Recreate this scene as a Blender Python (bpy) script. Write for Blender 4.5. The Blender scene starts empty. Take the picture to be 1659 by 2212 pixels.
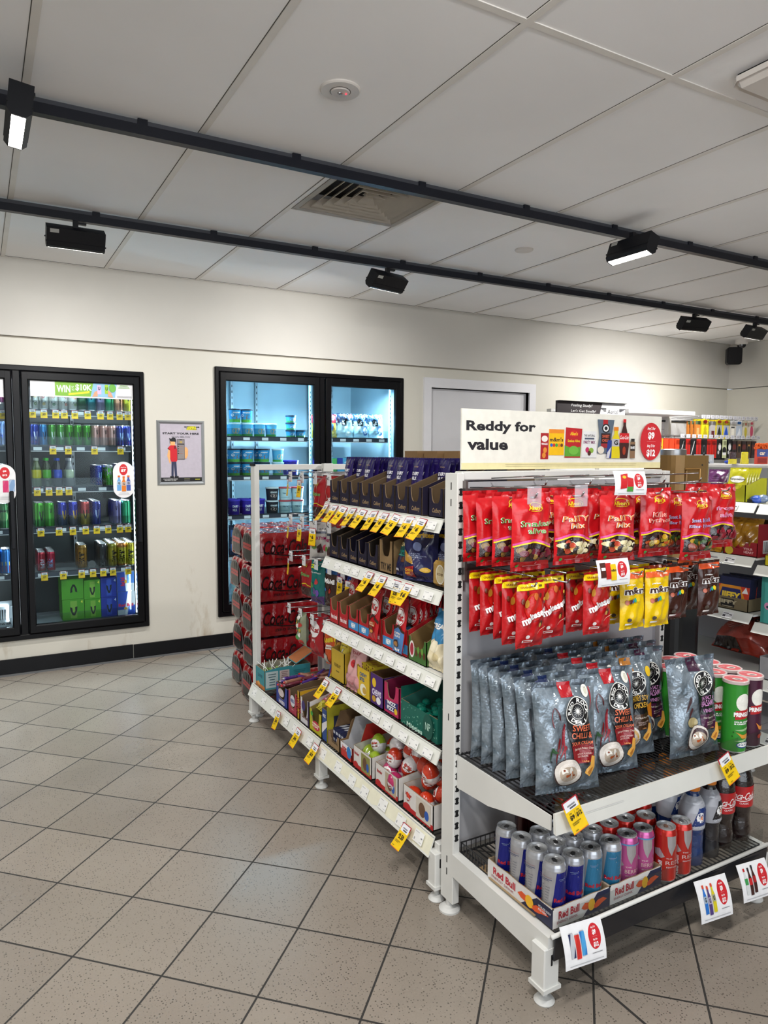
import bpy, math, random
from mathutils import Vector, Matrix
from mathutils.geometry import tessellate_polygon
PI = math.pi
SC = bpy.context.scene
COL = SC.collection

# ---------------- camera ----------------
YAW, PITCH, ROLL, F_PX, CAM_Z = 0.5147, 0.0821, 0.0042, 1552.0, 1.447
_F = Vector((math.sin(YAW)*math.cos(PITCH), math.cos(YAW)*math.cos(PITCH), -math.sin(PITCH)))
_R = Vector((math.cos(YAW), -math.sin(YAW), 0)); _U = _R.cross(_F)
_R2 = _R*math.cos(ROLL)+_U*math.sin(ROLL); _U2 = -_R*math.sin(ROLL)+_U*math.cos(ROLL)
cd = bpy.data.cameras.new('camera'); cam = bpy.data.objects.new('camera', cd); COL.objects.link(cam)
cd.sensor_fit = 'VERTICAL'; cd.sensor_height = 36; cd.lens = F_PX/2212*36; cd.clip_start = .05; cd.clip_end = 60
M = Matrix((_R2, _U2, -_F)).transposed().to_4x4(); M.translation = (0, 0, CAM_Z); cam.matrix_world = M
SC.camera = cam

# ---------------- world, exposure, light levels ----------------
SC.view_settings.view_transform = 'Standard'; SC.view_settings.look = 'None'
SC.view_settings.gamma = 1; SC.view_settings.use_curve_mapping = False
SC.view_settings.exposure = 0.35
w = bpy.data.worlds.new('world'); SC.world = w; w.use_nodes = True
w.node_tree.nodes['Background'].inputs[0].default_value = (.75, .85, 1, 1)
w.node_tree.nodes['Background'].inputs[1].default_value = .5
WALL_W = 11.0; HEAD_W = 9.0      # each ceiling track lamp
FILL_W = 62.0   # added fill light behind the camera, tilted up to brighten the ceiling
def area(name, loc, target, sx, sy, power, col=(1, 1, 1), spread=PI, parent=None):
    l = bpy.data.lights.new(name, 'AREA'); l.shape = 'RECTANGLE'; l.size = sx; l.size_y = sy
    l.energy = power; l.color = col; l.spread = spread
    o = bpy.data.objects.new(name, l); COL.objects.link(o); o.location = loc
    d = Vector(target)-Vector(loc); o.rotation_euler = d.to_track_quat('-Z', 'Y').to_euler()
    return o
area('shopfront_fill', (.6, -2.9, 1.3), (1.2, .6, 2.5), 4.5, 2.0, FILL_W, (.93, .96, 1))  # unseen fill standing in for daylight at the shop front

# ---------------- colours and materials ----------------
_cc = {}
def C(h):
    if isinstance(h, tuple): return h
    if h not in _cc:
        v = [int(h[i:i+2], 16)/255 for i in (0, 2, 4)]
        _cc[h] = tuple((x/12.92 if x <= .04045 else ((x+.055)/1.055)**2.4) for x in v)+(1,)
    return _cc[h]
_mats = {}
def nodes(name):
    m = bpy.data.materials.new(name); m.use_nodes = True
    nt = m.node_tree; b = nt.nodes['Principled BSDF']; return m, nt, b
def bump(nt, b, scale, strength, dist=.01, detail=3, coord='Object'):
    tc = nt.nodes.new('ShaderNodeTexCoord'); n = nt.nodes.new('ShaderNodeTexNoise'); bp = nt.nodes.new('ShaderNodeBump')
    n.inputs['Scale'].default_value = scale; n.inputs['Detail'].default_value = detail
    bp.inputs['Strength'].default_value = strength; bp.inputs['Distance'].default_value = dist
    nt.links.new(tc.outputs[coord], n.inputs['Vector']); nt.links.new(n.outputs['Fac'], bp.inputs['Height'])
    nt.links.new(bp.outputs['Normal'], b.inputs['Normal'])
def mat(name, col, rough=.5, metal=0, var=.04, vscale=8, bs=None, coat=0, alpha=1, emit=None, es=0, spec=.5):
    if name in _mats: return _mats[name]
    m, nt, b = nodes(name); c = C(col)
    n = nt.nodes.new('ShaderNodeTexNoise'); n.inputs['Scale'].default_value = vscale; n.inputs['Detail'].default_value = 4
    tc = nt.nodes.new('ShaderNodeTexCoord'); nt.links.new(tc.outputs['Object'], n.inputs['Vector'])
    r = nt.nodes.new('ShaderNodeValToRGB'); nt.links.new(n.outputs['Fac'], r.inputs[0])
    r.color_ramp.elements[0].position = .3; r.color_ramp.elements[1].position = .7
    r.color_ramp.elements[0].color = tuple(x*(1-var) for x in c[:3])+(1,); r.color_ramp.elements[1].color = tuple(min(1, x*(1+var)) for x in c[:3])+(1,)
    nt.links.new(r.outputs[0], b.inputs['Base Color'])
    b.inputs['Roughness'].default_value = rough; b.inputs['Metallic'].default_value = metal
    b.inputs['Coat Weight'].default_value = coat; b.inputs['Alpha'].default_value = alpha; b.inputs['Specular IOR Level'].default_value = spec
    if bs: bump(nt, b, bs[0], bs[1], bs[2])
    if emit: b.inputs['Emission Color'].default_value = C(emit); b.inputs['Emission Strength'].default_value = es
    _mats[name] = m; return m
def pmat(name, rough, metal=0, bs=None, coat=0, smoky=False, trans=0):
    """printed packaging: takes the print colours stored on the mesh"""
    if name in _mats: return _mats[name]
    m, nt, b = nodes(name); a = nt.nodes.new('ShaderNodeAttribute'); a.attribute_name = 'Col'
    src = a.outputs['Color']
    tc = nt.nodes.new('ShaderNodeTexCoord'); n = nt.nodes.new('ShaderNodeTexNoise')
    n.inputs['Scale'].default_value = 24 if smoky else 40; n.inputs['Detail'].default_value = 6
    nt.links.new(tc.outputs['Object'], n.inputs['Vector'])
    mx = nt.nodes.new('ShaderNodeMix'); mx.data_type = 'RGBA'; mx.blend_type = 'MULTIPLY'
    r = nt.nodes.new('ShaderNodeValToRGB'); nt.links.new(n.outputs['Fac'], r.inputs[0])
    lo = .38 if smoky else .93
    r.color_ramp.elements[0].position = .35; r.color_ramp.elements[1].position = .65
    r.color_ramp.elements[0].color = (lo*.85 if smoky else lo, lo*.95 if smoky else lo, lo, 1); r.color_ramp.elements[1].color = (1, 1, 1, 1)
    mx.inputs[0].default_value = 1
    nt.links.new(src, mx.inputs[6]); nt.links.new(r.outputs[0], mx.inputs[7]); nt.links.new(mx.outputs[2], b.inputs['Base Color'])
    b.inputs['Roughness'].default_value = rough; b.inputs['Metallic'].default_value = metal; b.inputs['Coat Weight'].default_value = coat
    b.inputs['Coat Roughness'].default_value = .15
    if bs: bump(nt, b, *bs)
    _mats[name] = m; return m
def glassy(name, col, fac=.12, rough=.05, tint=.92):
    """thin clear pane or plastic: mostly see-through with a soft mirror sheen"""
    if name in _mats: return _mats[name]
    m = bpy.data.materials.new(name); m.use_nodes = True; nt = m.node_tree; nt.nodes.clear()
    o = nt.nodes.new('ShaderNodeOutputMaterial'); mx = nt.nodes.new('ShaderNodeMixShader'); t = nt.nodes.new('ShaderNodeBsdfTransparent'); g = nt.nodes.new('ShaderNodeBsdfGlossy')
    t.inputs[0].default_value = tuple(x*tint for x in C(col)[:3])+(1,); g.inputs['Roughness'].default_value = rough
    lw = nt.nodes.new('ShaderNodeLayerWeight'); lw.inputs[0].default_value = .35
    mu = nt.nodes.new('ShaderNodeMath'); mu.operation = 'MULTIPLY_ADD'; mu.inputs[1].default_value = fac; mu.inputs[2].default_value = fac*.25
    nt.links.new(lw.outputs['Facing'], mu.inputs[0]); nt.links.new(mu.outputs[0], mx.inputs[0]); nt.links.new(t.outputs[0], mx.inputs[1]); nt.links.new(g.outputs[0], mx.inputs[2]); nt.links.new(mx.outputs[0], o.inputs[0])
    _mats[name] = m; return m
def milky(name, col, a):
    m = bpy.data.materials.new(name); m.use_nodes = True; nt = m.node_tree; nt.nodes.clear()
    o = nt.nodes.new('ShaderNodeOutputMaterial'); mx = nt.nodes.new('ShaderNodeMixShader'); t = nt.nodes.new('ShaderNodeBsdfTransparent'); g = nt.nodes.new('ShaderNodeBsdfDiffuse')
    g.inputs[0].default_value = C(col); mx.inputs[0].default_value = a
    nt.links.new(t.outputs[0], mx.inputs[1]); nt.links.new(g.outputs[0], mx.inputs[2]); nt.links.new(mx.outputs[0], o.inputs[0]); return m
MILK = milky('label_holder_plastic', 'dcdce4', .28)
FILM = pmat('printed_film', .27, 0, (26, .35, .012), .3)
SMOKY = pmat('smoky_foil_film', .22, .35, (22, .8, .02), .35, True)
CARD = pmat('printed_card', .55)
CANM = pmat('printed_can_metal', .26, .6, None, .5)
PLAS = pmat('printed_plastic', .3, 0, None, .2)
GLOS = pmat('shrink_film', .12, 0, (30, .5, .015), .8)
METAL = mat('bright_lid_metal', 'c8c8ca', .22, .95)
CHROME = mat('chrome_wire', '9a9a9c', .2, .95)
WHITEM = mat('white_powder_coat', 'd8d8d4', .42, 0, .05, 5)
GREYP = mat('grey_shelf_panel', 'a8a8ac', .5, 0, .05, 3)
BLACKM = mat('black_powder_coat', '101116', .4, 0, .1, spec=.25)
DARKW = mat('dark_shelf_wire', '3a3a3c', .4, .5)
CLEAR = glassy('clear_acrylic', 'f4f6f6', .09, .08, .95)
PANE = glassy('cooler_glass', 'eef6f8', .03, .02, .98)

# ---------------- mesh builder ----------------
_tx = {}
def glyphs(s, bold, ):
    k = (s, bold)
    if k in _tx: return _tx[k]
    c = bpy.data.curves.new('t', 'FONT'); c.body = s; c.offset = bold; c.resolution_u = 2
    o = bpy.data.objects.new('t', c); me = bpy.data.meshes.new_from_object(o)
    P = [(v.co.x, v.co.y) for v in me.vertices]; T = []
    for p in me.polygons:
        q = list(p.vertices)
        for i in range(1, len(q)-1): T.append((q[0], q[i], q[i+1]))
    bpy.data.objects.remove(o); bpy.data.curves.remove(c); bpy.data.meshes.remove(me)
    if P:
        x0 = min(p[0] for p in P); x1 = max(p[0] for p in P); y0 = min(p[1] for p in P); y1 = max(p[1] for p in P)
        P = [((p[0]-x0)/(x1-x0+1e-9)-.5, (p[1]-y0)/(y1-y0+1e-9)-.5) for p in P]
    _tx[k] = (P, T); return _tx[k]
# flat print elements, pack coordinates: x -1..1 across, y 0..1 up
def R(x0, y0, x1, y1, c): return ('p', [(x0, y0), (x1, y0), (x1, y1), (x0, y1)], c)
def P(pts, c): return ('p', pts, c)
def E(cx, cy, rx, ry, c, n=20, a0=0): return ('p', [(cx+rx*math.cos(a0+2*PI*i/n), cy+ry*math.sin(a0+2*PI*i/n)) for i in range(n)], c)
def T(s, cx, cy, w, h, c, b=.025, sh=0, rot=0): return ('t', s, cx, cy, w, h, c, b, sh, rot)
def horn(x, y, L, a, k, w, c, hw=1.5, n=8):
    """curved tapering shape such as a chilli; hw is pack height over half width"""
    l, r = [], []; px, py = x, y
    for i in range(n+1):
        t = i/n; aa = a+k*t; ww = w*(1-t)**.6*(.55+.45*min(1, t*5))
        l.append((px-math.sin(aa)*ww*hw, py+math.cos(aa)*ww)); r.append((px+math.sin(aa)*ww*hw, py-math.cos(aa)*ww)); px += math.cos(aa)*L/n*hw; py += math.sin(aa)*L/n
    return P(l+r[::-1], c)
def band(x0, x1, f, h, c, n=8):
    xs = [x0+(x1-x0)*i/n for i in range(n+1)]
    return P([(x, f(x)) for x in xs]+[(x, f(x)+h) for x in reversed(xs)], c)
def lines(cx, cy, w, n, dy, c, h=.006):
    rr = random.Random(int(cx*97+cy*991)); o = []
    for i in range(n):
        k = w*(.6+.4*rr.random()); o.append(R(cx-k/2, cy-i*dy, cx+k/2, cy-i*dy+h, c))
    return o
class MB:
    def __init__(s): s.v = []; s.f = []; s.c = []; s.m = []; s.s = []
    def add(s, vs, fs, c='ffffff', mi=0, sm=False):
        n = len(s.v); s.v += [tuple(x) for x in vs]; c = C(c)
        for f in fs: s.f.append(tuple(n+i for i in f)); s.c.append(c); s.m.append(mi); s.s.append(sm)
        return s
    def box(s, x0, y0, z0, x1, y1, z1, c='ffffff', mi=0):
        v = [(x, y, z) for z in (z0, z1) for x, y in ((x0, y0), (x1, y0), (x1, y1), (x0, y1))]
        return s.add(v, [(3, 2, 1, 0), (4, 5, 6, 7), (0, 1, 5, 4), (1, 2, 6, 5), (2, 3, 7, 6), (3, 0, 4, 7)], c, mi)
    def bev(s, x0, y0, z0, x1, y1, z1, r, c='ffffff', mi=0):
        """box with its four vertical and top and bottom edges cut"""
        def ring(k, z): return [(x0+k, y0, z), (x1-k, y0, z), (x1, y0+k, z), (x1, y1-k, z), (x1-k, y1, z), (x0+k, y1, z), (x0, y1-k, z), (x0, y0+k, z)]
        def sh(q, d): return [(min(max(a, x0+d), x1-d), min(max(b, y0+d), y1-d), e) for a, b, e in q]
        rs = [sh(ring(r, z0), r), ring(r, z0+r), ring(r, z1-r), sh(ring(r, z1), r)]
        v = sum(rs, []); f = []
        for k in range(3):
            for i in range(8): j = (i+1) % 8; f.append((k*8+i, k*8+j, k*8+8+j, k*8+8+i))
        f.append(tuple(range(7, -1, -1))); f.append(tuple(range(24, 32)))
        return s.add(v, f, c, mi)
    def prism(s, pts, vec, ca, cb=None, cs=None, mi=0):
        n = len(pts); pts = [Vector(p) for p in pts]; vec = Vector(vec)
        t = [tuple(x) for x in tessellate_polygon([pts])]
        s.add(pts, [x[::-1] for x in t], ca, mi); s.add([p+vec for p in pts], t, cb or ca, mi)
        s.add(pts+[p+vec for p in pts], [(i, (i+1) % n, n+(i+1) % n, n+i) for i in range(n)], cs or ca, mi); return s
    def lathe(s, prof, n=20, cx=0, cy=0, mi=0, caps=True):
        """prof: (r, z, colour of the band that starts here)"""
        for k in range(len(prof)-1):
            r0, z0, c = prof[k][:3]; r1, z1 = prof[k+1][:2]
            a = [(cx+r*math.cos(2*PI*i/n), cy+r*math.sin(2*PI*i/n), z) for r, z in ((r0, z0), (r1, z1)) for i in range(n)]
            s.add(a, [(i, (i+1) % n, n+(i+1) % n, n+i) for i in range(n)], c, mi, abs(z1-z0) > 1e-5)
        if caps:
            for (r, z, c, fl) in ((prof[0][0], prof[0][1], prof[0][2], -1), (prof[-1][0], prof[-1][1], prof[-2][2], 1)):
                if r > 1e-5: s.add([(cx+r*math.cos(2*PI*i/n), cy+r*math.sin(2*PI*i/n), z) for i in range(n)], [tuple(range(n))[::fl]], c, mi)
        return s
    def tube(s, pts, r, n=6, c='ffffff', mi=0):
        pts = [Vector(p) for p in pts]; rings = []
        for i, p in enumerate(pts):
            d = (pts[min(i+1, len(pts)-1)]-pts[max(i-1, 0)]).normalized()
            u = d.cross(Vector((0, 0, 1)) if abs(d.z) < .9 else Vector((1, 0, 0))).normalized(); w_ = d.cross(u)
            rings += [p+u*r*math.cos(2*PI*k/n)+w_*r*math.sin(2*PI*k/n) for k in range(n)]
        fs = [(j*n+i, j*n+(i+1) % n, (j+1)*n+(i+1) % n, (j+1)*n+i) for j in range(len(pts)-1) for i in range(n)]
        fs += [tuple(range(n))[::-1], tuple((len(pts)-1)*n+i for i in range(n))]
        return s.add(rings, fs, c, mi, n > 6)
    def ell(s, cx, cy, cz, rx, ry, rz, c, n=12, m=8, mi=0, c2=None):
        for k in range(m):
            a0 = -PI/2+PI*k/m; a1 = -PI/2+PI*(k+1)/m
            q = [(cx+rx*math.cos(a)*math.cos(2*PI*i/n), cy+ry*math.cos(a)*math.sin(2*PI*i/n), cz+rz*math.sin(a)) for a in (a0, a1) for i in range(n)]
            s.add(q, [(i, (i+1) % n, n+(i+1) % n, n+i) for i in range(n)], (c2 if c2 and k < m//2 else c), mi, True)
        return s
    def art(s, S, els, base=.0004, step=.00022, g=.13, mi=0):
        hw, HH = getattr(S, 'hw', .05), getattr(S, 'H', .1)
        for li, e in enumerate(els):
            if e[0] == 'p':
                pts = e[1]; tri = [tuple(t) for t in tessellate_polygon([[Vector((p[0], p[1], 0)) for p in pts]])]; c = e[2]
            else:
                _, st, cx, cy, w_, h_, c, b, sh, rot = e; q, tri = glyphs(st, b); ca, sa = math.cos(rot), math.sin(rot)
                pts = []
                for x, y in q:
                    Y = y*h_*HH; X = x*(w_ if w_ > 0 else -w_*hw)+sh*Y
                    X, Y = X*ca-Y*sa, X*sa+Y*ca; pts.append((cx+X/hw, cy+Y/HH))
            o = base+li*step; vs = []; fs = []
            st_ = [tuple(pts[i] for i in t) for t in tri]
            while st_:
                a, b_, c_ = st_.pop()
                L = [((p[0]-q[0])*.5)**2+(p[1]-q[1])**2 for p, q in ((a, b_), (b_, c_), (c_, a))]
                k = L.index(max(L))
                if L[k] > g*g:
                    t = (a, b_, c_); p, q, r_ = t[k], t[(k+1) % 3], t[(k+2) % 3]; m_ = ((p[0]+q[0])/2, (p[1]+q[1])/2)
                    st_ += [(p, m_, r_), (m_, q, r_)]
                else:
                    # keep print facing outward
                    if (b_[0]-a[0])*(c_[1]-a[1])-(b_[1]-a[1])*(c_[0]-a[0]) < 0: b_, c_ = c_, b_
                    n = len(vs); vs += [S(a[0], a[1], o), S(b_[0], b_[1], o), S(c_[0], c_[1], o)]; fs.append((n, n+1, n+2))
            s.add(vs, fs, c, mi)
        return s
    def build(s, name, mats, parent=None, loc=None):
        me = bpy.data.meshes.new(name); me.from_pydata(s.v, [], s.f)
        for m in (mats if isinstance(mats, (list, tuple)) else [mats]): me.materials.append(m)
        me.polygons.foreach_set('material_index', s.m); me.polygons.foreach_set('use_smooth', s.s)
        a = me.color_attributes.new('Col', 'FLOAT_COLOR', 'CORNER'); buf = []
        for f, c in zip(s.f, s.c): buf += list(c)*len(f)
        a.data.foreach_set('color', buf); me.update()
        o = bpy.data.objects.new(name, me); COL.objects.link(o)
        if parent: o.parent = parent
        if loc: o.location = loc
        return o
def sf(f, W, H): f.hw = W/2; f.H = H; return f      # surface function with its real size in metres
def flat(W, H, y=0): return sf(lambda a, b, o: (a*W/2, y-o, b*H), W, H)
def empty(name, loc=(0, 0, 0), rz=0):
    o = bpy.data.objects.new(name, None); COL.objects.link(o); o.location = loc; o.rotation_euler = (0, 0, rz); o.empty_display_size = .05; return o
_labels = {}
def tag(o, label, cat, group=None):
    o['label'] = label; o['category'] = cat
    if group: o['group'] = group
    _labels.setdefault(label, []).append(o.name)
    return o
def struct(o): o['kind'] = 'structure'; return o
_used = set()
def dup(o, parent=None):
    c = o.copy(); COL.objects.link(c); c.parent = parent
    for ch in o.children: dup(ch, c)
    return c
def put(proto, loc, label, cat, group=None, rz=0, rx=0, ry=0, sc=None):
    """the first use places the prototype itself, later ones a copy with copies of its parts"""
    if proto.name in _used: o = dup(proto)
    else: _used.add(proto.name); o = proto
    o.location = loc; o.rotation_euler = (rx, ry, rz)
    if sc: o.scale = sc
    return tag(o, label, cat, group)
ORD = ['first', 'second', 'third', 'fourth', 'fifth', 'sixth', 'seventh', 'eighth', 'ninth', 'tenth', 'eleventh', 'twelfth', 'thirteenth', 'fourteenth', 'fifteenth', 'sixteenth', 'seventeenth', 'eighteenth']
# ================= ROOM =================
CEIL, WY, XR, XL, YF = 2.651, 5.148, 7.29, -3.0, -3.2
def wall_mat():
    m, nt, b = nodes('painted_wall'); tc = nt.nodes.new('ShaderNodeTexCoord'); g = nt.nodes.new('ShaderNodeNewGeometry')
    sep = nt.nodes.new('ShaderNodeSeparateXYZ'); nt.links.new(g.outputs['Position'], sep.inputs[0])
    n = nt.nodes.new('ShaderNodeTexNoise'); n.inputs['Scale'].default_value = 3.2; n.inputs['Detail'].default_value = 8; n.inputs['Roughness'].default_value = .65
    mp = nt.nodes.new('ShaderNodeMapping'); mp.inputs['Scale'].default_value = (1.6, 1, .55)
    nt.links.new(g.outputs['Position'], mp.inputs[0]); nt.links.new(mp.outputs[0], n.inputs['Vector'])
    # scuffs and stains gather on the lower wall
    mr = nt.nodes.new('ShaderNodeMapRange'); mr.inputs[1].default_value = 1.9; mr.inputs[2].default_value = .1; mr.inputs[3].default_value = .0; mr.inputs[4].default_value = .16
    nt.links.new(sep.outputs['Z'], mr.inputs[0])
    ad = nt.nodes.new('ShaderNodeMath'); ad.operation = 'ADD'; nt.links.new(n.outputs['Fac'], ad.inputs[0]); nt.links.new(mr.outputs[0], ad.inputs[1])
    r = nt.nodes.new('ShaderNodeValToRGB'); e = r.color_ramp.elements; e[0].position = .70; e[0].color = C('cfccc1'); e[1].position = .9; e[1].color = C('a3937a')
    nt.links.new(ad.outputs[0], r.inputs[0]); nt.links.new(r.outputs[0], b.inputs['Base Color']); b.inputs['Roughness'].default_value = .55
    bump(nt, b, 30, .05, .01); return m
WALL = wall_mat()
UPW = mat('upper_wall_paint', 'cbc8c1', .6, 0, .03, 2)
CEILM = mat('ceiling_panel', 'f0efef', .75, 0, .03, 1.5)
def floor_mat():
    m, nt, b = nodes('speckled_floor_tile'); g = nt.nodes.new('ShaderNodeNewGeometry'); L = nt.links.new
    def math_(op, a, b_=None, c=None):
        n = nt.nodes.new('ShaderNodeMath'); n.operation = op
        for i, x in enumerate((a, b_, c)):
            if x is None: continue
            if isinstance(x, (int, float)): n.inputs[i].default_value = x
            else: L(x, n.inputs[i])
        return n.outputs[0]
    sep = nt.nodes.new('ShaderNodeSeparateXYZ'); L(g.outputs['Position'], sep.inputs[0]); X, Y = sep.outputs['X'], sep.outputs['Y']
    s, an, ox, oy = .2887, .7922, .7283, .7405; ca, sa = math.cos(an), math.sin(an)
    U = math_('SUBTRACT', math_('DIVIDE', math_('ADD', math_('MULTIPLY', X, ca), math_('MULTIPLY', Y, sa)), s), ox)
    V = math_('SUBTRACT', math_('DIVIDE', math_('ADD', math_('MULTIPLY', X, -sa), math_('MULTIPLY', Y, ca)), s), oy)
    def edge(q): return math_('ABSOLUTE', math_('SUBTRACT', math_('FRACT', math_('ADD', q, .5)), .5))
    d = math_('MINIMUM', edge(U), edge(V)); grout = math_('LESS_THAN', d, .0105)
    joint = math_('LESS_THAN', math_('ABSOLUTE', math_('SUBTRACT', X, 1.429)), .004)
    grout = math_('MAXIMUM', grout, joint)
    ids = nt.nodes.new('ShaderNodeCombineXYZ'); L(math_('FLOOR', math_('ADD', U, 0)), ids.inputs[0]); L(math_('FLOOR', V), ids.inputs[1])
    wn = nt.nodes.new('ShaderNodeTexWhiteNoise'); wn.noise_dimensions = '2D'; L(ids.outputs[0], wn.inputs['Vector'])
    vo = nt.nodes.new('ShaderNodeTexVoronoi'); vo.voronoi_dimensions = '2D'; vo.inputs['Scale'].default_value = 120; L(g.outputs['Position'], vo.inputs['Vector'])
    vc = nt.nodes.new('ShaderNodeSeparateColor'); L(vo.outputs['Color'], vc.inputs[0])
    spot = math_('MULTIPLY', math_('LESS_THAN', vo.outputs['Distance'], math_('MULTIPLY', vc.outputs[1], .30)), math_('GREATER_THAN', vc.outputs[0], .45))
    no = nt.nodes.new('ShaderNodeTexNoise'); no.inputs['Scale'].default_value = 2.2; no.inputs['Detail'].default_value = 5; L(g.outputs['Position'], no.inputs['Vector'])
    nf = nt.nodes.new('ShaderNodeTexNoise'); nf.inputs['Scale'].default_value = 160; nf.inputs['Detail'].default_value = 2; L(g.outputs['Position'], nf.inputs['Vector'])
    base = nt.nodes.new('ShaderNodeMix'); base.data_type = 'RGBA'; L(math_('ADD', math_('MULTIPLY', no.outputs['Fac'], .6), math_('ADD', math_('MULTIPLY', wn.outputs['Value'], .25), math_('MULTIPLY', nf.outputs['Fac'], .25))), base.inputs[0])
    base.inputs[6].default_value = C('7c7369'); base.inputs[7].default_value = C('a0968a')
    m1 = nt.nodes.new('ShaderNodeMix'); m1.data_type = 'RGBA'; L(math_('MULTIPLY', spot, .7), m1.inputs[0]); L(base.outputs[2], m1.inputs[6]); m1.inputs[7].default_value = C('443f39')
    m2 = nt.nodes.new('ShaderNodeMix'); m2.data_type = 'RGBA'; L(grout, m2.inputs[0]); L(m1.outputs[2], m2.inputs[6]); m2.inputs[7].default_value = C('302e2c')
    L(m2.outputs[2], b.inputs['Base Color'])
    L(math_('ADD', math_('MULTIPLY', grout, .35), math_('ADD', .2, math_('MULTIPLY', no.outputs['Fac'], .2))), b.inputs['Roughness'])
    bp = nt.nodes.new('ShaderNodeBump'); bp.inputs['Strength'].default_value = .5; bp.inputs['Distance'].default_value = .003; L(math_('SUBTRACT', math_('SUBTRACT', 1, grout), math_('MULTIPLY', spot, .12)), bp.inputs['Height']); L(bp.outputs[0], b.inputs['Normal'])
    return m
struct(MB().box(XL, YF, -.1, XR+.1, 7.2, 0).build('floor', floor_mat()))
struct(MB().box(XL, YF, CEIL, 1.402, WY+.1, CEIL+.1).box(1.972, YF, CEIL, XR+.1, WY+.1, CEIL+.1).box(1.402, YF, CEIL, 1.972, 2.845, CEIL+.1).box(1.402, 3.405, CEIL, 1.972, WY+.1, CEIL+.1).build('ceiling', CEILM))
# back wall pieces around the cooler openings and the door
F1 = (-1.9, 1.013, .228, 1.99); F2 = (1.506, 3.084, .234, 2.06); DR = (3.358, 4.43, 0, 2.0)
q = MB(); xs = [XL, F1[0], F1[1], F2[0], F2[1], DR[0], DR[1], XR]
for a, b in ((0, 1), (2, 3), (4, 5), (6, 7)): q.box(xs[a], WY, 0, xs[b], WY+.1, 2.16)
for f in (F1, F2): q.box(f[0], WY, 0, f[1], WY+.1, f[2]); q.box(f[0], WY, f[3], f[1], WY+.1, 2.16)
q.box(DR[0], WY, DR[3], DR[1], WY+.1, 2.16)
struct(q.build('wall_back', WALL))
struct(MB().box(XL, WY-.012, 2.172, XR, WY+.1, CEIL).box(XL, WY+.004, 2.16, XR, WY+.1, 2.172, mi=1).build('trim_1', [UPW, mat('shadow_gap', '8d877a', .7)]))
struct(MB().box(XR, YF, 0, XR+.1, WY+.1, 2.16).build('wall_right', WALL))
struct(MB().box(XR-.004, YF, 2.168, XR+.1, WY-.012, CEIL).build('trim_2', UPW))
struct(MB().box(XL-.1, YF, 0, XL, WY+.1, CEIL).build('wall_left', WALL))
# shop front behind the camera: sill, head and mullions with open glass bays between them
q = MB().box(XL, YF-.1, 0, XR, YF, .3).box(XL, YF-.1, 2.5, XR, YF, CEIL)
for x in (XL, -1.9, 3.1, 5.2, XR-.1): q.box(x, YF-.1, .3, x+.1, YF, 2.5)
q.box(3.1, YF-.1, .3, XR, YF, 2.5)
struct(q.build('wall_front', UPW))
struct(MB().box(-1.8, YF-.06, .3, 3.1, YF-.05, 2.5).build('window_1', PANE))
# ceiling grid
q = MB()
BAR = mat('ceiling_grid_bar', 'dedad4', .5)
for i in range(-5, 12):
    x = .178+.6*i; q.box(x-.004, YF, CEIL-.0035, x+.02, WY-.012, CEIL+.004); q.box(x-.0065, YF, CEIL-.0012, x-.004, WY-.012, CEIL+.002, mi=1)
for y in (3.985, 2.815, 1.635, .45, -.73, -1.9): q.box(XL, y, CEIL-.0032, XR, y+.024, CEIL+.004); q.box(XL, y+.024, CEIL-.001, XR, y+.027, CEIL+.002, mi=1)
q.box(XL, WY-.03, CEIL-.004, XR, WY-.013, CEIL); q.box(XL, WY-.034, CEIL-.0015, XR, WY-.03, CEIL, mi=1)
q.box(XR-.03, YF, CEIL-.004, XR-.005, WY-.013, CEIL)
struct(q.build('trim_3', [BAR, mat('grid_shadow_gap', '55524e', .8)]))
# black baseboard
q = MB().box(XL, WY-.012, .012, .9, WY, .108).box(.905, WY-.014, .012, 3.28, WY, .106).box(4.5, WY-.012, .012, XR, WY, .108).box(XL, WY-.02, 0, 3.28, WY, .012, mi=1)
struct(q.build('baseboard_back', [mat('black_vinyl_skirting', '0c0d11', .4, 0, .2, spec=.25), mat('grey_skirting_foot', '66686a', .5)]))
struct(MB().box(XR-.012, YF, 0, XR, WY-.02, .1).build('baseboard_right', BLACKM))
# door
q = MB().box(DR[0]+.004, WY+.03, .01, DR[1]-.004, WY+.07, DR[3]-.006)
door = struct(q.build('door_1', mat('door_white', 'd2d2d6', .45, 0, .02)))
MB().bev(4.33, WY-.02, .98, 4.35, WY+.03, 1.0, .004).bev(4.23, WY-.03, .98, 4.35, WY-.016, 1.0, .004).build('door_handle', CHROME, door)
DT = mat('architrave_white', 'dcdce0', .4, 0, .02)
MB().box(3.285, WY-.018, 0, 3.358, WY+.1, 2.08).box(4.43, WY-.018, 0, 4.503, WY+.1, 2.08).box(3.358, WY-.018, 2.0, 4.43, WY+.1, 2.08).build('door_frame', DT, door)

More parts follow.
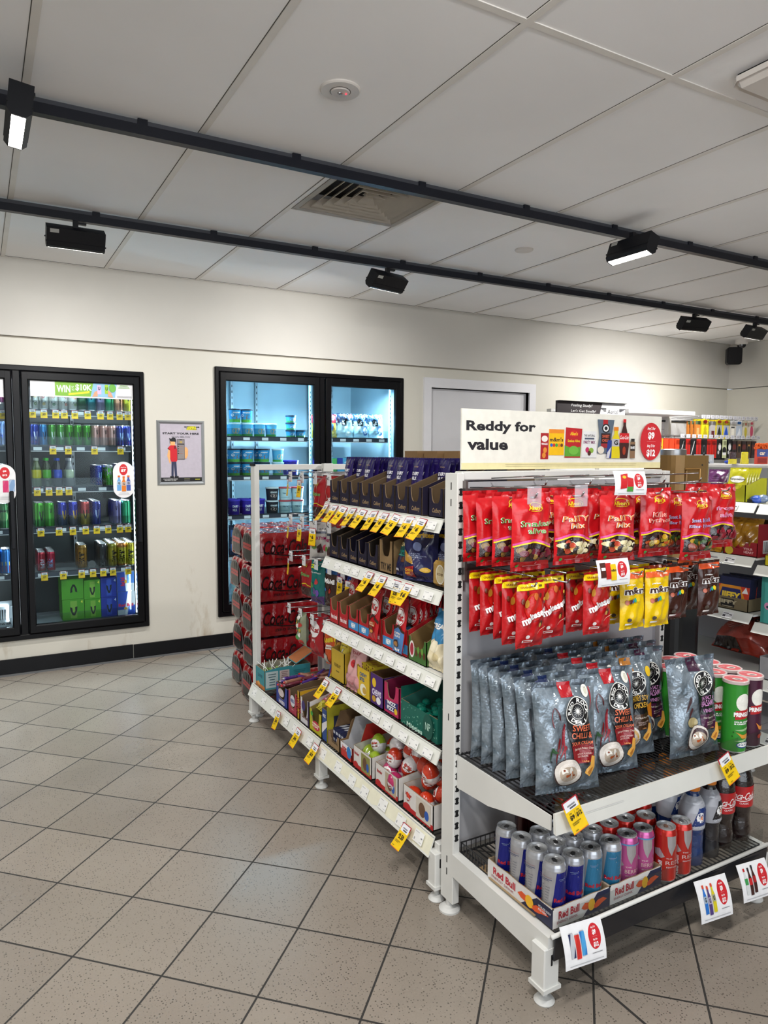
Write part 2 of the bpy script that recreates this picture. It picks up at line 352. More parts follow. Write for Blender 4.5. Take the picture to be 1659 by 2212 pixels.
# ================= CEILING THINGS =================
def diffuser():
    x0, x1, y0, y1 = 1.402, 1.972, 2.845, 3.405
    t = empty('ceiling_vent', ((x0+x1)/2, (y0+y1)/2, CEIL)); cx, cy = (x0+x1)/2, (y0+y1)/2
    W_ = mat('vent_louvre', 'e2dace', .45)
    MB().box(x0-cx, y0-cy, .088, x1-cx, y1-cy, .092).build('vent_opening', mat('vent_dark', '0b0c10', .7), t)
    q = MB(); hx, hy = (x1-x0)/2, (y1-y0)/2
    def ringf(k0, k1, z0, z1, mi=0):
        a = [(sx*hx*k0, sy*hy*k0, z0) for sx, sy in ((-1, -1), (1, -1), (1, 1), (-1, 1))]
        b = [(sx*hx*k1, sy*hy*k1, z1) for sx, sy in ((-1, -1), (1, -1), (1, 1), (-1, 1))]
        q.add(a+b, [(i, (i+1) % 4, 4+(i+1) % 4, 4+i) for i in range(4)]+[(i, 4+i, 4+(i+1) % 4, (i+1) % 4) for i in range(4)], mi=mi)
    ringf(1.02, .92, -.006, -.005); ringf(1.02, 1.02, -.006, 0); ringf(.92, .90, -.005, .03)
    for k in range(6):
        o = .90-.145*k; ringf(o, o-.118, -.003, .034); ringf(o, o+.006, -.003, .0)
    q.add([(-.03, -.03, .03), (.03, -.03, .03), (.03, .03, .03), (-.03, .03, .03)], [(3, 2, 1, 0)])
    q.build('louvre', W_, t)
    tag(t, 'square beige multi-cone air vent set in the white ceiling', 'air vent')
diffuser()
def disc(x, y, r, label, inner):
    t = empty('emergency_downlight' if inner else 'ceiling_sensor', (x, y, CEIL))
    MB().lathe([(r*.94, -.008, 'ffffff'), (r, -.004, 'ffffff'), (r, 0, 'ffffff')], 32).build('cover_plate', mat('sensor_plastic', 'cfc9c3', .4), t)
    if inner:
        MB().lathe([(.030, -.0125, 'ffffff'), (.033, -.008, 'ffffff')], 24).build('lens_ring', mat('sensor_inner', 'c4bdb8', .35), t)
        MB().lathe([(.034, -.0088, 'ffffff'), (.0355, -.0081, 'ffffff')], 24).build('ring_gap', mat('ring_shadow', '58524e', .6), t)
        MB().ell(0, 0, -.013, .011, .006, .004, 'ffffff').build('lens', CHROME, t)
        MB().ell(.018, -.006, -.0135, .003, .003, .002, 'ffffff').build('indicator_lamp', mat('red_indicator', 'ff3040', .4, emit='ff2030', es=4), t)
    tag(t, label, 'ceiling fitting')
disc(1.097, 2.247, .068, 'round white ceiling fitting with a tiny red lamp in its centre', True)
disc(2.867, 3.398, .055, 'small plain white ceiling disc between the two black light tracks', False)
t = empty('air_conditioner_cassette', (2.55, 1.15, CEIL))
q = MB().bev(-.42, -.40, -.045, .42, .40, -.002, .03); q.build('panel', mat('cassette_plastic', 'd9d3cd', .4), t)
MB().bev(-.30, -.28, -.053, .30, .28, -.045, .008).build('intake_grille', mat('cassette_grille', 'c9c4be', .4), t)
MB().box(-.40, -.38, -.0025, .40, .38, -.0005).build('gasket', BLACKM, t)
tag(t, 'white air conditioner cassette with rounded corners in the ceiling', 'air conditioner')

# light tracks with lamp heads
TRK = mat('track_black', '12151f', .4, 0, .05, spec=.3); HEADM = mat('lamp_body_black', '0b0d14', .45, spec=.3)
GLOW = mat('lit_lens', 'ffffff', .5, emit='fffaf0', es=14)
def track(y, x0, x1, label):
    t = empty('light_track', (x0, y, CEIL-.004)); L_ = x1-x0
    MB().box(0, -.017, -.058, L_, .017, -.022).build('rail', TRK, t)
    MB().box(0, -.004, -.022, L_, .004, -.002).build('hanger_strip', mat('track_hanger', '3b3d44', .5), t)
    for k in range(int(L_/.6)): MB().box(.25+.6*k, -.012, -.024, .285+.6*k, .012, 0).build('clip', TRK, t)
    return tag(t, label, 'light track')
track(2.80, XL+.3, XR-.2, 'long black lighting track carrying the two glowing lamps')
track(3.965, XL+.3, XR-.2, 'long black lighting track nearer the back wall, lamps facing away')
track(.45, XL+.3, XR-.2, 'black lighting track over the front of the shop')
def head(x, y, yaw, label, lit=True, pitch=.6, power=None):
    m = 1 if abs(yaw) > 2 else -1
    """a box lamp 0.28 m long hung from the track; local +X is its long side, it shines towards local -Y and down"""
    t = empty('track_lamp', (x, y, CEIL-.062))
    MB().box(-.012, -.012, -.035, .012, .012, 0).box(.012, -.01, -.014, .05, .01, -.004).build('stem', HEADM, t)
    b = empty('p', (0, 0, 0)); bpy.data.objects.remove(b)
    rot = Matrix.Rotation(yaw, 4, 'Z')@Matrix.Rotation(-pitch, 4, 'X')
    off = Matrix.Translation((0, 0, -.075))
    q = MB().prism([(-.135, -.035, .04), (-.135, .035, .04), (-.135, .035, -.045), (-.135, .02, -.06), (-.135, -.02, -.06), (-.135, -.035, -.045)], (.27, 0, 0), 'ffffff')
    q.box(-.139, -.037, -.028, .139, -.033, -.022).box(-.139, .033, -.028, .139, .037, -.022).box(m*.10-.02, .034, .018, m*.10+.02, .0365, .036, mi=1).box(m*.10-.02, -.0365, .018, m*.10+.02, -.034, .036, mi=1)
    h = q.build('lamp_body', [HEADM, mat('lamp_rating_label', 'a9a9a4', .6)], t); h.matrix_local = off@rot
    l = MB().box(-.127, -.0195, -.0604, .127, .0195, -.059).build('lens', GLOW if lit else BLACKM, t); l.matrix_local = off@rot
    tag(t, label, 'track lamp', 'box lamps on the ceiling tracks')
    d = rot@Vector((0, 0, -1)); p = Vector((x, y, CEIL-.062-.075))+(rot@Vector((0, 0, -.07)))
    area('lamp_light', p, p+d, .25, .034, power if power is not None else HEAD_W, (1, .975, .94), 2.5)
head(.155, 2.64, -PI/2, 'glowing track lamp at the far left edge, hanging below its track', pitch=.12)
head(3.0, 2.70, -PI/2, 'glowing black box lamp on the nearer track at right', pitch=.35, power=20)
head(.47, 3.965, PI, 'dark box lamp on the far track above the left drinks cooler', pitch=.55, power=WALL_W)
head(2.26, 3.965, PI+.25, 'dark box lamp on the far track above the ice cream freezer', pitch=.7, power=WALL_W)
head(5.15, 3.965, PI-.15, 'dark box lamp on the far track, near the corner speaker', pitch=.6, power=WALL_W)
head(5.95, 3.965, PI+.1, 'last dark box lamp on the far track beside the dome camera', pitch=.6, power=WALL_W)
for i, (x, y, yw, pt) in enumerate(((4.7, 2.8, .2, .3), (-1.6, 2.8, 1.0, .4), (-.3, .45, 2.6, .5), (.5, .45, 2.335, .83), (3.2, .45, PI, .5), (5.2, .45, PI-.3, .4), (-1.9, .45, 2.2, .4))):  # unseen lamps added along the tracks for light; the strong one follows hard-lit bags
    head(x, y, yw, 'unseen black box track lamp outside the picture, '+ORD[i]+' of seven', pitch=pt, power=13 if i == 3 else None)
# speaker and dome camera in the corner
t = empty('wall_speaker', (7.06, 4.93, 2.49), -.72)
MB().bev(-.075, -.06, -.09, .075, .05, .09, .018).build('cabinet', BLACKM, t)
MB().bev(-.066, -.066, -.082, .066, -.058, .082, .003).build('grille', mat('speaker_grille', '0b0b10', .8, bs=(300, .4, .002)), t)
MB().box(-.02, .04, -.02, .02, .15, .02).build('bracket', BLACKM, t)
tag(t, 'small black speaker mounted high in the room corner', 'speaker')
t = empty('dome_camera', (7.08, 4.86, CEIL))
MB().lathe([(.05, -.05, 'ffffff'), (.062, -.04, 'ffffff'), (.062, 0, 'ffffff')], 24).build('housing', mat('camera_white', 'd9d4cf', .4), t)
MB().ell(0, 0, -.05, .042, .042, .042, 'ffffff', 20, 10).build('dome', mat('smoked_dome', '34343a', .08, coat=1), t)
MB().ell(0, -.02, -.055, .024, .03, .03, 'ffffff').build('lens_ball', BLACKM, t)
tag(t, 'white dome security camera on the ceiling above the corner speaker', 'security camera')
# ================= COOLERS IN THE BACK WALL =================
SLOT_ = mat('slot_shadow', '0a0a0c', .9)
FR = mat('cooler_frame_black', '07070a', .3, 0, .1, 6, spec=.22)
def cooler(name, f, mull, y_in, inner, led_col, led_e, shelfz, label, cat, lamp, lcol, stripe='c9ccd0', iw=.075, deep=.62):
    x0, x1, z0, z1 = f; t = empty(name, (x0, WY, z0)); W, H = x1-x0, z1-z0
    IN = mat(name+'_lining', inner, .6, 0, .12, 2.5)
    q = MB(); e = .05
    q.box(-e, .10, -e, 0, deep, H+e).box(W, .10, -e, W+e, deep, H+e).box(-e, deep, -e, W+e, deep+.04, H+e).box(0, .10, -e, W, deep, 0).box(0, .10, H, W, deep, H+e)
    q.build('lining', IN, t)
    for px_ in (W*.26, W*.40, W*.72, W*.86):
        q = MB().box(px_, deep-.03, 0, px_+.022, deep-.008, H)
        for i in range(int(H/.05)): q.box(px_+.007, deep-.0305, .02+.05*i, px_+.014, deep-.0295, .04+.05*i, mi=1)
        q.build('rack_post', [mat('rack_metal', '8e9498', .4, .6), SLOT_], t)
    fr = MB()
    for k_, (a, b, c, d) in enumerate(((0, 0, W, .035), (0, H-.035, W, H), (.0004, .0004, .03, H-.0004), (W-.03, .0004, W-.0004, H-.0004))): fr.bev(a, -.022-.0006*(k_ > 1), b, c, .08, d, .005)
    for m in mull: fr.bev(m-.022, -.012, .03, m+.022, .09, H-.03, .004)
    fr.build('frame', FR, t)
    edges = [0]+list(mull)+[W]
    for k in range(len(edges)-1):
        a = edges[k]+(.03 if k == 0 else .024); b = edges[k+1]-(.03 if k == len(edges)-2 else .024)
        d = MB()
        for k_, p in enumerate(((a, .035, b, .035+iw*.75), (a, H-.035-iw*.75, b, H-.035), (a+.0005, .0355, a+iw*.62, H-.0355), (b-iw*.62, .0355, b-.0005, H-.0355))): d.bev(p[0]+.001, -.03-.0006*(k_ > 1), p[1], p[2]-.001, .012, p[3], .007)
        dr = d.build('door', FR, t)
        MB().box(a+iw*.5, -.006, .07, b-iw*.5, -.002, H-.07).build('glass', PANE, dr)
        MB().bev(b-.038, -.06, H*.34, b-.012, -.028, H*.55, .005).build('handle', BLACKM, dr)
        L_ = mat(name+'_led', led_col, .5, emit=led_col, es=led_e)
        MB().box(b-.035, .10, .08, b-.022, .115, H-.08).build('led_strip', L_, t)
        q = MB(); 
        for i in range(int((H-.2)/.035)): q.box(b-.031, .0985, .1+.035*i, b-.026, .0995, .116+.035*i)
        q.build('upright', BLACKM, t)['kind'] = 'stuff'
        for z in shelfz:
            sh = MB().box(a+.03, .118, z-z0-.012, b-.045, deep-.1, z-z0-.004).box(a+.03, .112, z-z0-.034, b-.045, .118, z-z0+.004, mi=1).box(a+.03, .1105, z-z0-.036, b-.045, .119, z-z0-.031, mi=2)
            for j in range(5):
                xx = a+.07+(b-a-.2)*j/4
                sh.box(xx, .1095, z-z0-.027, xx+.05, .1119, z-z0-.006, mi=3)
            s_ = sh.build('shelf', [mat('cooler_wire', '8d949a', .5), mat(name+'_shelf_strip', '3a3f4c', .4), mat('strip_edge', stripe, .4), mat('shelf_label', 'e0e4ea', .5)], t)
            MB().box(a+.032, .108, z-z0-.004, b-.047, .1105, z-z0+.062).build('riser', CLEAR, s_)
        lx = b-.06
        area('cooler_light', (x0+lx, WY+.14, z0+H/2), (x0+(a+b)/2, WY+.35, z0+H/2), .02, H-.2, lamp, lcol, 2.9)
        area('cooler_light', (x0+(a+b)/2, WY+.135, z1-.06), (x0+(a+b)/2, WY+.35, z0), b-a-.16, .05, lamp*.8, lcol, 2.6)
    return tag(t, label, cat)
SZ1 = [1.720, 1.482, 1.208, .938, .64, .292]
cooler('drinks_cooler', F1, [(-.5+1.9)-.72, .232+1.9], 0, '33393b', 'f4fbff', 2.5, SZ1, 'black framed glass door drinks cooler built into the wall at far left', 'drinks cooler', 17.0, (.93, .98, 1))
SZ2 = [1.565, 1.268, .972, .662, .31]
cooler('upright_freezer', F2, [.845], 0, 'a4b2b8', '9adcff', 2.5, SZ2, 'black framed freezer with two doors and icy blue light', 'freezer', 22, (.5, .8, 1), '9fdcf0', .085, .95)
# printed sheets on the left cooler
WH = 'ececee'
def banner():
    t = empty('promo_banner', (.632, WY-.012, 1.80)); W, H = .64, .108
    q = MB().box(-W/2, 0, 0, W/2, .0015, H, WH)
    G = '7fb63a'
    els = [P([(-.55, .08), (.12, .08), (.18, .93), (-.55, .93)], G), P([(.12, .08), (.6, .08), (.64, .93), (.18, .93)], '8fc0e0'),
           T('WIN', -.39, .5, .082, .42, 'ffffff', .03), T('UP\nTO', -.215, .55, .016, .28, 'ffffff', 0), T('$10K', -.01, .6, .10, .42, 'ffffff', .03),
           P([(-.3, .12), (.1, .3), (.1, .42), (-.3, .24)], 'e8e030'), R(.25, .25, .33, .8, 'd9b8dc'), R(.4, .3, .47, .85, '9ccb30'), T('U', .29, .6, .014, .2, '1b2a55', .04), T('U', .435, .6, .014, .2, '10381c', .04),
           P([(.15, .08), (.26, .12), (.25, .45), (.2, .4)], 'd9a07e'), P([(.56, .08), (.46, .12), (.46, .5), (.52, .4)], 'd9a07e'), E(.55, .66, .07, .26, '6fb44a'), R(.64, .1, .93, .2, 'b4b4b8')]+lines(.78, .82, .24, 3, .07, '8dbb6a', .03)
    q.art(flat(W, H), els); q.build('sheet', CARD, t); tag(t, 'white banner with a green prize panel reading WIN and $10K', 'promotional banner')
banner()
t = empty('header_sheet', (.06, WY-.012, 1.80)); MB().box(-.15, 0, -.015, .145, .0015, .115, WH).build('sheet', CARD, t); tag(t, 'plain white header sheet on the cropped left cooler door', 'header sheet')
def bottle_art(cx, z, w, h, liq, cap, lab='ffffff', txt=None):
    o = [P([(cx-w, z), (cx+w, z), (cx+w, z+h*.6), (cx+w*.45, z+h*.78), (cx+w*.45, z+h*.9), (cx-w*.45, z+h*.9), (cx-w*.45, z+h*.78), (cx-w, z+h*.6)], liq), R(cx-w*.55, z+h*.88, cx+w*.55, z+h, cap), R(cx-w, z+h*.38, cx+w, z+h*.62, lab)]
    if txt: o.append(T(txt, cx, z+h*.5, -w, h*.16, '222222', .04))
    return o
def can_art(cx, z, w, h, a, b): return [R(cx-w, z, cx+w, z+h, a), P([(cx-w, z), (cx, z), (cx+w, z+h*.5), (cx+w, z+h), (cx, z+h), (cx-w, z+h*.5)], b), R(cx-w*.8, z+h, cx+w*.8, z+h*1.04, 'b8b8bc')]
def price_disc(cx, cy, rx, ry, small=True):
    return [E(cx, cy, rx, ry, 'cf1f2a', 28), T('Any 2 for', cx, cy+ry*.68, -rx*.75, ry*.2, 'ffffff'), T('$9', cx, cy+ry*.3, -rx*.6, ry*.42, 'ffffff', .05), R(cx-rx*.4, cy-.004, cx+rx*.4, cy+.002, 'e88888'), T('Any 3 for', cx, cy-ry*.25, -rx*.75, ry*.2, 'ffffff'), T('$12', cx, cy-ry*.63, -rx*.8, ry*.42, 'ffffff', .05)]
def oval_sticker(name, x, z, els, label):
    t = empty(name, (x, WY-.034, z)); W, H = .135, .245; n = 14; pts = []
    for i in range(n+1): a = PI*i/n; pts.append((W/2*math.cos(a), 0, H-W/2+W/2*math.sin(a)))
    for i in range(n+1): a = PI+PI*i/n; pts.append((W/2*math.cos(a), 0, W/2+W/2*math.sin(a)))
    q = MB().prism(pts, (0, .0015, 0), WH); q.art(flat(W, H), els); q.build('sticker_face', CARD, t); tag(t, label, 'sticker')
oval_sticker('promo_sticker', .862, 1.135, [E(0, .78, .4, .13*1.7*.7, 'cf1f2a', 28), T('Any 2 for', 0, .84, -.55, .035, 'ffffff'), T('$7', 0, .755, -.5, .085, 'ffffff', .06)]+bottle_art(-.45, .2, .2, .42, '6aa5dc', 'd9682a', 'a9c4dc', 'G')+bottle_art(0, .18, .2, .42, 'dd7a1a', 'd9682a', 'c9b0a0', 'G')+bottle_art(.45, .2, .2, .42, '3a56a8', 'd9682a', 'aab0d0', 'G')+lines(0, .15, 1.1, 3, .03, '99999c'), 'white oval sticker with three sports bottles and a $7 disc')
oval_sticker('promo_sticker', .142, 1.12, [E(.1, .78, .42, .15, 'cf1f2a', 28), T('$9', .1, .82, -.3, .05, 'ffffff', .05), T('$12', .1, .72, -.4, .05, 'ffffff', .05)]+can_art(.15, .28, .24, .3, 'd94f7c', 'd0306c')+can_art(.68, .3, .24, .3, 'a8bcd8', '7fa0c8')+lines(0, .16, 1.1, 3, .03, '99999c'), 'white oval sticker cut by the picture edge, with $9 and $12')

# poster in a snap frame
def poster():
    t = empty('framed_poster', (1.26, WY, 1.213)); W, H = .335, .455
    q = MB()
    def bar(a, b, c, d): q.add([(a[0], 0, a[1]), (b[0], 0, b[1]), (c[0], 0, c[1]), (d[0], 0, d[1])], [(3, 2, 1, 0)])
    o = [(-W/2, 0), (W/2, 0), (W/2, H), (-W/2, H)]; k = .024; i_ = [(-W/2+k, k), (W/2-k, k), (W/2-k, H-k), (-W/2+k, H-k)]
    m_ = [(x*(1-.06), H/2+(z-H/2)*(1-.045)) for x, z in o]
    for j in range(4):
        n = (j+1) % 4
        q.add([(*o[j][:1], -.0, o[j][1]), (o[n][0], 0, o[n][1]), (m_[n][0], -.013, m_[n][1]), (m_[j][0], -.013, m_[j][1]), (i_[n][0], -.004, i_[n][1]), (i_[j][0], -.004, i_[j][1])], [(0, 1, 2, 3), (3, 2, 4, 5)])
    q.build('snap_frame', mat('brushed_aluminium', 'a9adb2', .35, .7), t)
    w_, h_ = W-2*k, H-2*k
    q = MB().box(-w_/2, -.003, k, w_/2, -.001, H-k, 'b9b2be')
    S = sf(lambda a, b, o: (a*w_/2, -.003-o, k+b*h_), w_, h_)
    K = '15161c'
    els = [R(-1, 0, 1, .075, '101014'), P([(.15, .95), (.22, .965), (.22, .957), (.35, .957), (.35, .943), (.22, .943), (.22, .935)], K), P([(.93, .95), (.86, .965), (.86, .957), (.7, .957), (.7, .943), (.86, .943), (.86, .935)], K),
           P([(.34, .965), (.72, .965), (.78, .9), (.26, .9)], 'e6e020'), T('MOVE', .52, .953, .055, .018, K), T('YOURSELF', .52, .918, .08, .02, K),
           T('START YOUR HIRE', 0, .835, .255, .034, K, .04), T('SCAN BELOW', 0, .775, .13, .03, '4a4850', 0),
           # drawn figure of a man with a telephone
           P([(-.62, .56), (-.5, .62), (-.42, .6), (-.5, .5), (-.56, .38), (-.5, .31), (-.58, .33), (-.68, .45)], 'f0b070'), R(-.52, .6, -.3, .72, 'f0b070'), P([(-.56, .62), (-.5, .63), (-.26, .63), (-.2, .56), (-.2, .37), (-.24, .35), (-.5, .35), (-.54, .4), (-.54, .54), (-.64, .59), (-.66, .575)], 'cc1626'),
           P([(-.56, .73), (-.5, .7), (-.26, .69), (-.24, .72), (-.28, .76), (-.38, .77), (-.48, .745), (-.58, .755)], K), R(-.55, .66, -.52, .73, K), R(-.27, .66, -.245, .73, K), R(-.49, .695, -.42, .7, K), R(-.37, .695, -.31, .7, K), R(-.34, .57, -.26, .62, '701018'),
           P([(-.5, .08), (-.4, .08), (-.38, .32), (-.32, .08), (-.22, .08), (-.25, .35), (-.48, .35)], '2c3352'), R(-.56, .075, -.38, .1, K), R(-.34, .075, -.15, .1, K),
           P([(.1, .42), (.24, .4), (.32, .46), (.33, .56), (.26, .6), (.12, .6)], 'f0b070'), R(-.2, .385, .17, .74, '6a6668'), R(-.17, .4, .14, .72, '8b8483'), R(-.08, .72, .04, .735, K), R(-.18, .645, .15, .66, K), R(-.07, .67, .05, .705, 'b39a50')]
    for j in range(4): els += [R(-.17, .605-.04*j, -.11, .62-.04*j, K), R(-.08, .61-.04*j, .08, .614-.04*j, 'b06a50')]
    els += [T('A FULL PHONE BATTERY AND SCAN', -.55, .05, .1, .016, 'dddddd'), T('REQUIRED TO HIRE', -.55, .027, .08, .016, 'dddddd'), R(.12, .045, .4, .055, '8a8a60'), R(.12, .02, .4, .03, '6a6a6c'), R(.66, .03, .9, .05, '9a9a28')]
    q.art(S, els, .0003, .0001, .2); q.build('poster_sheet', CARD, t)
    tag(t, 'silver framed hire poster showing a drawn man in a red shirt', 'poster')
poster()
# ================= PACKAGING BUILDERS =================
def bagS(W, H, Tk, seed=1, crimp=.055, pinch=.07, lean=0):
    rr = random.Random(seed); ph = [rr.random()*6.3 for _ in range(8)]; am = Tk*.07
    def dep(x, y):
        e = min(1, max(0, (y-crimp)/(.17))); f = min(1, max(0, (1-crimp-y)/(.17)))
        e = math.sin(e*PI/2); f = math.sin(f*PI/2)
        d = Tk/2*(max(0, 1-abs(x)**2.6))**.6*min(e, f)*(1.12-.3*y)
        cr = am*(math.sin(5*x+9*y+ph[0])+math.sin(8*x-13*y+ph[1])+.6*math.sin(17*y+ph[2]+4*x))*(1-abs(x)**4)
        rp = .0022*math.sin(x*11+ph[3])*(1 if (y < crimp*1.5 or y > 1-crimp*1.5) else 0)
        return d+cr*(.25+.75*min(e, f)), rp
    def wd(y): return 1-pinch*math.sin(PI*min(1, max(0, y)))**.7
    def S(x, y, o):
        d, rp = dep(x, y); return (x*W/2*wd(y), -d-o+rp, y*H)
    def B(x, y, o):
        d, rp = dep(x, y); return (x*W/2*wd(y), d+o+rp, y*H)
    return sf(S, W, H), B
def bag(name, W, H, Tk, body, els, mt=None, seed=1, back=None, crimp=.055, pinch=.07, window=None, hole=False, mats=None, g=.11, bands=()):
    S, B = bagS(W, H, Tk, seed, crimp, pinch); q = MB(); nx, ny = (18, 28) if g < .13 else (12, 18)
    xs = [-1+2*i/nx for i in range(nx+1)]; ys = [0, crimp*.5, crimp]+[crimp+(1-2*crimp)*i/(ny-4) for i in range(1, ny-4)]+[1-crimp, 1-crimp*.5, 1]
    def colf(y):
        for a, b, c in bands:
            if a <= y < b: return c
        return body
    for F_, sd in ((S, 1), (B, -1)):
        vs = [F_(x, y, 0) for y in ys for x in xs]; n = nx+1
        for j in range(len(ys)-1):
            fs = []
            for i in range(nx):
                k = j*n+i; fs.append((k, k+1, k+n+1, k+n) if sd > 0 else (k, k+n, k+n+1, k+1))
            ym = (ys[j]+ys[j+1])/2; b0 = len(q.v)
            if j == 0: q.v += vs
            off = len(q.v)-len(vs)
            for f in fs: q.f.append(tuple(off+i for i in f)); q.c.append(C(colf(ym) if sd > 0 else (back or colf(ym)))); q.m.append(1 if mats and len(mats) > 1 else 0); q.s.append(True)
    q.art(S, els, .0016, .00035, g*.5)
    o = q.build(name, mats or [FILM])
    if window:
        w = MB(); w.art(S, window, .0018, .0003, g*.5); w.build('clear_window', GLOS, o)
    return o
def cylS(Rr, H): return sf(lambda x, y, o: ((Rr+o)*math.sin(x*PI/2), -(Rr+o)*math.cos(x*PI/2), y*H), Rr*PI, H)
def can(name, Rr, H, body, els, bands=(), top='c8c8ca', n=24, detail=True, g=.12):
    q = MB(); k = H/.168; lo, hi = .012*k, H-.020*k
    cuts = sorted(set([lo, hi]+[H*b[0] for b in bands if lo < H*b[0] < hi]+[H*b[1] for b in bands if lo < H*b[1] < hi]))
    def cf(z):
        for a, b, c in bands:
            if a*H <= z < b*H: return c
        return body
    prof = [(Rr*.78, 0, 'b0b0b2'), (Rr*.86, .002, 'b0b0b2'), (Rr*.97, lo*.7, cf(0))]
    for i, z in enumerate(cuts): prof.append((Rr, z, cf(z+1e-4)))
    prof += [(Rr*.93, H-.011*k, cf(H*.9)), (Rr*.84, H-.004, top), (Rr*.86, H-.0025, top), (Rr*.86, H, top), (Rr*.82, H, top), (Rr*.79, H-.005, top)]
    q.lathe(prof, n, caps=False); q.add([(Rr*.79*math.cos(2*PI*i/n), Rr*.79*math.sin(2*PI*i/n), H-.005) for i in range(n)], [tuple(range(n))], top)
    q.add([(Rr*.78*math.cos(2*PI*i/n), Rr*.78*math.sin(2*PI*i/n), 0) for i in range(n)], [tuple(range(n))[::-1]], 'b0b0b2')
    if els: q.art(cylS(Rr, H), els, .0004, .00015, g)
    o = q.build(name, CANM)
    if detail:
        t = MB(); a = [(0, -.011), (.006, -.008), (.0065, 0), (.0065, .006), (.003, .011), (-.003, .011), (-.0065, .006), (-.0065, 0), (-.006, -.008)]
        t.prism([(x*Rr/.033, y*Rr/.033, H-.0045) for x, y in a], (0, 0, .0014), 'ffffff'); t.lathe([(Rr*.5, H-.0049, 'ffffff'), (Rr*.52, H-.0042, 'ffffff'), (Rr*.54, H-.0049, 'ffffff')], 20, 0, -Rr*.12, caps=False)
        t.build('pull_tab', METAL, o)
    return o
def bottle(name, prof, n, capp, labp, mats_, els=None, S=None):
    o = MB().lathe(prof, n).build(name, mats_[0])
    if capp: MB().lathe(capp, n).build('cap', mats_[1], o)
    if labp:
        q = MB().lathe(labp, n, caps=False)
        if els: q.art(S, els, .0004, .00015, .12)
        q.build('label_sleeve', mats_[2], o)
    return o
CB = '8a7355'
def dbox(name, W, D, H, hf, out, els=(), inn='6f5b44', notch=None, slope=(.0, .8), sides=(), back=None, mt=None, t=.003, lip=None):
    """open display box; its front is at local y=0 facing -Y"""
    q = MB(); s0, s1 = slope
    side = [(0, 0), (D, 0), (D, H), (D*s1, H), (D*s0+.001, hf), (0, hf)]
    q.prism([(-W/2, y, z) for y, z in side], (t, 0, 0), out, inn, CB); q.prism([(W/2-t, y, z) for y, z in side], (t, 0, 0), inn, out, CB)
    q.box(-W/2, D-t, 0, W/2, D, back or H, inn); q.box(-W/2, 0, 0, W/2, D, t, inn)
    if notch:
        nw, nz = notch; a = W/2*nw; pts = [(-W/2, 0), (W/2, 0), (W/2, hf), (a, hf)]
        n = 6; r = min(a, hf-nz)
        pts += [(a*math.cos(PI/2*i/n)**.6 if i < n else 0, nz+(hf-nz)*(1-math.sin(PI/2*i/n))) for i in range(0, n+1)][:-1]
        pts += [(-x, z) for x, z in reversed(pts[4:])]+[(-a, hf), (-W/2, hf)]
        q.prism([(x, 0, z) for x, z in pts], (0, t, 0), out, inn, CB)
    else: q.prism([(x, 0, z) for x, z in ((-W/2, 0), (W/2, 0), (W/2, hf), (-W/2, hf))], (0, t, 0), out, inn, CB)
    if els: q.art(flat(W, hf), els, .0004, .0002, .2)
    if sides:
        q.art(sf(lambda a, b, o: (-W/2-o, D/2-a*D/2, b*H), D, H), sides, .0004, .0002, .25)
        q.art(sf(lambda a, b, o: (W/2+o, D/2+a*D/2, b*H), D, H), sides, .0004, .0002, .25)
    return q.build(name, mt or CARD)
def carton(name, W, D, H, body, els=(), sides=(), top=None, mt=None, tops=()):
    q = MB().box(-W/2, 0, 0, W/2, D, H, body)
    if top: q.box(-W/2, 0, H, W/2, D, H+.0005, top)
    q.art(flat(W, H), els, .0004, .0002, .2)
    if sides:
        q.art(sf(lambda a, b, o: (-W/2-o, D/2-a*D/2, b*H), D, H), sides, .0004, .0002, .25); q.art(sf(lambda a, b, o: (W/2+o, D/2+a*D/2, b*H), D, H), sides, .0004, .0002, .25)
    if tops: q.art(sf(lambda a, b, o: (a*W/2, b*D, H+.0006+o), W, D), tops, .0003, .0001, .25)
    return q.build(name, mt or CARD)
def ticket(txt, name='price_ticket', W=.052, H=.085):
    """hanging price ticket: origin at its top edge"""
    q = MB(); n = 5; pts = []
    def S(a, b, o): u = 1-b; return (a*W/2, -o-.006*u*u, -u*H)
    sf(S, W, H)
    for j in range(n):
        a, b = j/n, (j+1)/n
        v = [S(-1, a, 0), S(1, a, 0), S(1, b, 0), S(-1, b, 0)]; q.add(v+[(x, y+.0006, z) for x, y, z in v], [(0, 1, 2, 3), (7, 6, 5, 4)], 'f2c800' if a < .66 else 'b02030')
    els = [R(-.86, .68, .86, .97, 'e9e9ee'), R(-1, 0, 1, .025, 'e07018'), R(-.5, .8, .5, .85, '88888c'), R(-.3, .72, .55, .77, '55555a')]
    if '/' in txt:
        a, b = txt.split('/'); els += [T('2 for', -.45, .6, W*.18, .05, '201800'), T('$'+a, -.4, .47, W*.3, .15, '201800', .04), T('3 for', .5, .6, W*.18, .05, '201800'), T('$'+b, .5, .47, W*.34, .15, '201800', .04), R(.04, .38, .07, .64, '807010')]
    elif ' ' in txt: a, b = txt.split(' '); els += [T(a+' for', 0, .6, W*.3, .06, '201800'), T('$'+b, .05, .45, W*.5, .17, '201800', .04)]
    else: els += [T('$', -.5, .52, W*.12, .1, '201800', .03), T(txt, .1, .49, W*(.3 if len(txt) < 2 else .5), .2, '201800', .04)]
    els += [R(-.7, .3, .4, .32, '70600c'), R(-.7, .25, .1, .27, '70600c'), R(-.7, .08, -.3, .1, '70600c')]
    q.art(S, els, .0004, .0002, .25); return q.build(name, CARD)
YT = '201800'
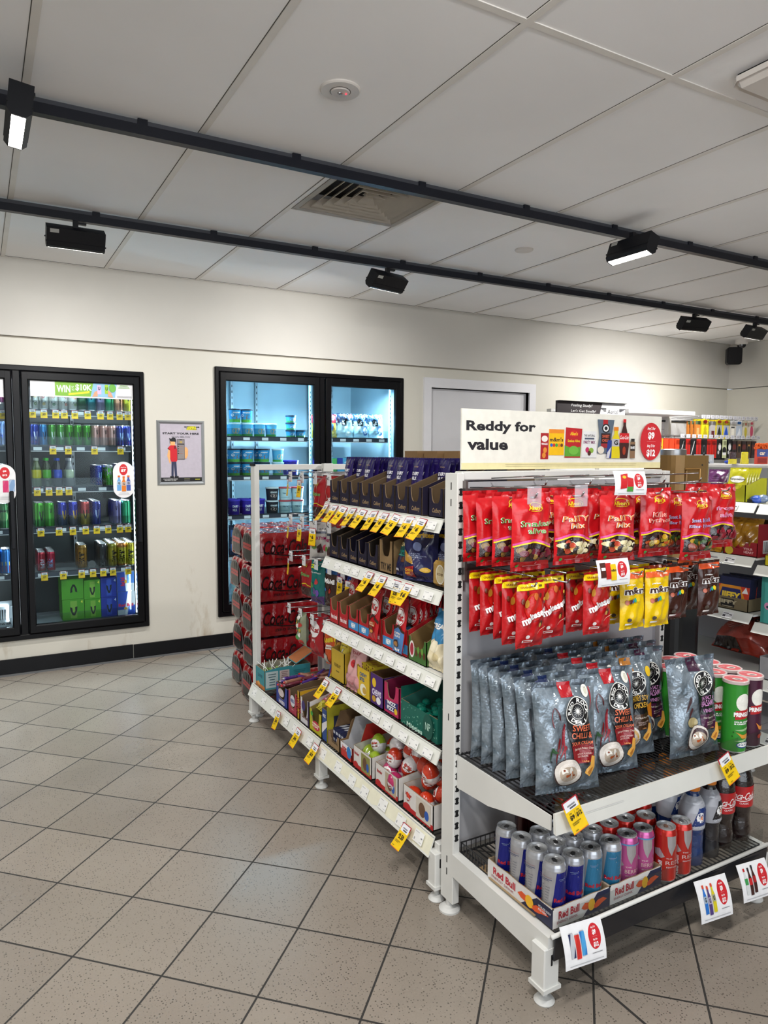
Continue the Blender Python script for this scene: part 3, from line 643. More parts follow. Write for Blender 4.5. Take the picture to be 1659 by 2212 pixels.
# ================= SHELVING =================
SLOT = mat('slot_shadow', '0a0a0c', .9)
PLST = mat('price_strip', 'e2e3dc', .35, 0, .03); STK = CARD
def post(t, x, y, h, face='-Y', w=.026, d=.066):
    q = MB().bev(x-w/2, y-d/2, .035, x+w/2, y+d/2, h, .002)
    for k in range(int((h-.25)/.04)):
        z = .24+.04*k
        if face == '-Y': q.box(x-.005, y-d/2-.0006, z, x+.005, y-d/2+.001, z+.022, mi=1); q.box(x-.0075, y-d/2-.0004, z+.002, x+.0075, y-d/2+.001, z+.006, mi=1).box(x-.0075, y-d/2-.0004, z+.016, x+.0075, y-d/2+.001, z+.020, mi=1)
    for z in (h-.05, h-.10, .62, .16, .12): q.box(x-w/2-.0006, y-.003, z, x-w/2+.001, y+.001, z+.022, mi=1)
    q.build('upright_post', [WHITEM, SLOT], t)
    MB().lathe([(.034, 0, 'ffffff'), (.034, .006, 'ffffff'), (.024, .014, 'ffffff'), (.012, .018, 'ffffff'), (.012, .05, 'ffffff')], 20, x, y).build('foot', mat('foot_plastic', 'c9c9c6', .4), t)
def leg(t, x, y, top, s=.042):
    MB().bev(x-s/2, y-s/2, .045, x+s/2, y+s/2, top, .003).box(x-.004, y-s/2-.0005, top-.05, x+.002, y-s/2+.001, top-.02, mi=1).box(x-s/2-.004, y-s/2-.004, .045, x+s/2+.004, y+s/2+.004, .056).build('leg', [WHITEM, SLOT], t)
    MB().lathe([(.026, 0, 'ffffff'), (.028, .004, 'ffffff'), (.02, .014, 'ffffff'), (.009, .018, 'ffffff'), (.009, .05, 'ffffff')], 20, x, y).build('foot', mat('foot_plastic', 'c9c9c6', .4), t)
def wire_deck(t, x0, y0, x1, y1, z, along='y', pitch=.018, fence=None):
    """rack of wires running front to back"""
    q = MB(); r = .0016
    if along == 'y':
        n = int((x1-x0)/pitch)
        for i in range(n+1): x = x0+(x1-x0)*i/n; q.box(x-r, y0, z-r, x+r, y1, z+r)
        for k in range(5): y = y0+(y1-y0)*k/4; q.box(x0, y-.0025, z-.006, x1, y+.0025, z-r)
    else:
        n = int((y1-y0)/pitch)
        for i in range(n+1): y = y0+(y1-y0)*i/n; q.box(x0, y-r, z-r, x1, y+r, z+r)
        for k in range(5): x = x0+(x1-x0)*k/4; q.box(x-.0025, y0, z-.006, x+.0025, y1, z-r)
    return q.build('wire_deck', DARKW, t)
def hook(t, x, y0, y1, z, flag=False, rise=.02, dirx=None, name='peg_hook'):
    """double wire peg from a back rail to its tip"""
    if dirx is None: f = lambda u, h: (x, u, h)
    else: f = lambda u, h: (u, x, h)
    q = MB().tube([f(y0, z), f(y0+(y1-y0)*.5, z+rise*.2), f(y1, z+rise), ], .0024, 8).tube([f(y0, z+.026), f(y1-(y1-y0)*.02, z+.026+rise), ], .002, 8).tube([f(y1, z+rise), f(y1+(y1-y0)*.03, z+rise+.012)], .0024, 8)
    h = q.build(name, CHROME, t)
    if flag:
        u = y1-(y1-y0)*.02
        if dirx is None: MB().box(x-.024, u-.004, z+rise-.03, x+.024, u-.0025, z+rise+.03).build('label_holder', MILK, h)
        else:
            s = 1 if y1 > y0 else -1
            MB().box(min(u, u+.001), x-.02, z-.022, max(u, u+.001)+.001, x+.02, z+.03, 'e4e4e8').art(lambda a, b, o: (u-o-.0005, x-a*.02, z-.02+b*.05), [R(-.9, .55, .9, .95, 'f4f4f6'), R(-.6, .7, .3, .76, '606064'), R(-.6, .6, .1, .64, '606064')], .0004).build('label_holder', PLAS, h)
    return h
# ---- end display facing the camera ----
EX0, EX1, EY, EF = 1.258, 2.158, 1.79, 1.33
t = END = empty('end_display_rack', (0, 0, 0))
post(t, EX0, EY, 1.387); post(t, EX1+.013, EY, 1.387)
MB().box(EX0+.013, EY-.012, .2, EX1, EY-.004, 1.36).build('back_panel', GREYP, t)
MB().bev(EX0+.013, EY-.02, 1.365, EX1, EY+.02, 1.392, .003).build('top_rail', WHITEM, t)
for z in (1.335, 1.105):
    MB().box(EX0+.013, EY-.034, z-.012, EX1, EY-.02, z+.006).box(EX0+.006, EY-.05, z-.04, EX0+.014, EY-.012, z+.03).build('hook_rail', mat('hook_rail_metal', '77706e', .3, .7), t)
leg(t, EX0, EF+.02, .165, .052); leg(t, EX1, EF+.02, .165, .052)
for x in (EX0, EX1):
    MB().prism([(x-.014, EF-.005, .195), (x-.014, EY-.03, .201), (x-.014, EY-.03, .13), (x-.014, EF+.05, .115), (x-.014, EF+.02, .12), (x-.014, EF-.005, .14)], (.028, 0, 0), 'ffffff').build('base_beam', WHITEM, t)
wire_deck(t, EX0+.016, EF, EX1-.016, EY-.03, .200)
q = MB()
for i in range(28): y = EF+.05+.0145*i; q.box(EX0+.018, y, .2, EX0+.0205, y+.002, .232) if i > 12 else None
for i in range(48): x = EX0+.02+.0185*i; q.box(x, EY-.033, .2, x+.002, EY-.031, .232)
q.box(EX0+.018, EF+.235, .230, EX0+.0205, EY-.03, .233).box(EX0+.018, EY-.034, .230, EX1-.018, EY-.03, .233)
q.build('wire_fence', DARKW, t)['kind'] = 'stuff'
MB().tube([(EX0-.01, EF-.012, .199), (EX1+.01, EF-.012, .199)], .006, 10).build('front_rail', WHITEM, t)
MB().prism([(EX0, EF-.017, .192), (EX0, EF-.013, .192), (EX0, EF-.008, .132), (EX0, EF-.012, .130)], (.9, 0, 0), 'ffffff').build('dark_strip_holder', mat('smoked_strip', '191b21', .18, spec=.4), t)
MB().box(EX0+.02, EF-.006, .203, EX1-.01, EF-.0035, .252).build('clear_riser', CLEAR, t)
# shelf above
SZ = .52
for x in (EX0, EX1):
    MB().prism([(x-.002, EF+.01, SZ-.006), (x-.002, EY-.03, SZ-.002), (x-.002, EY-.03, SZ-.105), (x-.002, EY-.19, SZ-.095), (x-.002, EF+.1, SZ-.055), (x-.002, EF+.01, SZ-.045)], (.004, 0, 0), 'ffffff').build('shelf_bracket', WHITEM, t)
wire_deck(t, EX0+.004, EF+.004, EX1-.004, EY-.03, SZ, pitch=.016)
q = MB().prism([(EX0-.004, EF-.014, SZ-.048), (EX0-.004, EF-.008, SZ+.006), (EX0-.004, EF-.001, SZ+.006), (EX0-.004, EF-.004, SZ-.046)], (.908, 0, 0), 'ffffff')
q.add([(EX0+.1, EF-.0126, SZ-.012), (EX0+.24, EF-.0126, SZ-.012), (EX0+.24, EF-.013, SZ-.0128), (EX0+.1, EF-.013, SZ-.0128)], [(0, 1, 2, 3)], mi=1)
q.build('shelf_lip', [mat('lip_ivory', 'dcdcd6', .35, 0, .03), GREYP], t)
MB().box(EX0+.004, EF-.0005, SZ+.003, EX1, EF+.002, SZ+.058).build('clear_riser', CLEAR, t)
HKX = [1.295, 1.465, 1.625, 1.785, 1.955, 2.105]
for i, x in enumerate(HKX): hook(t, x, EY-.03, 1.47, 1.318, i in (0, 1), .012)
H2X = [1.30, 1.42, 1.565, 1.71, 1.815, 1.94, 2.075]
for i, x in enumerate(H2X): hook(t, x, EY-.03, 1.47, 1.085, False, .004)
for x in (1.375, 1.545, 1.70, 1.86, 2.03): hook(t, x, EY-.03, 1.52, 1.345, False, .015)
tag(t, 'white shop end display with pegs above and two wire shelves', 'display rack')

# header board
t = empty('header_board', (0, 0, 0)); W, H = .885, .185; cx = 1.722; z0 = 1.397
q = MB().box(cx-W/2, EY-.003, z0, cx+W/2, EY+.003, z0+H, 'e9e7dc')
S = sf(lambda a, b, o: (cx+a*W/2, EY-.003-o, z0+b*H), W, H)
D = '1c1a20'
els = [R(-1, 0, 1, .11, 'e6dca8'), T('Reddy for', -.652, .705, .275, .215, D, .035), T('value', -.775, .42, .158, .19, D, .035)]
def mini(cx_, w, y0, y1, c): return R(cx_-w, y0, cx_+w, y1, c)
els += [mini(-.255, .038, .17, .63, 'a81c22'), E(-.255, .53, .03, .055, 'f0e8e0'), T('PRINGLES', -.255, .44, .026, .035, 'ffffff'), E(-.25, .33, .018, .05, 'e08a30'), E(-.26, .24, .018, .05, 'e08a30'),
        mini(-.14, .075, .24, .70, 'f0bb00'), R(-.215, .63, -.065, .70, 'e88a20'), T("m&m's", -.14, .52, .058, .075, '4a2814', .03), *[E(-.19+.025*i, .42, .013, .03, c) for i, c in enumerate(('2060c0', 'c83020', '30a040', 'e08020', '6a3a1a'))],
        P([(-.06, .2), (.1, .2), (.115, .72), (-.05, .74)], 'b81a22'), P([(-.06, .22), (.1, .22), (.1, .40), (.02, .36), (-.06, .42)], '58a030'), E(.03, .63, .045, .06, 'd02020'), T("Allen's", .03, .63, .034, .06, 'f0d020'), T('Snakes Alive', .03, .5, .055, .05, 'f0d020'), E(.03, .33, .05, .08, '70b840'),
        P([(.11, .2), (.27, .2), (.26, .68), (.12, .68)], 'e4e4e2'), T('THE NATURAL', .19, .6, .05, .04, '30303a'), R(.14, .53, .24, .56, '50586a'), T('PARTY MIX', .19, .48, .054, .06, '7a1a5a'), E(.17, .34, .02, .05, 'c02a60'), E(.21, .33, .025, .05, '8ab040'), E(.19, .28, .018, .045, '4a2018'),
        P([(.27, .28), (.40, .28), (.45, .90), (.27, .90), (.29, .6)], '5a6878'), R(.33, .8, .38, .9, 'b01820'), E(.36, .74, .042, .085, '15151a'), E(.36, .74, .03, .06, 'e8e8e8'), E(.36, .74, .017, .035, '15151a'), R(.31, .46, .41, .65, '2a1216'), T('SWEET\nCHILLI', .36, .555, .034, .13, 'd86040'), R(.31, .38, .41, .46, '9a2028'), E(.31, .34, .035, .07, 'e0d8c8'),
        P([(.37, .19), (.42, .19), (.43, .52), (.38, .52)], '20388a'), P([(.37, .19), (.40, .19), (.42, .4), (.38, .3)], 'd0d0d6')]
els += bottle_art(.47, .19, .045, .58, 'e0cc10', 'e08018', 'b8b8c0', 'G')+[P([(.52, .19), (.60, .19), (.615, .45), (.60, .62), (.575, .8), (.575, .86), (.545, .86), (.545, .8), (.52, .62), (.505, .45)], '3a1410'), R(.544, .86, .576, .92, 'c81820'), R(.508, .48, .612, .66, 'd01820'), T('Coca-Cola', .56, .58, .042, .07, 'ffffff', .01, .3), E(.56, .33, .018, .08, 'a03418')]
els += [mini(.655, .028, .19, .5, '8a6a4c'), R(.635, .5, .675, .56, '2a2624'), R(.63, .33, .68, .45, '2c201a'), T('BARE', .655, .39, .02, .05, 'ffffff')]
els += price_disc(.865, .51, .125, .36)+[R(.975, .2, .979, .5, '909090'), R(-.63, .078, .7, .086, 'b0a57c')]
q.art(S, els, .0003, .00012, .3); q.build('printed_board', CARD, t)
tag(t, 'wide cream header board reading Reddy for value on the end display', 'sign')

# ---- main gondola: long side faces the left aisle ----
GX, GF = 1.70, 1.275
t = GON = empty('gondola_shelving', (0, 0, 0))
Y0, Y1, Y2 = 1.86, 2.755, 3.65
for y in (Y0+.005, Y1, Y2): post(t, GX, y, 1.387, 'x', .06, .03)
MB().box(GX-.006, Y0+.02, .2, GX+.006, Y2-.02, 1.30).build('back_panel', GREYP, t)
STRIPS = []
def lip(y0, y1, z, h, name='price_strip', x=GF, dx=.02, worn=False, n=9, seed=3):
    q = MB().prism([(x, y0, z+.004), (x-.004, y0, z+.004), (x-dx-.004, y0, z-h), (x-dx, y0, z-h-.001)], (0, y1-y0, 0), 'ffffff')
    L_ = y1-y0; S = sf(lambda a, b, o: (x-.004-dx*(1-b)-o, (y0+y1)/2-a*L_/2, z+.004-(h+.004)*(1-b)), L_, h)
    rr = random.Random(seed); els = [R(-1, .93, 1, .97, 'a8a8a0')]
    if worn:
        pts = [(-1, .9), (1, .9)]; k = 16
        for i in range(k+1): pts.append((1-2*i/k, .12+rr.random()*.28 if 2 < i < 13 else .1))
        els.append(P(pts, 'e9e6cf'))
    for i in range(n):
        a = -1+2*(i+.5+rr.uniform(-.15, .15))/n; w = .055/L_; b0 = .22+(rr.uniform(-.12, .1) if worn else 0)
        els += [R(a-w, b0, a+w, b0+.58, 'f1f1ee'), R(a-w*.85, b0+.47, a+w*.0, b0+.50, 'b4b4b6'), R(a-w*.8, b0+.08, a-w*.6, b0+.2, 'a8a8ac'), R(a+w*.5, b0+.28, a+w*.8, b0+.34, '8c8c90'), R(a+w*.3, b0+.1, a+w*.8, b0+.12, 'b8b8ba')]
    q.art(S, els, .0005, .0002, .6, mi=1); return q.build(name, [PLST, CARD], t)
SH = [1.236, 1.006, .728, .484]
for i, z in enumerate(SH):
    d = wire_deck(t, GF+.004, Y0+.004, GX-.03, Y1-.004, z, 'x') if i in (1, 3) else MB().box(GF, Y0+.003, z-.006, GX-.03, Y1-.003, z).build('shelf', WHITEM, t)
    for y in (Y0+.008, Y1-.008): MB().prism([(GF, y-.0015, z-.004), (GX-.03, y-.0015, z-.004), (GX-.03, y-.0015, z-.075), (GF+.02, y-.0015, z-.035)], (0, .003, 0), 'ffffff').build('shelf_bracket', WHITEM, t)
    lip(Y0+.006, Y1-.004, z, .04, n=10, seed=i)
for y0, y1, z, wn in ((Y0, Y1, .200, True), (Y1, Y2, .205, False)):
    wire_deck(t, GF-.02, y0+.01, GX-.03, y1-.01, z-.004, 'x', .02)
    lip(y0+.006, y1-.006, z, .058, x=GF-.022, dx=.026, worn=wn, n=7 if wn else 6, seed=9)
for y in (Y0-.005, Y1, Y2-.02):
    leg(t, 1.252, y, .165)
    MB().bev(1.25, y-.014, .14, GX-.03, y+.014, .19, .002).build('base_beam', WHITEM, t)
HK = []
def ghook(y, z, flag=True): hook(t, y, GX-.03, 1.40, z, flag, .006, dirx=1)
for z, ys in ((1.318, (3.47, 3.32, 3.16, 3.0, 2.85)), (1.098, (3.47, 3.32, 3.16, 3.0, 2.85)), (.905, (3.47, 3.3, 3.15, 3.0, 2.86)), (.625, (3.5, 3.35, 3.2, 3.05, 2.92, 2.80))):
    MB().box(GX-.034, Y1+.015, z-.012, GX-.022, Y2-.015, z+.006).build('hook_rail', DARKW, t)
    for y in ys: ghook(y, z)
tag(t, 'long white shelving gondola full of chocolate along the left aisle', 'shelving')

# ---- open end frame at the far end of the gondola ----
t = empty('open_end_frame', (0, 0, 0)); FY = 3.70
MB().bev(1.282, FY-.03, .035, 1.31, FY+.03, 1.382, .002).build('upright_post', WHITEM, t); MB().bev(2.13, FY-.03, .035, 2.158, FY+.03, 1.382, .002).build('upright_post', WHITEM, t)
MB().bev(1.31, FY-.025, 1.352, 2.13, FY+.025, 1.382, .002).box(1.278, FY-.032, 1.374, 1.288, FY+.032, 1.386, mi=1).build('top_rail', [WHITEM, BLACKM], t)
MB().box(1.66, FY-.012, .2, 1.70, FY+.0, 1.352).box(1.70, FY-.008, 1.0, 2.13, FY-.004, 1.34).build('centre_panel', GREYP, t)
for x in (1.296, 2.144): MB().lathe([(.034, 0, 'ffffff'), (.034, .006, 'ffffff'), (.012, .018, 'ffffff'), (.012, .05, 'ffffff')], 20, x, FY).build('foot', mat('foot_plastic', 'c9c9c6', .4), t)
tag(t, 'open white steel frame at the far end of the gondola', 'display frame')

# ---- second gondola across the right aisle, facing left ----
t = GB = empty('gondola_shelving', (0, 0, 0)); BX, BF = 3.45, 3.03
for y in (1.06, 1.957, 2.855): post(t, BX, y, 1.387, 'x', .06, .03)
MB().box(BX-.006, 1.07, .2, BX+.006, 2.85, 1.38).build('back_panel', GREYP, t)
MB().bev(BX-.16, 1.05, 1.382, BX+.16, 2.87, 1.398, .003).build('top_ledge', mat('ledge_grey', 'a9a7a6', .45), t)
def lip2(y0, y1, z, seed):
    q = MB().prism([(BF, y0, z+.004), (BF-.004, y0, z+.004), (BF-.034, y0, z-.038), (BF-.03, y0, z-.039)], (0, y1-y0, 0), 'ffffff'); L_ = y1-y0
    S = lambda a, b, o: (BF-.004-.03*(1-b)-o, (y0+y1)/2-a*L_/2, z+.004-.042*(1-b)); els = []; rr = random.Random(seed)
    for i in range(6):
        a = -.9+1.8*(i+.5)/6; els += [R(a-.06, .2, a+.06, .8, 'f2f2f2'), R(a-.05, .6, a+.01, .68, '707074'), R(a-.05, .3, a-.02, .5, '505054'), R(a+.02, .5, a+.05, .6, '505054')]
    q.art(S, els, .0005, .0002, .6, mi=1); q.build('price_strip', [PLST, CARD], GB)
for y0, y1, zs in ((1.957, 2.855, (1.225, .98, .722, .46, .2)), (1.06, 1.957, (1.222, .95, .69, .44, .2))):
    for i, z in enumerate(zs):
        MB().box(BF, y0+.003, z-.008, BX-.03, y1-.003, z).build('shelf', WHITEM if i < 4 else GREYP, t); lip2(y0+.006, y1-.006, z, i)
        MB().prism([(BF, y1-.006, z-.004), (BX-.03, y1-.006, z-.004), (BX-.03, y1-.006, z-.075), (BF+.02, y1-.006, z-.035)], (0, .003, 0), 'ffffff').build('shelf_bracket', WHITEM, t)
for y in (1.08, 1.957, 2.84): leg(t, BF+.01, y, .165)
tag(t, 'white gondola with pet and household goods across the right aisle', 'shelving')

# ---- wall bays at the back right ----
t = WB = empty('wall_shelving_bay', (0, 0, 0))
for x in (4.62, 5.25, 6.22, 7.2): MB().bev(x-.02, 5.03, 0, x+.02, 5.09, 1.86, .002).build('upright_post', WHITEM, t)
MB().box(4.64, 5.085, .2, 7.19, 5.095, 1.86).build('back_panel', mat('white_wall_panel', 'dedee0', .4), t)
for z in (.25, .55, .85, 1.12): MB().box(4.64, 4.7, z-.02, 7.19, 5.08, z).build('shelf', WHITEM, t)
q = MB()
for z in (1.4, 1.55, 1.7): q.box(5.27, 5.08, z, 6.2, 5.0845, z+.004)
q.build('panel_seam', GREYP, t)
MB().bev(5.27, 4.72, 1.826, 6.2, 4.80, 1.866, .003).box(5.27, 4.80, 1.83, 6.2, 5.08, 1.836).build('light_canopy', mat('canopy_white', 'f2f2f4', .35), t)
for z in (1.79, 1.60, 1.40):
    MB().box(4.64, 5.07, z-.012, 7.19, 5.084, z+.006).build('hook_rail', DARKW, t)
tag(t, 'white wall shelving with hanging accessories in the far right corner', 'shelving')
t = empty('brand_header_sign', (0, 0, 0)); W, H = .83, .11; sx = 4.80; sz = 1.79
q = MB().box(sx-W/2, 4.72, sz, sx+W/2, 4.74, sz+H, '2b2226').prism([(sx-W/2, 4.72, sz+H), (sx-W/2, 4.69, sz+H+.006), (sx-W/2, 4.74, sz+H+.006), (sx-W/2, 4.74, sz+H)], (W, 0, 0), '1a1a20')
els = [P([(.22, 0), (1, 0), (1, 1), (.3, 1)], 'c9c9cc'), T('Feeling Study?', -.3, .72, .25, .28, 'f0f0f0', .0, .2), T("Let's Get Smelly!", -.25, .28, .3, .26, 'f0f0f0', .0, .2), T('Aerial', .62, .34, .13, .34, '202026', .0, .1)]
for s in (-1, 1):
    for k in range(3): els.append(P([(.62+s*.2, .62-.1*k), (.62+s*(.42-.06*k), .62-.1*k), (.62+s*(.37-.06*k), .55-.1*k), (.62+s*.2, .55-.1*k)], '202026'))
q.art(sf(lambda a, b, o: (sx+a*W/2, 4.72-o, sz+b*H), W, H), els, .0005, .0003, .4); q.build('sign_face', CARD, t)
MB().box(sx-.2, 4.74, sz+.02, sx-.18, 5.08, sz+.04).box(sx+.18, 4.74, sz+.02, sx+.2, 5.08, sz+.04).build('bracket', WHITEM, t)
tag(t, 'black and silver header sign reading Aerial on the far wall shelving', 'sign')
# ---- bronze bin ----
t = empty('litter_bin', (2.72, 2.16, 0)); BR = mat('bronze_metal', '86673a', .35, .35, .06, 3)
def rr_(hx, hy, r, n=5):
    o = []
    for sx, sy, a0 in ((1, 1, 0), (-1, 1, PI/2), (-1, -1, PI), (1, -1, PI*1.5)):
        for i in range(n+1): a = a0+PI/2*i/n; o.append((sx*(hx-r)+r*math.cos(a), sy*(hy-r)+r*math.sin(a)))
    return o
MB().prism([(x, y, .98) for x, y in rr_(.118, .108, .06)], (0, 0, .462), 'ffffff').build('bin_hood', BR, t)
MB().prism([(x, y, .0) for x, y in rr_(.104, .1, .06)], (0, 0, .98), 'ffffff').build('bin_body', mat('bin_black', '0c0c0e', .35), t)
f = MB().bev(-.075, -.116, 1.27, .01, -.107, 1.38, .004).build('flap', mat('bronze_flap', '7a5c30', .3, .4), t)
MB().tube([(-.08, -.113, 1.384), (.015, -.113, 1.384), (.015, -.113, 1.265)], .003, 6).build('flap_edge', mat('bronze_edge', 'b98a4c', .3, .5), f)
MB().lathe([(.055, 1.442, 'ffffff'), (.055, 1.466, 'ffffff'), (.048, 1.470, 'ffffff')], 24, -.02, 0).build('ash_cap', mat('brushed_steel', '9a9a9c', .3, .9), t)
q = MB()
for x, z in ((.035, 1.40), (.035, 1.27)): q.bev(x-.004, -.1095, z-.004, x+.004, -.107, z+.004, .001)
q.build('rivet', mat('rivet_dark', '1a1410', .4), t)
tag(t, 'bronze topped black litter bin standing between the two gondolas', 'litter bin')
# ================= END DISPLAY GOODS =================
RED = 'c8161e'
def lolly(name, title, seed, blobs):
    arc = [P([(.38*math.cos(a)+.0, .84+.055*math.sin(a)) for a in [PI*(.05+.9*i/12) for i in range(13)]]+[(.35*math.cos(a), .838+.047*math.sin(a)) for a in [PI*(.95-.9*i/12) for i in range(13)]], 'f2c216')]
    els = [R(-1, .0, 1, .05, 'a81018'), T("Allen's", -.02, .825, .058, .058, 'f6d21c', .03), band(-.3, .3, lambda x: .775+.1*x*x, .008, 'f2c216')]+arc
    els += title
    els += [band(-1, 1, lambda x: .345+.05*math.cos(x*2.2+.5), .028, 'd84a9a'), band(-1, 1, lambda x: .325+.05*math.cos(x*2.2+.5), .018, 'f4dc18')]
    els += [P([(.62, .93), (.72, .955), (.86, .95), (.9, .915), (.84, .885), (.74, .89), (.64, .905)], 'e06a74'), R(-.5, .06, .5, .072, 'e08a90'), E(-.75, .075, .07, .022, '3a9a4a'), E(.1, .1, .05, .018, 'e0909a')]
    win = [P([(-.94, .13), (.94, .13), (.94, .30)]+[(x, .32+.05*math.cos(x*2.2+.5)) for x in [.94-.235*i for i in range(9)]], '2a1414')]
    rr = random.Random(seed)
    for i in range(26):
        x, y = rr.uniform(-.8, .8), rr.uniform(.16, .30); win.append(E(x, y, rr.uniform(.1, .2), rr.uniform(.028, .05), rr.choice(blobs), 10, rr.random()*3))
    o = bag('lolly_bag', .142, .208, .042, RED, els, None, seed, back='b01018', window=win, bands=((.92, 1.01, 'd01c24'),), mats=[FILM])
    return o
def title2(a, b, c, w1, w2, out='f0f4e8', y=.62, h=.075):
    o = []
    for k_, cc, bb in ((1.05, out, .03), (1, c, .0)): o += [T(a, 0, y, w1*k_, h*k_, cc, bb), T(b, .05, y-.095, w2*k_, h*.95*k_, cc, bb)]
    return o
B_SN = lolly('x', title2('Snakes', 'alive', '5aa83a', .105, .06), 3, ('5a1424', '6a1a2a', '3a1c18', '8a6a30'))
B_PM = lolly('x', title2('PaRTY', 'Mix', 'ee8a2a', .10, .06), 5, ('e8dcb0', 'e0d4a0', 'c84a30', '2a1a1a', 'e8a050', 'f0e8c8'))
B_KP = lolly('x', title2('Killer', 'Pythons', 'e8604a', .07, .105, 'f6e6e0'), 7, ('c89a20', 'b04a20', '4a1c20', '6a2a1a', '8a7a20'))
B_SS = lolly('x', title2('Sweet & SouR', 'Killer Pythons', '7a4aa8', .088, .112, 'f4eef8', .60, .06), 9, ('3a5a24', 'b08a20', '6a2424', '8a3a20', '2a4a20'))
B_FR = lolly('x', title2('frogs', 'alive', 'e85aa0', .085, .06, 'fbe8f2'), 11, ('8a1a2a', '9a2234', '7a1424'))
G1 = 'red lolly bags on the upper pegs'
Z1 = 1.328-.208*.955
def hang(pr, x, ys, lab, cat, grp, z, tw=0, wob=.05, seed=0):
    rr = random.Random(seed+int(x*100))
    for i, y in enumerate(ys):
        l = lab if i == 0 else lab+', '+['', 'second', 'third', 'fourth', 'fifth', 'sixth'][i]+' back on its peg'
        put(pr, (x+rr.uniform(-.005, .005), y, z+rr.uniform(-.006, .004)), l, cat, grp, rz=tw+rr.uniform(-wob, wob), rx=rr.uniform(-.04, .02))
hang(B_SN, 1.297, (1.49, 1.575, 1.645, 1.71), 'red lolly bag with green Snakes lettering', 'lolly bag', G1, Z1, .05)
hang(B_PM, 1.465, (1.50, 1.60, 1.67), 'red Party Mix lolly bag beside the snakes bags', 'lolly bag', G1, Z1+.006)
for i, (x, y, tw) in enumerate(((1.628, 1.49, -.05), (1.635, 1.56, .1), (1.62, 1.63, 0))):
    put(B_PM, (x, y, Z1+.003), ['red Party Mix lolly bag under the small white promo card', 'second Party Mix bag back, behind the promo card bag', 'third Party Mix bag back, behind the promo card bag'][i], 'lolly bag', G1, rz=tw)
hang(B_KP, 1.785, (1.49, 1.56, 1.63), 'red lolly bag with orange Killer Pythons lettering', 'lolly bag', G1, Z1+.004)
hang(B_SS, 1.955, (1.47, 1.56, 1.64), 'red lolly bag with purple Killer Pythons lettering', 'lolly bag', G1, Z1-.006)
hang(B_FR, 2.11, (1.50, 1.58), 'red lolly bag with pink Frogs lettering at the right end', 'lolly bag', G1, Z1+.012)
# chocolate pouches
def pouch_m():
    rr = random.Random(4); W = 'ffffff'
    els = [R(-1, .875, 1, .965, 'f2d410'), T("GRAB'nGO", -.4, .92, .042, .032, '8a1018', .02), R(.45, .905, .72, .935, '6a5a08'), E(0, .62, .62, .21, 'c0481c', 26), E(0, .60, .6, .2, 'c41a14', 26)]
    for x, y, s, c in ((-.75, .72, .1, '6a2a14'), (-.45, .84, .08, '5a2010'), (.5, .78, .09, '5a2010'), (.8, .68, .08, '5a2010'), (-.5, .68, .15, 'c88a30'), (.05, .78, .13, 'c8662a'), (.75, .72, .07, 'd8a040'), (.45, .36, .12, '5a2410'), (.38, .34, .09, 'd8a850')): els.append(E(x, y, s, s*.42, c))
    els += [T('maltesers', .0, .50, .096, .115, 'ffffff', .04, 0, .33), band(.1, .8, lambda x: .22+.12*(x-.1), .006, 'f0d8c0'), R(-.8, .105, -.2, .14, 'ffffff'), R(-.74, .113, -.26, .132, 'b01818'), E(-.5, .19, .12, .03, 'e8e0e0', 10)]
    return bag('chocolate_pouch', .108, .183, .03, 'b8141a', els, None, 21, back='a01016', crimp=.03, pinch=.03)
def pouch_mm(body, band_c, cc, logo, outl):
    els = [R(-1, .86, 1, .955, band_c), R(.3, .895, .75, .92, 'f6e0c0'), T('m&m', 0, .655, .093, .125, outl, .09), T('m&m', 0, .655, .09, .115, logo, .035), T(cc, -.4, .755, .035, .03, outl if logo == '3c1c12' else 'f0f0f0')]
    for i, c in enumerate(('b8502a', '5a2a1a', '1f6ac8', '2fae8a', 'e8c81a')): els.append(E(-.7+.2*i, .47+.01*i, .11, .04, c, 14))
    els += [R(-.78, .085, -.3, .115, 'f4f4f0'), E(-.55, .17, .13, .035, '4a4038', 10)]
    return bag('chocolate_pouch', .108, .18, .032, body, els, None, 23, back=body, crimp=.03, pinch=.03)
PM = pouch_m(); PY = pouch_mm('ecc400', 'e8622a', 'peanut', '3c1c12', 'ffffff'); PB = pouch_mm('3a1a12', 'e8541c', 'milk chocolate', '3a1a12', 'ffffff')
Z2 = 1.092-.183*.95
hang(PM, 1.302, (1.49, 1.545, 1.59, 1.64, 1.70), 'red pouch with white script and yellow top, foremost at left', 'chocolate pouch', 'chocolate pouches on the lower pegs', Z2+.003, .05, .08)
hang(PM, 1.415, (1.53, 1.62), 'red malt ball pouch on the second lower peg', 'chocolate pouch', 'chocolate pouches on the lower pegs', Z2+.008, 0, .06)
hang(PM, 1.567, (1.50, 1.57, 1.64), 'red malt ball pouch below the lower promo card', 'chocolate pouch', 'chocolate pouches on the lower pegs', Z2)
hang(PY, 1.712, (1.50, 1.56, 1.62), 'yellow peanut pouch on the left of the yellow pair', 'chocolate pouch', 'chocolate pouches on the lower pegs', Z2, .02, .02)
hang(PY, 1.818, (1.495, 1.57), 'yellow peanut pouch on the right of the yellow pair', 'chocolate pouch', 'chocolate pouches on the lower pegs', Z2+.002, .02, .02)
hang(PB, 1.935, (1.52, 1.58), 'brown milk chocolate pouch next to the yellow pouches', 'chocolate pouch', 'chocolate pouches on the lower pegs', Z2-.002)
hang(PB, 2.072, (1.50, 1.58), 'brown milk chocolate pouch at the right end', 'chocolate pouch', 'chocolate pouches on the lower pegs', Z2+.003, 0, .03)
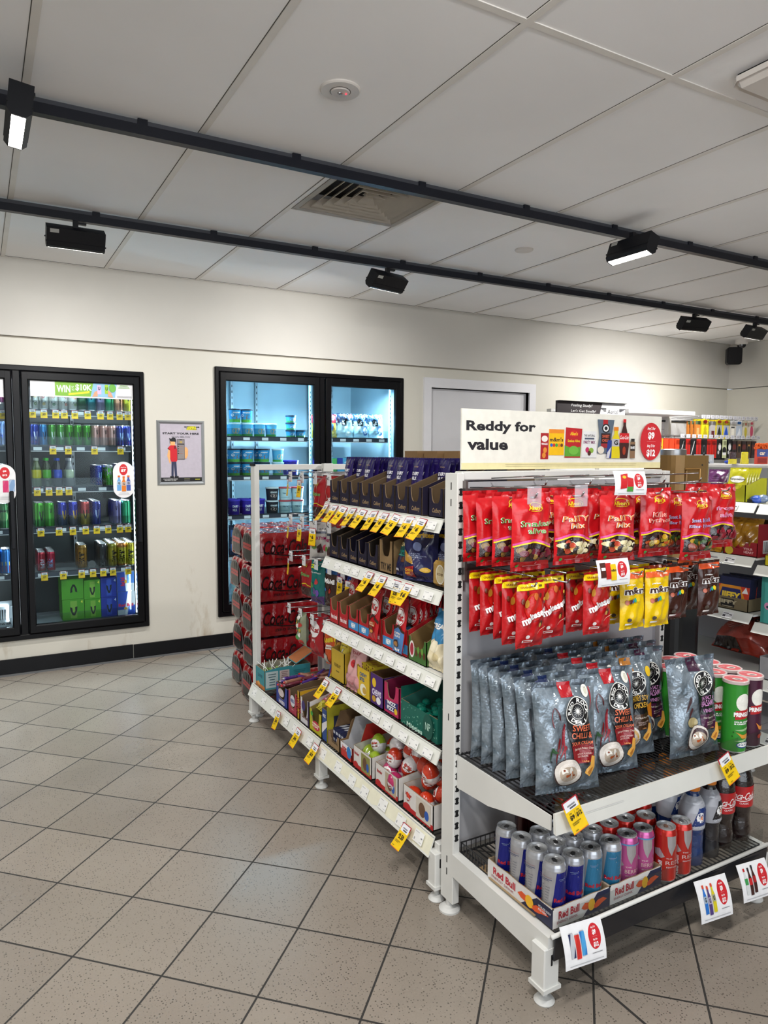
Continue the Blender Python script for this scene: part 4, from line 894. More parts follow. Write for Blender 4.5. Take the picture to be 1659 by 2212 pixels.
# promo cards
def mini_card(kind):
    els = [R(-1, 0, 1, 1, 'f1f1f3')]+price_disc(.52, .6, .3, .3)+[R(-.8, .06, .85, .08, 'c0c0c4'), R(.3, .22, .8, .235, '909094')]
    if kind == 'lolly': els += [P([(-.7, .25), (-.3, .3), (-.15, .9), (-.6, .85)], RED), E(-.4, .75, .12, .06, 'e8c020'), P([(-.3, .15), (.1, .15), (.15, .7), (-.2, .75)], RED), P([(-.3, .15), (.1, .15), (.1, .35), (-.28, .35)], '4a9a3a')]
    if kind == 'choc': els += [R(-.85, .35, -.5, .9, '4a2016'), R(-.52, .28, -.18, .88, 'c41a1a'), R(-.22, .22, .12, .82, 'ecc400'), T('m&m', -.05, .6, .02, .1, '3a1a12', .04), R(-.8, .62, -.55, .72, 'ffffff')]
    if kind == 'cans': els += can_art(-.6, .25, .11, .55, '1a2450', 'c0c4cc')+can_art(-.34, .2, .11, .55, 'e03a30', 'c82820')+can_art(-.08, .25, .11, .55, '2a7ac8', '4aa0dc')
    if kind == 'sport': els += bottle_art(-.6, .2, .1, .68, '2070c8', 'd8482a', '9ab0c8', 'G')+bottle_art(-.36, .16, .1, .68, '4a3a7a', 'd8482a', 'a8a0c0', 'G')+bottle_art(-.1, .2, .1, .68, 'd8c818', 'd8482a', 'a8a880', 'G')
    if kind == 'cola': els += bottle_art(-.65, .2, .1, .68, 'd8dcdc', 'c02020', '3a9a50')+bottle_art(-.38, .16, .1, .72, '3a1410', '20202a', 'c81820')+bottle_art(-.12, .2, .1, .72, '3a1410', '20202a', 'a81820')
    return els
def promo(kind, loc, W, H, label, rz=0, ry=0, rx=0, curl=.012):
    q = MB(); n = 6
    def S(a, b, o): u = 1-b; return (a*W/2, -o-curl*math.sin(u*2.2), -u*H)
    sf(S, W, H)
    for j in range(n):
        v = [S(-1, j/n, 0), S(1, j/n, 0), S(1, (j+1)/n, 0), S(-1, (j+1)/n, 0)]; q.add(v+[(x, y+.0006, z) for x, y, z in v], [(0, 1, 2, 3), (7, 6, 5, 4)], 'f1f1f3')
    q.art(S, mini_card(kind), .0004, .00015, .2); o = q.build('promo_card', CARD); o.location = loc; o.rotation_euler = (rx, ry, rz); tag(o, label, 'promo card')
    return o
promo('lolly', (1.622, 1.447, 1.398), .128, .068, 'small white card with two lolly bags clipped above the bags', ry=.02)
promo('choc', (1.565, 1.447, 1.148), .126, .075, 'small white card with three pouches and a red disc')
promo('cans', (1.335, EF-.024, .222), .145, .10, 'white card with three cans curling under the front rail', ry=.10, rx=-.28)
promo('sport', (1.862, EF-.024, .185), .145, .112, 'white card with three sports bottles under the rail', ry=.10, rx=-.28)
promo('cola', (2.06, EF-.024, .178), .145, .105, 'white card with cola bottles at the right end of the rail', ry=.10, rx=-.28)
TK9 = ticket('9/12')
put(TK9, (1.286, EF-.022, .566), 'yellow $9 and $12 ticket at the left end of the shelf lip', 'price ticket', 'yellow tickets on the shelf lip', rz=0, ry=-.32, rx=-.2)
put(TK9, (1.905, EF-.022, .552), 'yellow $9 and $12 ticket below the green chip tubes', 'price ticket', 'yellow tickets on the shelf lip', rz=0, ry=-.36, rx=-.2)
# chips
def chips(panel, strip, title, tc, sub, bowl, seed, side=False):
    K = '17161a'
    els = []
    if not side:
        U = .735; X = .24
        els += [R(-.2, .86, .2, .99, strip)]+panel+[P([(-.12, .74), (.62, .74), (.74, .34), (.02, .34)], K), P([(.0, .43), (.73, .43), (.76, .27), (.02, .27)], sub), E(X, U, .385, .127, 'f0efe8', 28), E(X, U, .36, .119, K, 28), E(X, U, .2, .067, 'f0efe8', 28), E(X, U, .19, .063, K, 28)]
        els += [P([(X+(.16 if k % 2 else .03)*math.cos(PI*k/14), U+(.053 if k % 2 else .012)*math.sin(PI*k/14)) for k in range(28)], 'f4f4f0')]
        for i, ch in enumerate('RED ROCK'):
            if ch == ' ': continue
            a = PI*(1.02-1.04*i/7); els.append(T(ch, X+.28*math.cos(a), U+.093*math.sin(a), .0125, .036, 'f4f4f0', .03, 0, a-PI/2))
        for i, ch in enumerate('DELI'): a = PI*(1.30+.40*i/3); els.append(T(ch, X+.28*math.cos(a), U+.093*math.sin(a), .012 if ch != 'I' else .0035, .034, 'f4f4f0', .03, 0, a+PI/2))
        y = .59
        for s, w_, h_ in title: els.append(T(s, .33, y, w_*1.1, h_, tc, .012)); y -= h_+.014
        els += [T('Deli Style Potato Chips', .37, .40, .064, .024, 'f0e4d8', 0, .2), T('NATURAL FLAVOURS\nAND COLOURS', .38, .345, .048, .036, 'e0c8c0', 0), T('165g', .4, .29, .02, .018, 'e8a060', .02)]
        els += [E(-.2, .205, .42, .135, '3a2a28', 24), E(-.2, .21, .39, .125, 'd8d0c8', 24), E(-.18, .215, .31, .095, bowl, 20), E(-.2, .20, .27, .075, 'b9a896'), horn(-.42, .22, .13, .5, -1.2, .03, 'f4f0e8'), horn(-.2, .25, .13, -.4, -1.2, .034, 'f4f0e8'), horn(-.3, .19, .12, -.2, 1.0, .016, 'b0501c'), horn(-.12, .23, .08, -1.0, -.6, .012, 'c06a28'), E(-.36, .24, .03, .01, '8a3a18', 6), E(-.05, .19, .03, .01, '8a3a18', 6), P([(.28, .2), (.45, .16), (.66, .24), (.68, .33), (.58, .34), (.5, .26), (.34, .23)], 'd8a048'), P([(.36, .2), (.45, .185), (.58, .24), (.5, .235)], 'a86a28')]
    else: els += [R(-.3, .86, .1, .99, strip), E(-.1, .1, .5, .12, '20242c', 20)]+panel
    return bag('chip_bag', .198, .30, .056, '93a0ab', els, None, seed, back='76818e', crimp=.05, pinch=.08, mats=[FILM, SMOKY])
ch = '7a1220'
CHIL = [horn(-.28, .66, .17, 1.9, 1.0, .018, '4a0a12'), horn(-.5, .60, .2, 2.0, -1.6, .016, '5e0d18'), horn(-.12, .62, .33, -2.0, -.5, .030, ch), horn(-.12, .58, .30, -2.1, .5, .022, '96202c'), horn(-.32, .50, .26, -2.4, .9, .026, '6a1018'), horn(-.15, .43, .2, -2.8, .5, .02, '8a1824'), horn(-.62, .42, .14, -.6, .8, .022, '2f5a34'), horn(-.62, .41, .12, -1.9, .5, .016, '24482a'), horn(.74, .93, .22, -1.4, -.4, .018, 'b02028'), E(.6, .9, .1, .055, 'e4e4dc'), E(.62, .9, .05, .03, 'c8c8b8'), E(-.62, .3, .03, .01, '2a3038', 6), E(-.7, .26, .03, .008, '2a3038', 6), E(-.5, .68, .02, .006, '2a3038', 6), E(-.44, .7, .02, .006, '2a3038', 6)]
C_SC = chips(CHIL, 'b01420', [('SWEET', .052, .055), ('CHILLI &', .058, .055), ('SOUR CREAM', .062, .03)], 'e8704a', '8e1a22', 'e8e0d8', 31)
C_HS = chips([P([(.7, .5), (.95, .52), (.95, .36), (.75, .4)], 'c87a20'), E(.8, .84, .12, .05, 'e8c028')], 'a86a20', [('HONEY SOY', .062, .055), ('CHICKEN', .056, .05)], 'd8a83a', '4a3020', 'c89a40', 33)
C_BV = chips([horn(-.35, .62, .2, -2.0, -.4, .024, '3a181c'), horn(-.3, .50, .16, -2.4, .8, .03, '4a2228'), E(.82, .7, .16, .08, '3a2428'), E(-.3, .36, .22, .05, 'b8a878')], '3c1a34', [('SEA SALT &', .055, .035), ('BALSAMIC', .062, .055), ('VINEGAR', .052, .035)], 'c88ac0', '4a1a40', '4a3438', 35)
C_SD = chips([R(-.72, .72, -.66, .42, '2a3038')], '1c2c58', [], '', '', '', 37, True)
G3 = 'potato chip bags on the upper shelf'
ZC = SZ+.008
def pc(p, x, y, lab, rz=0, rx=0, dz=0, ry=0): return put(p, (x, y, ZC+dz), lab, 'chip bag', G3, rz=rz, rx=rx, ry=ry)
pc(C_SC, 1.372, 1.40, 'sweet chilli chip bag standing foremost at the left front', -.24, -.14)
pc(C_SC, 1.565, 1.43, 'sweet chilli chip bag second from the left in front', -.2, -.14)
pc(C_HS, 1.70, 1.485, 'honey soy chip bag with gold lettering in front', -.2, -.12)
pc(C_BV, 1.82, 1.535, 'balsamic chip bag half hidden behind the front one', -.12, -.10)
pc(C_BV, 1.883, 1.388, 'balsamic vinegar chip bag beside the green tubes', -.12, -.12)
for i, (x, y, rz, rx) in enumerate(((1.368, 1.468, -.10, -.14), (1.366, 1.528, -.08, -.13), (1.364, 1.588, -.06, -.12), (1.364, 1.645, -.04, -.08), (1.364, 1.700, -.02, -.02))):
    pc(C_SD, x, y, ['blue grey chip bag right behind the foremost chilli bag']+['']*4 and ['blue grey chip bag directly behind the foremost one', 'third chip bag back in the leftmost row', 'fourth chip bag back in the leftmost row', 'fifth chip bag back in the leftmost row', 'last chip bag of the leftmost row at the back'][i], rz, rx)
for i, (x, y, p) in enumerate(((1.575, 1.50, C_SC), (1.575, 1.562, C_SC), (1.575, 1.622, C_SC), (1.575, 1.682, C_SD), (1.75, 1.55, C_HS), (1.765, 1.61, C_HS), (1.775, 1.67, C_HS), (1.86, 1.595, C_BV), (1.87, 1.655, C_SD))):
    pc(p, x, y, ['second chilli bag back in the second row', 'third chilli bag back in the second row', 'fourth chilli bag back in the second row', 'last dark chip bag of the second row', 'second honey soy chip bag back', 'third honey soy chip bag back', 'last honey soy chip bag at the back', 'third balsamic chip bag back', 'last blue grey chip bag behind the balsamic ones'][i], [-.14, -.12, -.1, -.08, -.15, -.12, -.1, -.1, -.1][i], -.09)
# chip tubes
def tube(body, extra, title=()):
    K = '1a1414'; Rr, H = .0362, .221
    els = [E(.35, .72, .42, .125, 'f2f0e8', 24), P([(-.08, .60), (.82, .625), (.8, .5), (-.1, .475)], 'b81a22'), T('PRINGLES', .36, .55, .060, .065, 'ffffff', .05, 0, .02)]+extra
    q = MB().lathe([(Rr-.001, 0, 'b8b8b8'), (Rr, .004, body), (Rr, H-.006, 'c0c0c0'), (Rr+.0012, H-.004, 'c0c0c0'), (Rr+.0012, H, 'c0c0c0')], 28)
    q.art(cylS(Rr, H), els, .0004, .00015, .1); o = q.build('chip_tube', PLAS)
    l = MB().lathe([(Rr+.0025, H-.006, 'c9b6b4'), (Rr+.0028, H+.003, 'd8c8c6'), (Rr+.0012, H+.0045, 'd8c8c6'), (Rr-.001, H+.0045, 'd8c8c6'), (Rr-.003, H+.0028, 'dc5560')], 28, caps=False)
    l.add([((Rr-.003)*math.cos(2*PI*i/28), (Rr-.003)*math.sin(2*PI*i/28), H+.0028) for i in range(28)], [tuple(range(28))], 'dc5560')
    SL = sf(lambda a, b, o_: (a*Rr, (b-.5)*2*Rr, H+.003+o_), 2*Rr, 2*Rr)
    l.art(SL, [E(.1, .46, .42, .15, 'ecd8d4'), E(.12, .44, .24, .055, '2a1c1c'), R(-.7, .66, -.2, .72, 'f2a8ac'), R(-.5, .58, -.25, .62, 'f2a8ac')], .0002, .0001, .3)
    l.build('lid', PLAS, o); return o
TG = tube('2f8a2c', [T('SOUR CREAM\n& ONION', .35, .43, .055, .05, 'ffffff', .04), P([(-.1, .33), (.3, .34), (.8, .37), (.75, .33), (.3, .31)], '9cc08a'), P([(-.05, .30), (.35, .26), (.8, .27), (.7, .2), (.3, .21), (.1, .27)], 'e09a38'), P([(-.1, .17), (.3, .19), (.8, .21), (.4, .16)], '9cc08a'), E(.42, .115, .42, .045, '1c4a8a'), E(.42, .12, .36, .034, 'ecece8'), *[E(.1+.09*i, .115+.012*((i*7) % 3), .02, .005, '2a4a2a', 6) for i in range(7)], E(-.15, .3, .03, .01, '143c14', 8), E(-.2, .24, .03, .01, '143c14', 8), E(.9, .2, .03, .01, 'ffffff', 8)])
TP = tube('441430', [R(-.62, .42, -.28, .55, 'c9c0c4'), *lines(-.45, .38, .3, 7, .025, '8a5a78'), P([(.2, .36), (.5, .3), (.8, .31), (.7, .24), (.4, .26)], 'dc8a38'), E(.45, .16, .12, .03, 'b83a28'), E(.6, .18, .1, .025, 'a86a48')])
TR = tube('b01820', [P([(.2, .36), (.5, .3), (.8, .31), (.7, .24), (.4, .26)], 'dc8a38')])
G4 = 'chip tubes on the upper shelf'
pg = [(2.03, 1.362), (1.955, 1.468), (2.037, 1.443), (1.955, 1.548), (2.037, 1.523), (1.955, 1.628), (2.037, 1.603)]
for i, (x, y) in enumerate(pg):
    put(TG, (x, y, ZC), ['foremost green chip tube, next to the purple one', 'green chip tube half hidden behind the balsamic bag', 'green tube right in the second row', 'green tube left in the third row', 'green tube right in the third row', 'green tube left in the fourth row', 'green tube right in the fourth row'][i], 'chip tube', G4, rz=[-.75, -.6, -.9, -.4, 0, -.6, .1][i])
for i, (x, y, rz) in enumerate(((2.112, 1.368, -.7), (2.120, 1.447, -.3), (2.118, 1.525, 0))): put(TP, (x, y, ZC), ['dark purple chip tube at the right end in front', 'dark purple chip tube, second back', 'dark purple chip tube, third back'][i], 'chip tube', G4, rz=rz)
for i, (x, y) in enumerate(((1.955, 1.708), (2.037, 1.70), (2.115, 1.61))): put(TR, (x, y, ZC), 'red chip tube at the back of the shelf, '+ORD[i]+' from the left', 'chip tube', G4)
# drinks below
ZB = .203
def rbull(blue, silver='b8bac0', name='energy_drink_can'):
    els = [P([(-.42, .13), (.62, .13), (.75, .5), (.8, .86), (-.12, .86), (-.25, .5)], blue), P([(1.35, .13), (1.75, .13), (1.95, .86), (1.55, .86)], blue), T('Red Bull', .28, .40, .052, .07, 'c8243a', .04), P([(-.1, .2), (.1, .25), (.2, .22), (.05, .18)], 'c8342a'), P([(.7, .2), (.5, .25), (.4, .22), (.55, .18)], 'c8342a'), E(.3, .225, .12, .028, 'e8b820'), R(0, .75, .4, .757, '9ab0d8'), R(.05, .73, .3, .735, '9ab0d8'), T('ENERGY DRINK', .25, .1, .04, .02, blue, 0)]
    for k in range(9): els += [R(-1.05, .62-.045*k, -.8, .626-.045*k, '50566e'), R(-.72, .6-.045*k, -.45-.02*k, .606-.045*k, '50566e')]
    els += [R(-1.1, .78, -.35, .785, 'b8707a'), R(-1.1, .74, -.35, .75, '3a4478'), R(-1.1, .72, -.5, .727, '3a4478')]
    return can(name, .0318, .1615, silver, els, top='c4c6c8', n=28)
def edition(body, word, ring='c8c8cc', rc=None):
    els = [P([(.0, .88), (.55, .88), (.6, .7), (.4, .6), (.3, .52), (.15, .6), (.05, .7)], 'b8b4b8'), P([(-.75, .6), (-.4, .64), (-.1, .5), (-.3, .46), (-.7, .5)], 'b8b4b8'), T('THE', .15, .47, .018, .024, 'f0e0e0', .01), T(word, .4, .39, .045, .065, 'f0d0d0', .0), T('EDITION', .35, .31, .035, .024, 'f0e0e0', .01), T('Red Bull', -.35, .22, .062, .075, 'f4f0f0', .04, 0, PI/2)]
    return can('energy_drink_can', .0318, .1615, body, els+([R(-2, .86, 2, .885, rc)] if rc else []), top='c4c6c8', n=28)
RB = rbull('16208a'); RS = rbull('2f80ae'); RP = edition('c45a9c', 'BERRY', rc='6aa8e0'); RR = edition('c42a20', 'RED')
RD = can('energy_drink_can', .0318, .1615, '3a0c10', [], top='8a8a8c', n=20)
GC = 'energy drink cans on the lower shelf'
row = [(RB, 'blue and silver'), (RB, 'blue and silver'), (RS, 'pale blue'), (RS, 'pale blue'), (RP, 'pink'), (RP, 'pink')]
rn = ['front', 'second', 'third', 'fourth', 'fifth', 'sixth']
for i in range(6):
    for j in range(6):
        if j > (3, 3, 4, 4, 5, 5)[i] or (i, j) in ((2, 3), (1, 3)): continue
        p, c = row[i]
        if j > 0 and i >= 4: p, c = RR, 'red'
        x = 1.305+.0665*i+(.009 if i > 2 else 0); y = 1.374+.0665*j+(.006 if j > 3 else 0); rz = {0: -.35, 1: -.95, 2: -.8, 3: -.9}.get(i, -.85)
        if j == 3 and i == 0: rz = -1.1
        if j and i: rz = random.Random(i*7+j).uniform(-1, 1)
        if i and j > 2 and i < 4: p = RD; c = 'dark red'
        put(p, (x, y, ZB+.003), '%s energy can, %s from the left in the %s row' % (c, ORD[i], rn[j]), 'can', GC, rz=rz)
for i, (x, y) in enumerate(((1.718, 1.352), (1.785, 1.352), (1.718, 1.425), (1.718, 1.50), (1.785, 1.50))): put(RR, (x, y, ZB), ['red energy can outside the tray, left of the two', 'red energy can beside the blue sports bottle', 'second red can back, left line outside the tray', 'third red can back, left line', 'third red can back, right line'][i], 'can', GC, rz=.1*i-.75)
def tray_art(w):
    return [R(-1, 0, 1, 1, 'd9d5d2'), P([(.05, 0), (1, 0), (1, 1), (.55, 1)], '1d2140'), T('Red Bull', -.45, .62, w*.36, .42, 'b41c30', .035), T('ENERGY DRINK', -.5, .26, w*.36, .13, '9a4050', .0),
            P([(-.02, .5), (.1, .72), (.3, .66), (.42, .46), (.5, .25), (.38, .22), (.25, .32), (.08, .36)], 'd8501c'), E(.34, .5, .12, .32, 'e8b020', 16), P([(.9, .5), (.75, .66), (.55, .62), (.42, .4), (.5, .22), (.62, .28), (.72, .38)], 'd8501c')]
def tray(W, D, H, loc, label):
    q = MB(); tt = .003; IN = '8c7a64'
    q.box(-W/2, 0, 0, W/2, D, tt, IN)
    dip = lambda n: [(-1+2*i/n, .96+.04*abs(math.cos(i*PI*3/n))) for i in range(n+1)]
    for y, f in ((0, 1), (D-tt, -1)):
        pts = [(-W/2, y, 0), (W/2, y, 0)]+[(a*W/2, y, H*b) for a, b in reversed(dip(18))]
        q.prism(pts, (0, tt, 0), 'd9d5d2' if f > 0 else IN, IN if f > 0 else 'd9d5d2', CB)
    for x, f in ((-W/2, 1), (W/2-tt, -1)):
        pts = [(x, 0, 0), (x, D, 0)]+[(x, D/2+a*D/2, H*b) for a, b in reversed(dip(24))]
        q.prism(pts, (tt, 0, 0), 'd9d5d2' if f > 0 else IN, IN if f > 0 else 'd9d5d2', CB)
    q.art(flat(W, H*.94), tray_art(W), .0004, .0002, .2); q.art(sf(lambda a, b, o: (-W/2-o, D/2-a*D/2, b*H*.94), D, H), tray_art(D)+[T('VITALIZES BODY\nAND MIND', .78, .62, .05, .3, 'e8e8ee', .01)], .0004, .0002, .2)
    o = q.build('cardboard_tray', CARD); o.location = loc; tag(o, label, 'cardboard tray')
tray(.2065, .275, .056, (1.3715, 1.336, ZB), 'white and navy energy drink tray at the left corner')
tray(.2065, .275, .056, (1.5805, 1.336, ZB), 'white and navy energy drink tray holding the pink cans')
q = MB().box(1.275, 1.34, .2015, 1.345, 1.66, .2042, CB); q.box(1.262, 1.40, .2045, 1.30, 1.60, .2065, '9a8260'); tag(q.build('cardboard_sheet', CARD), 'flat brown cardboard sheet under the left can tray', 'cardboard')
# sports bottles
def gat(liq, lab, accent, cap='d97a14'):
    K = '15161a'; pr = [(.028, 0, liq), (.036, .006, liq), (.0365, .03, liq), (.0345, .055, liq), (.0345, .1, liq), (.0375, .125, liq), (.0385, .15, lab), (.0375, .175, lab), (.031, .20, lab), (.021, .215, liq), (.0185, .222, liq), (.0185, .232, liq)]
    S = lambda x, y, o: ((.0392+o)*math.sin(x*PI/2)*(1 if y < .75 else 1-.7*(y-.75)), -(.0392+o)*math.cos(x*PI/2)*(1 if y < .75 else 1-.7*(y-.75)), .122+y*.07); sf(S, .0392*PI, .07)
    els = [P([(-.1, .1), (.75, .15), (.9, .9), (.3, .95), (.1, .6)], accent), T('G', .3, .5, .024, .45, 'f4f4f4', .1), P([(.3, .4), (.45, .38), (.4, .6)], 'e8702a'), T('GATORADE', .3, .08, .04, .1, 'd0d4dc', .02)]
    o = bottle('sports_drink_bottle', pr, 26, [(.0205, .230, cap), (.021, .234, cap), (.021, .250, cap), (.019, .254, cap)], [(.0382, .118, lab), (.0392, .13, lab), (.0392, .17, lab), (.034, .192, lab), (.024, .21, accent)], [GLOS, PLAS, PLAS], els, S)
    return o
GBt = gat('0c2f66', 'a8abb4', '1c3470'); GK = gat('0a0c18', '9a9ca4', '16161c')
for i, (p, x, y, l) in enumerate(((GBt, 1.859, 1.372, 'blue sports drink bottle with an orange cap in front'), (GK, 1.94, 1.375, 'black and silver sports drink bottle in front beside the cola'), (GBt, 1.86, 1.455, 'blue sports bottle, second back'), (GK, 1.94, 1.46, 'black sports bottle, second back'), (GBt, 1.86, 1.54, 'blue sports bottle, third back'), (GK, 1.94, 1.54, 'black sports bottle, third back'))):
    put(p, (x, y, ZB), l, 'bottle', 'sports drink bottles on the lower shelf', rz=[-.75, -.45, -.6, -.5, .2, .8][i])
def cola():
    L_ = '1a0c0c'; r = .044
    pr = [(.026, 0, L_), (.040, .008, L_), (.043, .03, L_), (.0425, .05, L_), (.039, .075, L_), (.0385, .09, L_), (.0425, .115, L_), (.0445, .135, L_), (.0445, .19, L_), (.0425, .215, L_), (.036, .24, L_), (.024, .268, '2c1c1a'), (.0145, .29, '4a3a38'), (.014, .305, '4a3a38')]
    S = lambda x, y, o: ((.0452+o)*math.sin(x*PI/2), -(.0452+o)*math.cos(x*PI/2), .132+y*.06); sf(S, .0452*PI, .06)
    return bottle('cola_bottle', pr, 30, [(.0155, .300, 'c01820'), (.016, .303, 'c01820'), (.016, .316, 'c01820'), (.0145, .319, 'c01820')], [(.0450, .128, 'b8141c'), (.0452, .132, 'b8141c'), (.0452, .194, 'b8141c'), (.0448, .198, 'b8141c')], [GLOS, PLAS, PLAS],
                  [T('Coca-Cola', .05, .58, .082, .42, 'f6eeee', .015, .35), band(-.5, .7, lambda x: .36-.1*math.cos(x*3), .05, 'f6eeee'), T('CLASSIC', .1, .16, .03, .1, 'f0e0e0', .02)], S)
CO = cola()
for i, (x, y, rz) in enumerate(((2.020, 1.390, -.5), (2.111, 1.390, -.7), (2.020, 1.482, -.6), (2.111, 1.482, .5), (2.020, 1.575, 0), (2.111, 1.575, .9), (1.945, 1.64, 0), (2.03, 1.67, .3))):
    put(CO, (x, y, ZB), ['large cola bottle with a red label in front', 'large cola bottle at the right end in front', 'second cola bottle back, left line', 'second cola bottle back, right line', 'third cola bottle back, left line', 'third cola bottle back, right line', 'cola bottle at the back behind the sports bottles', 'last cola bottle at the back'][i], 'bottle', 'cola bottles on the lower shelf', rz=rz, sc=(.97, .97, .955))
# ================= GONDOLA GOODS (everything here faces the left aisle, -X) =================
L90 = -PI/2
def gp(pr, x, y, z, lab, cat, grp=None, rx=0, rz=0, ry=0): return put(pr, (x, y, z), lab, cat, grp, rz=L90+rz, rx=rx, ry=ry)
NAVY = '171029'
T6 = ticket('6'); T5 = ticket('2 5'); T4 = ticket('2 4'); T3 = ticket('2 3'); T16 = ticket('16'); T20 = ticket('2 20'); T35 = ticket('3.50'); T7 = ticket('7')
def block(body, els, seed=1, W=.076, H=.19, Tk=.016): return bag('chocolate_block', W, H, Tk, body, els, None, seed, back=body, crimp=.035, pinch=.015, g=.16)
def dm(body, acc, t1='DAIRY\nMILK', extra=()):
    return block(body, [T('Cadbury', -.05, .83, .03, .035, 'c8a878', 0, .2), T(t1, .0, .66, .046, .15, 'f4f2f8', .03), P([(-.3, .42), (.1, .48), (.3, .4), (.2, .32), (-.2, .3)], 'f2f0f4'), R(-.5, .12, .6, .22, acc), *extra])
BM = dm('1f1550', '6a4a2a'); BMB = dm('251858', 'c85a7a'); BTD = block('18163e', [T('TOP\nDECK', 0, .6, .045, .16, 'd8dcf0', .03), P([(-.4, .75), (.0, .8), (.1, .95), (-.3, .9)], '9a7a5a'), R(-.7, .06, -.2, .1, 'd8dcf0')], 5)
def cad_box(kind='x'):
    els = [T('Cadbury', .1, .22, .05, .2, 'b89a70', 0, .25)]
    return dbox('display_box', .086, .26, .19, .095, NAVY, els, inn='594731' if kind == 'x' else '2c241e', notch=(.62, .045), slope=(0, 1))
DB1 = cad_box(); DB2 = cad_box('y')
ys = [2.695, 2.605, 2.515, 2.425, 2.335, 2.245, 2.155, 2.065]
cnt = [3, 2, 6, 3, 4, 5, 5, 6]; st = [.05, .06, .05, .10, .05, .04, .05, .10]
for i, y in enumerate(ys):
    gp(DB1, 1.288, y, SH[0]+.001, 'open dark purple display box on the top shelf, '+ORD[i]+' from the far end', 'display box', 'dark display boxes of chocolate')
    for k in range(cnt[i]):
        gp(BM if (i+k) % 3 else BMB, 1.288+st[i]+.021*k, y, SH[0]+.005, 'purple chocolate block, '+ORD[k]+' of those in the '+ORD[i]+' top shelf box', 'chocolate block', 'purple chocolate blocks on the top shelf', rx=-.12, rz=(.06 if k % 2 else -.04))
gp(DB1, 1.30, 1.955, SH[0]+.001, 'open dark display box at the near end of the top shelf', 'display box', 'dark display boxes of chocolate')
gp(BTD, 1.315, 1.945, SH[0]+.012, 'dark blue Top Deck block leaning back at the near end', 'chocolate block', rx=-.75)
for i in range(10):
    y = 2.712-.083*i
    gp(T6, 1.262, y, SH[0]-.002, 'yellow $6 ticket under the top shelf, '+ORD[i]+' from the far end', 'price ticket', 'yellow tickets along the top shelf', rx=-.62, rz=.05*((i % 3)-1), ry=.06*((i*7 % 5)-2))
# row of small brown cartons on the top of the gondola behind
for i in range(5):
    c = carton('snack_carton', .10, .14, .11, '8a6c48', [R(-.7, .35, .7, .7, 'c8b090'), T('protein', 0, .52, .05, .14, '4a3420', .02)], top='94764f')
    c.location = (1.60+.02*i, 2.60-.12*i, 1.345); c.rotation_euler = (0, 0, L90)
    tag(c, 'small brown carton on top of the gondola spine, '+ORD[i]+' from the far end', 'carton', 'brown cartons on the gondola top')
# second shelf
ys2 = [2.700, 2.608, 2.528, 2.450, 2.365]
for i, y in enumerate(ys2):
    gp(DB2, 1.288, y, SH[1]+.003, 'nearly empty dark display box on the second shelf, '+ORD[i]+' from the far end', 'display box', 'dark display boxes on the second shelf')
    for k in range((2, 3, 2, 4, 1)[i]):
        gp(BM, 1.46+.021*k, y, SH[1]+.007, 'purple block at the back, '+ORD[k]+' in the '+ORD[i]+' second shelf box', 'chocolate block', 'blocks deep in the second shelf boxes', rx=-.1)
tb = dbox('display_box', .10, .26, .18, .12, '8a6f4c', [T('TRY ME', 0, .2, .075, .22, '2a2018', .03)], inn='5a452e', notch=(.62, .06)); gp(tb, 1.288, 2.262, SH[1]+.003, 'plain brown TRY ME box on the second shelf', 'display box')
sl = bag('chocolate_pouch', .095, .19, .035, '1e1f4a', [T('Dairy\nMilk', .1, .83, .045, .13, 'e8e8f4', .02), R(-1, .46, 1, .62, '145a5a'), T('SLICES', 0, .58, .08, .085, 'f0d89a', .04), R(-1, .36, 1, .47, '1f8a80'), T('ROCKY ROAD', 0, .41, .07, .05, '0c3430', .02), E(.2, .3, .4, .05, '6a3a20'), R(-.7, .08, -.2, .12, 'd8d8e8')], None, 12, back='1e1f4a', crimp=.03, pinch=.02)
gp(sl, 1.30, 2.165, SH[1]+.006, 'dark blue and teal Slices pouch leaning on the second shelf', 'chocolate pouch', rx=-.3)
fv = bag('chocolate_pouch', .135, .21, .055, '1b1c4c', [T('Cadbury', -.1, .86, .045, .035, 'b8a068', 0, .2), T('Favourites', 0, .76, .115, .085, 'e8b830', .05), E(0, .57, .26, .075, '7a88b8'), T('CREATED\nFOR MOMENTS\nTOGETHER', .05, .42, .07, .08, '9aa4c8', .01), P([(-.8, .5), (-.3, .4), (-.2, .28), (-.7, .34)], 'b88a2a'), P([(-.75, .22), (-.1, .26), (-.1, .06), (-.7, .08)], '9a1c1c'), T('CHERRY\nRIPE', -.42, .15, .045, .1, 'e8b030', .03), E(.5, .2, .3, .04, 'c8a030')], None, 14, back='1b1c4c', crimp=.03, pinch=.03)
gp(fv, 1.305, 2.055, SH[1]+.004, 'large navy Favourites pouch in front on the second shelf', 'chocolate pouch', 'navy favourites pouches', rx=-.06, rz=.5)
gp(fv, 1.375, 1.99, SH[1]+.004, 'second navy Favourites pouch, behind the front one', 'chocolate pouch', 'navy favourites pouches', rx=-.06, rz=.3)
q = MB().bev(-.05, 0, 0, .05, .06, .085, .01, 'b08c48'); q.art(flat(.1, .085, 0), [E(0, .5, .5, .38, 'e8e0d0'), E(0, .5, .44, .33, 'c8b890'), T('ROCHER', 0, .5, .035, .1, '5a3a18', .02)], .0006)
fr_ = q.build('chocolate_gift_box', GLOS); fr_.location = (1.30, 1.925, SH[1]+.004); fr_.rotation_euler = (0, 0, L90); tag(fr_, 'gold and clear chocolate gift box at the near end, second shelf', 'gift box')
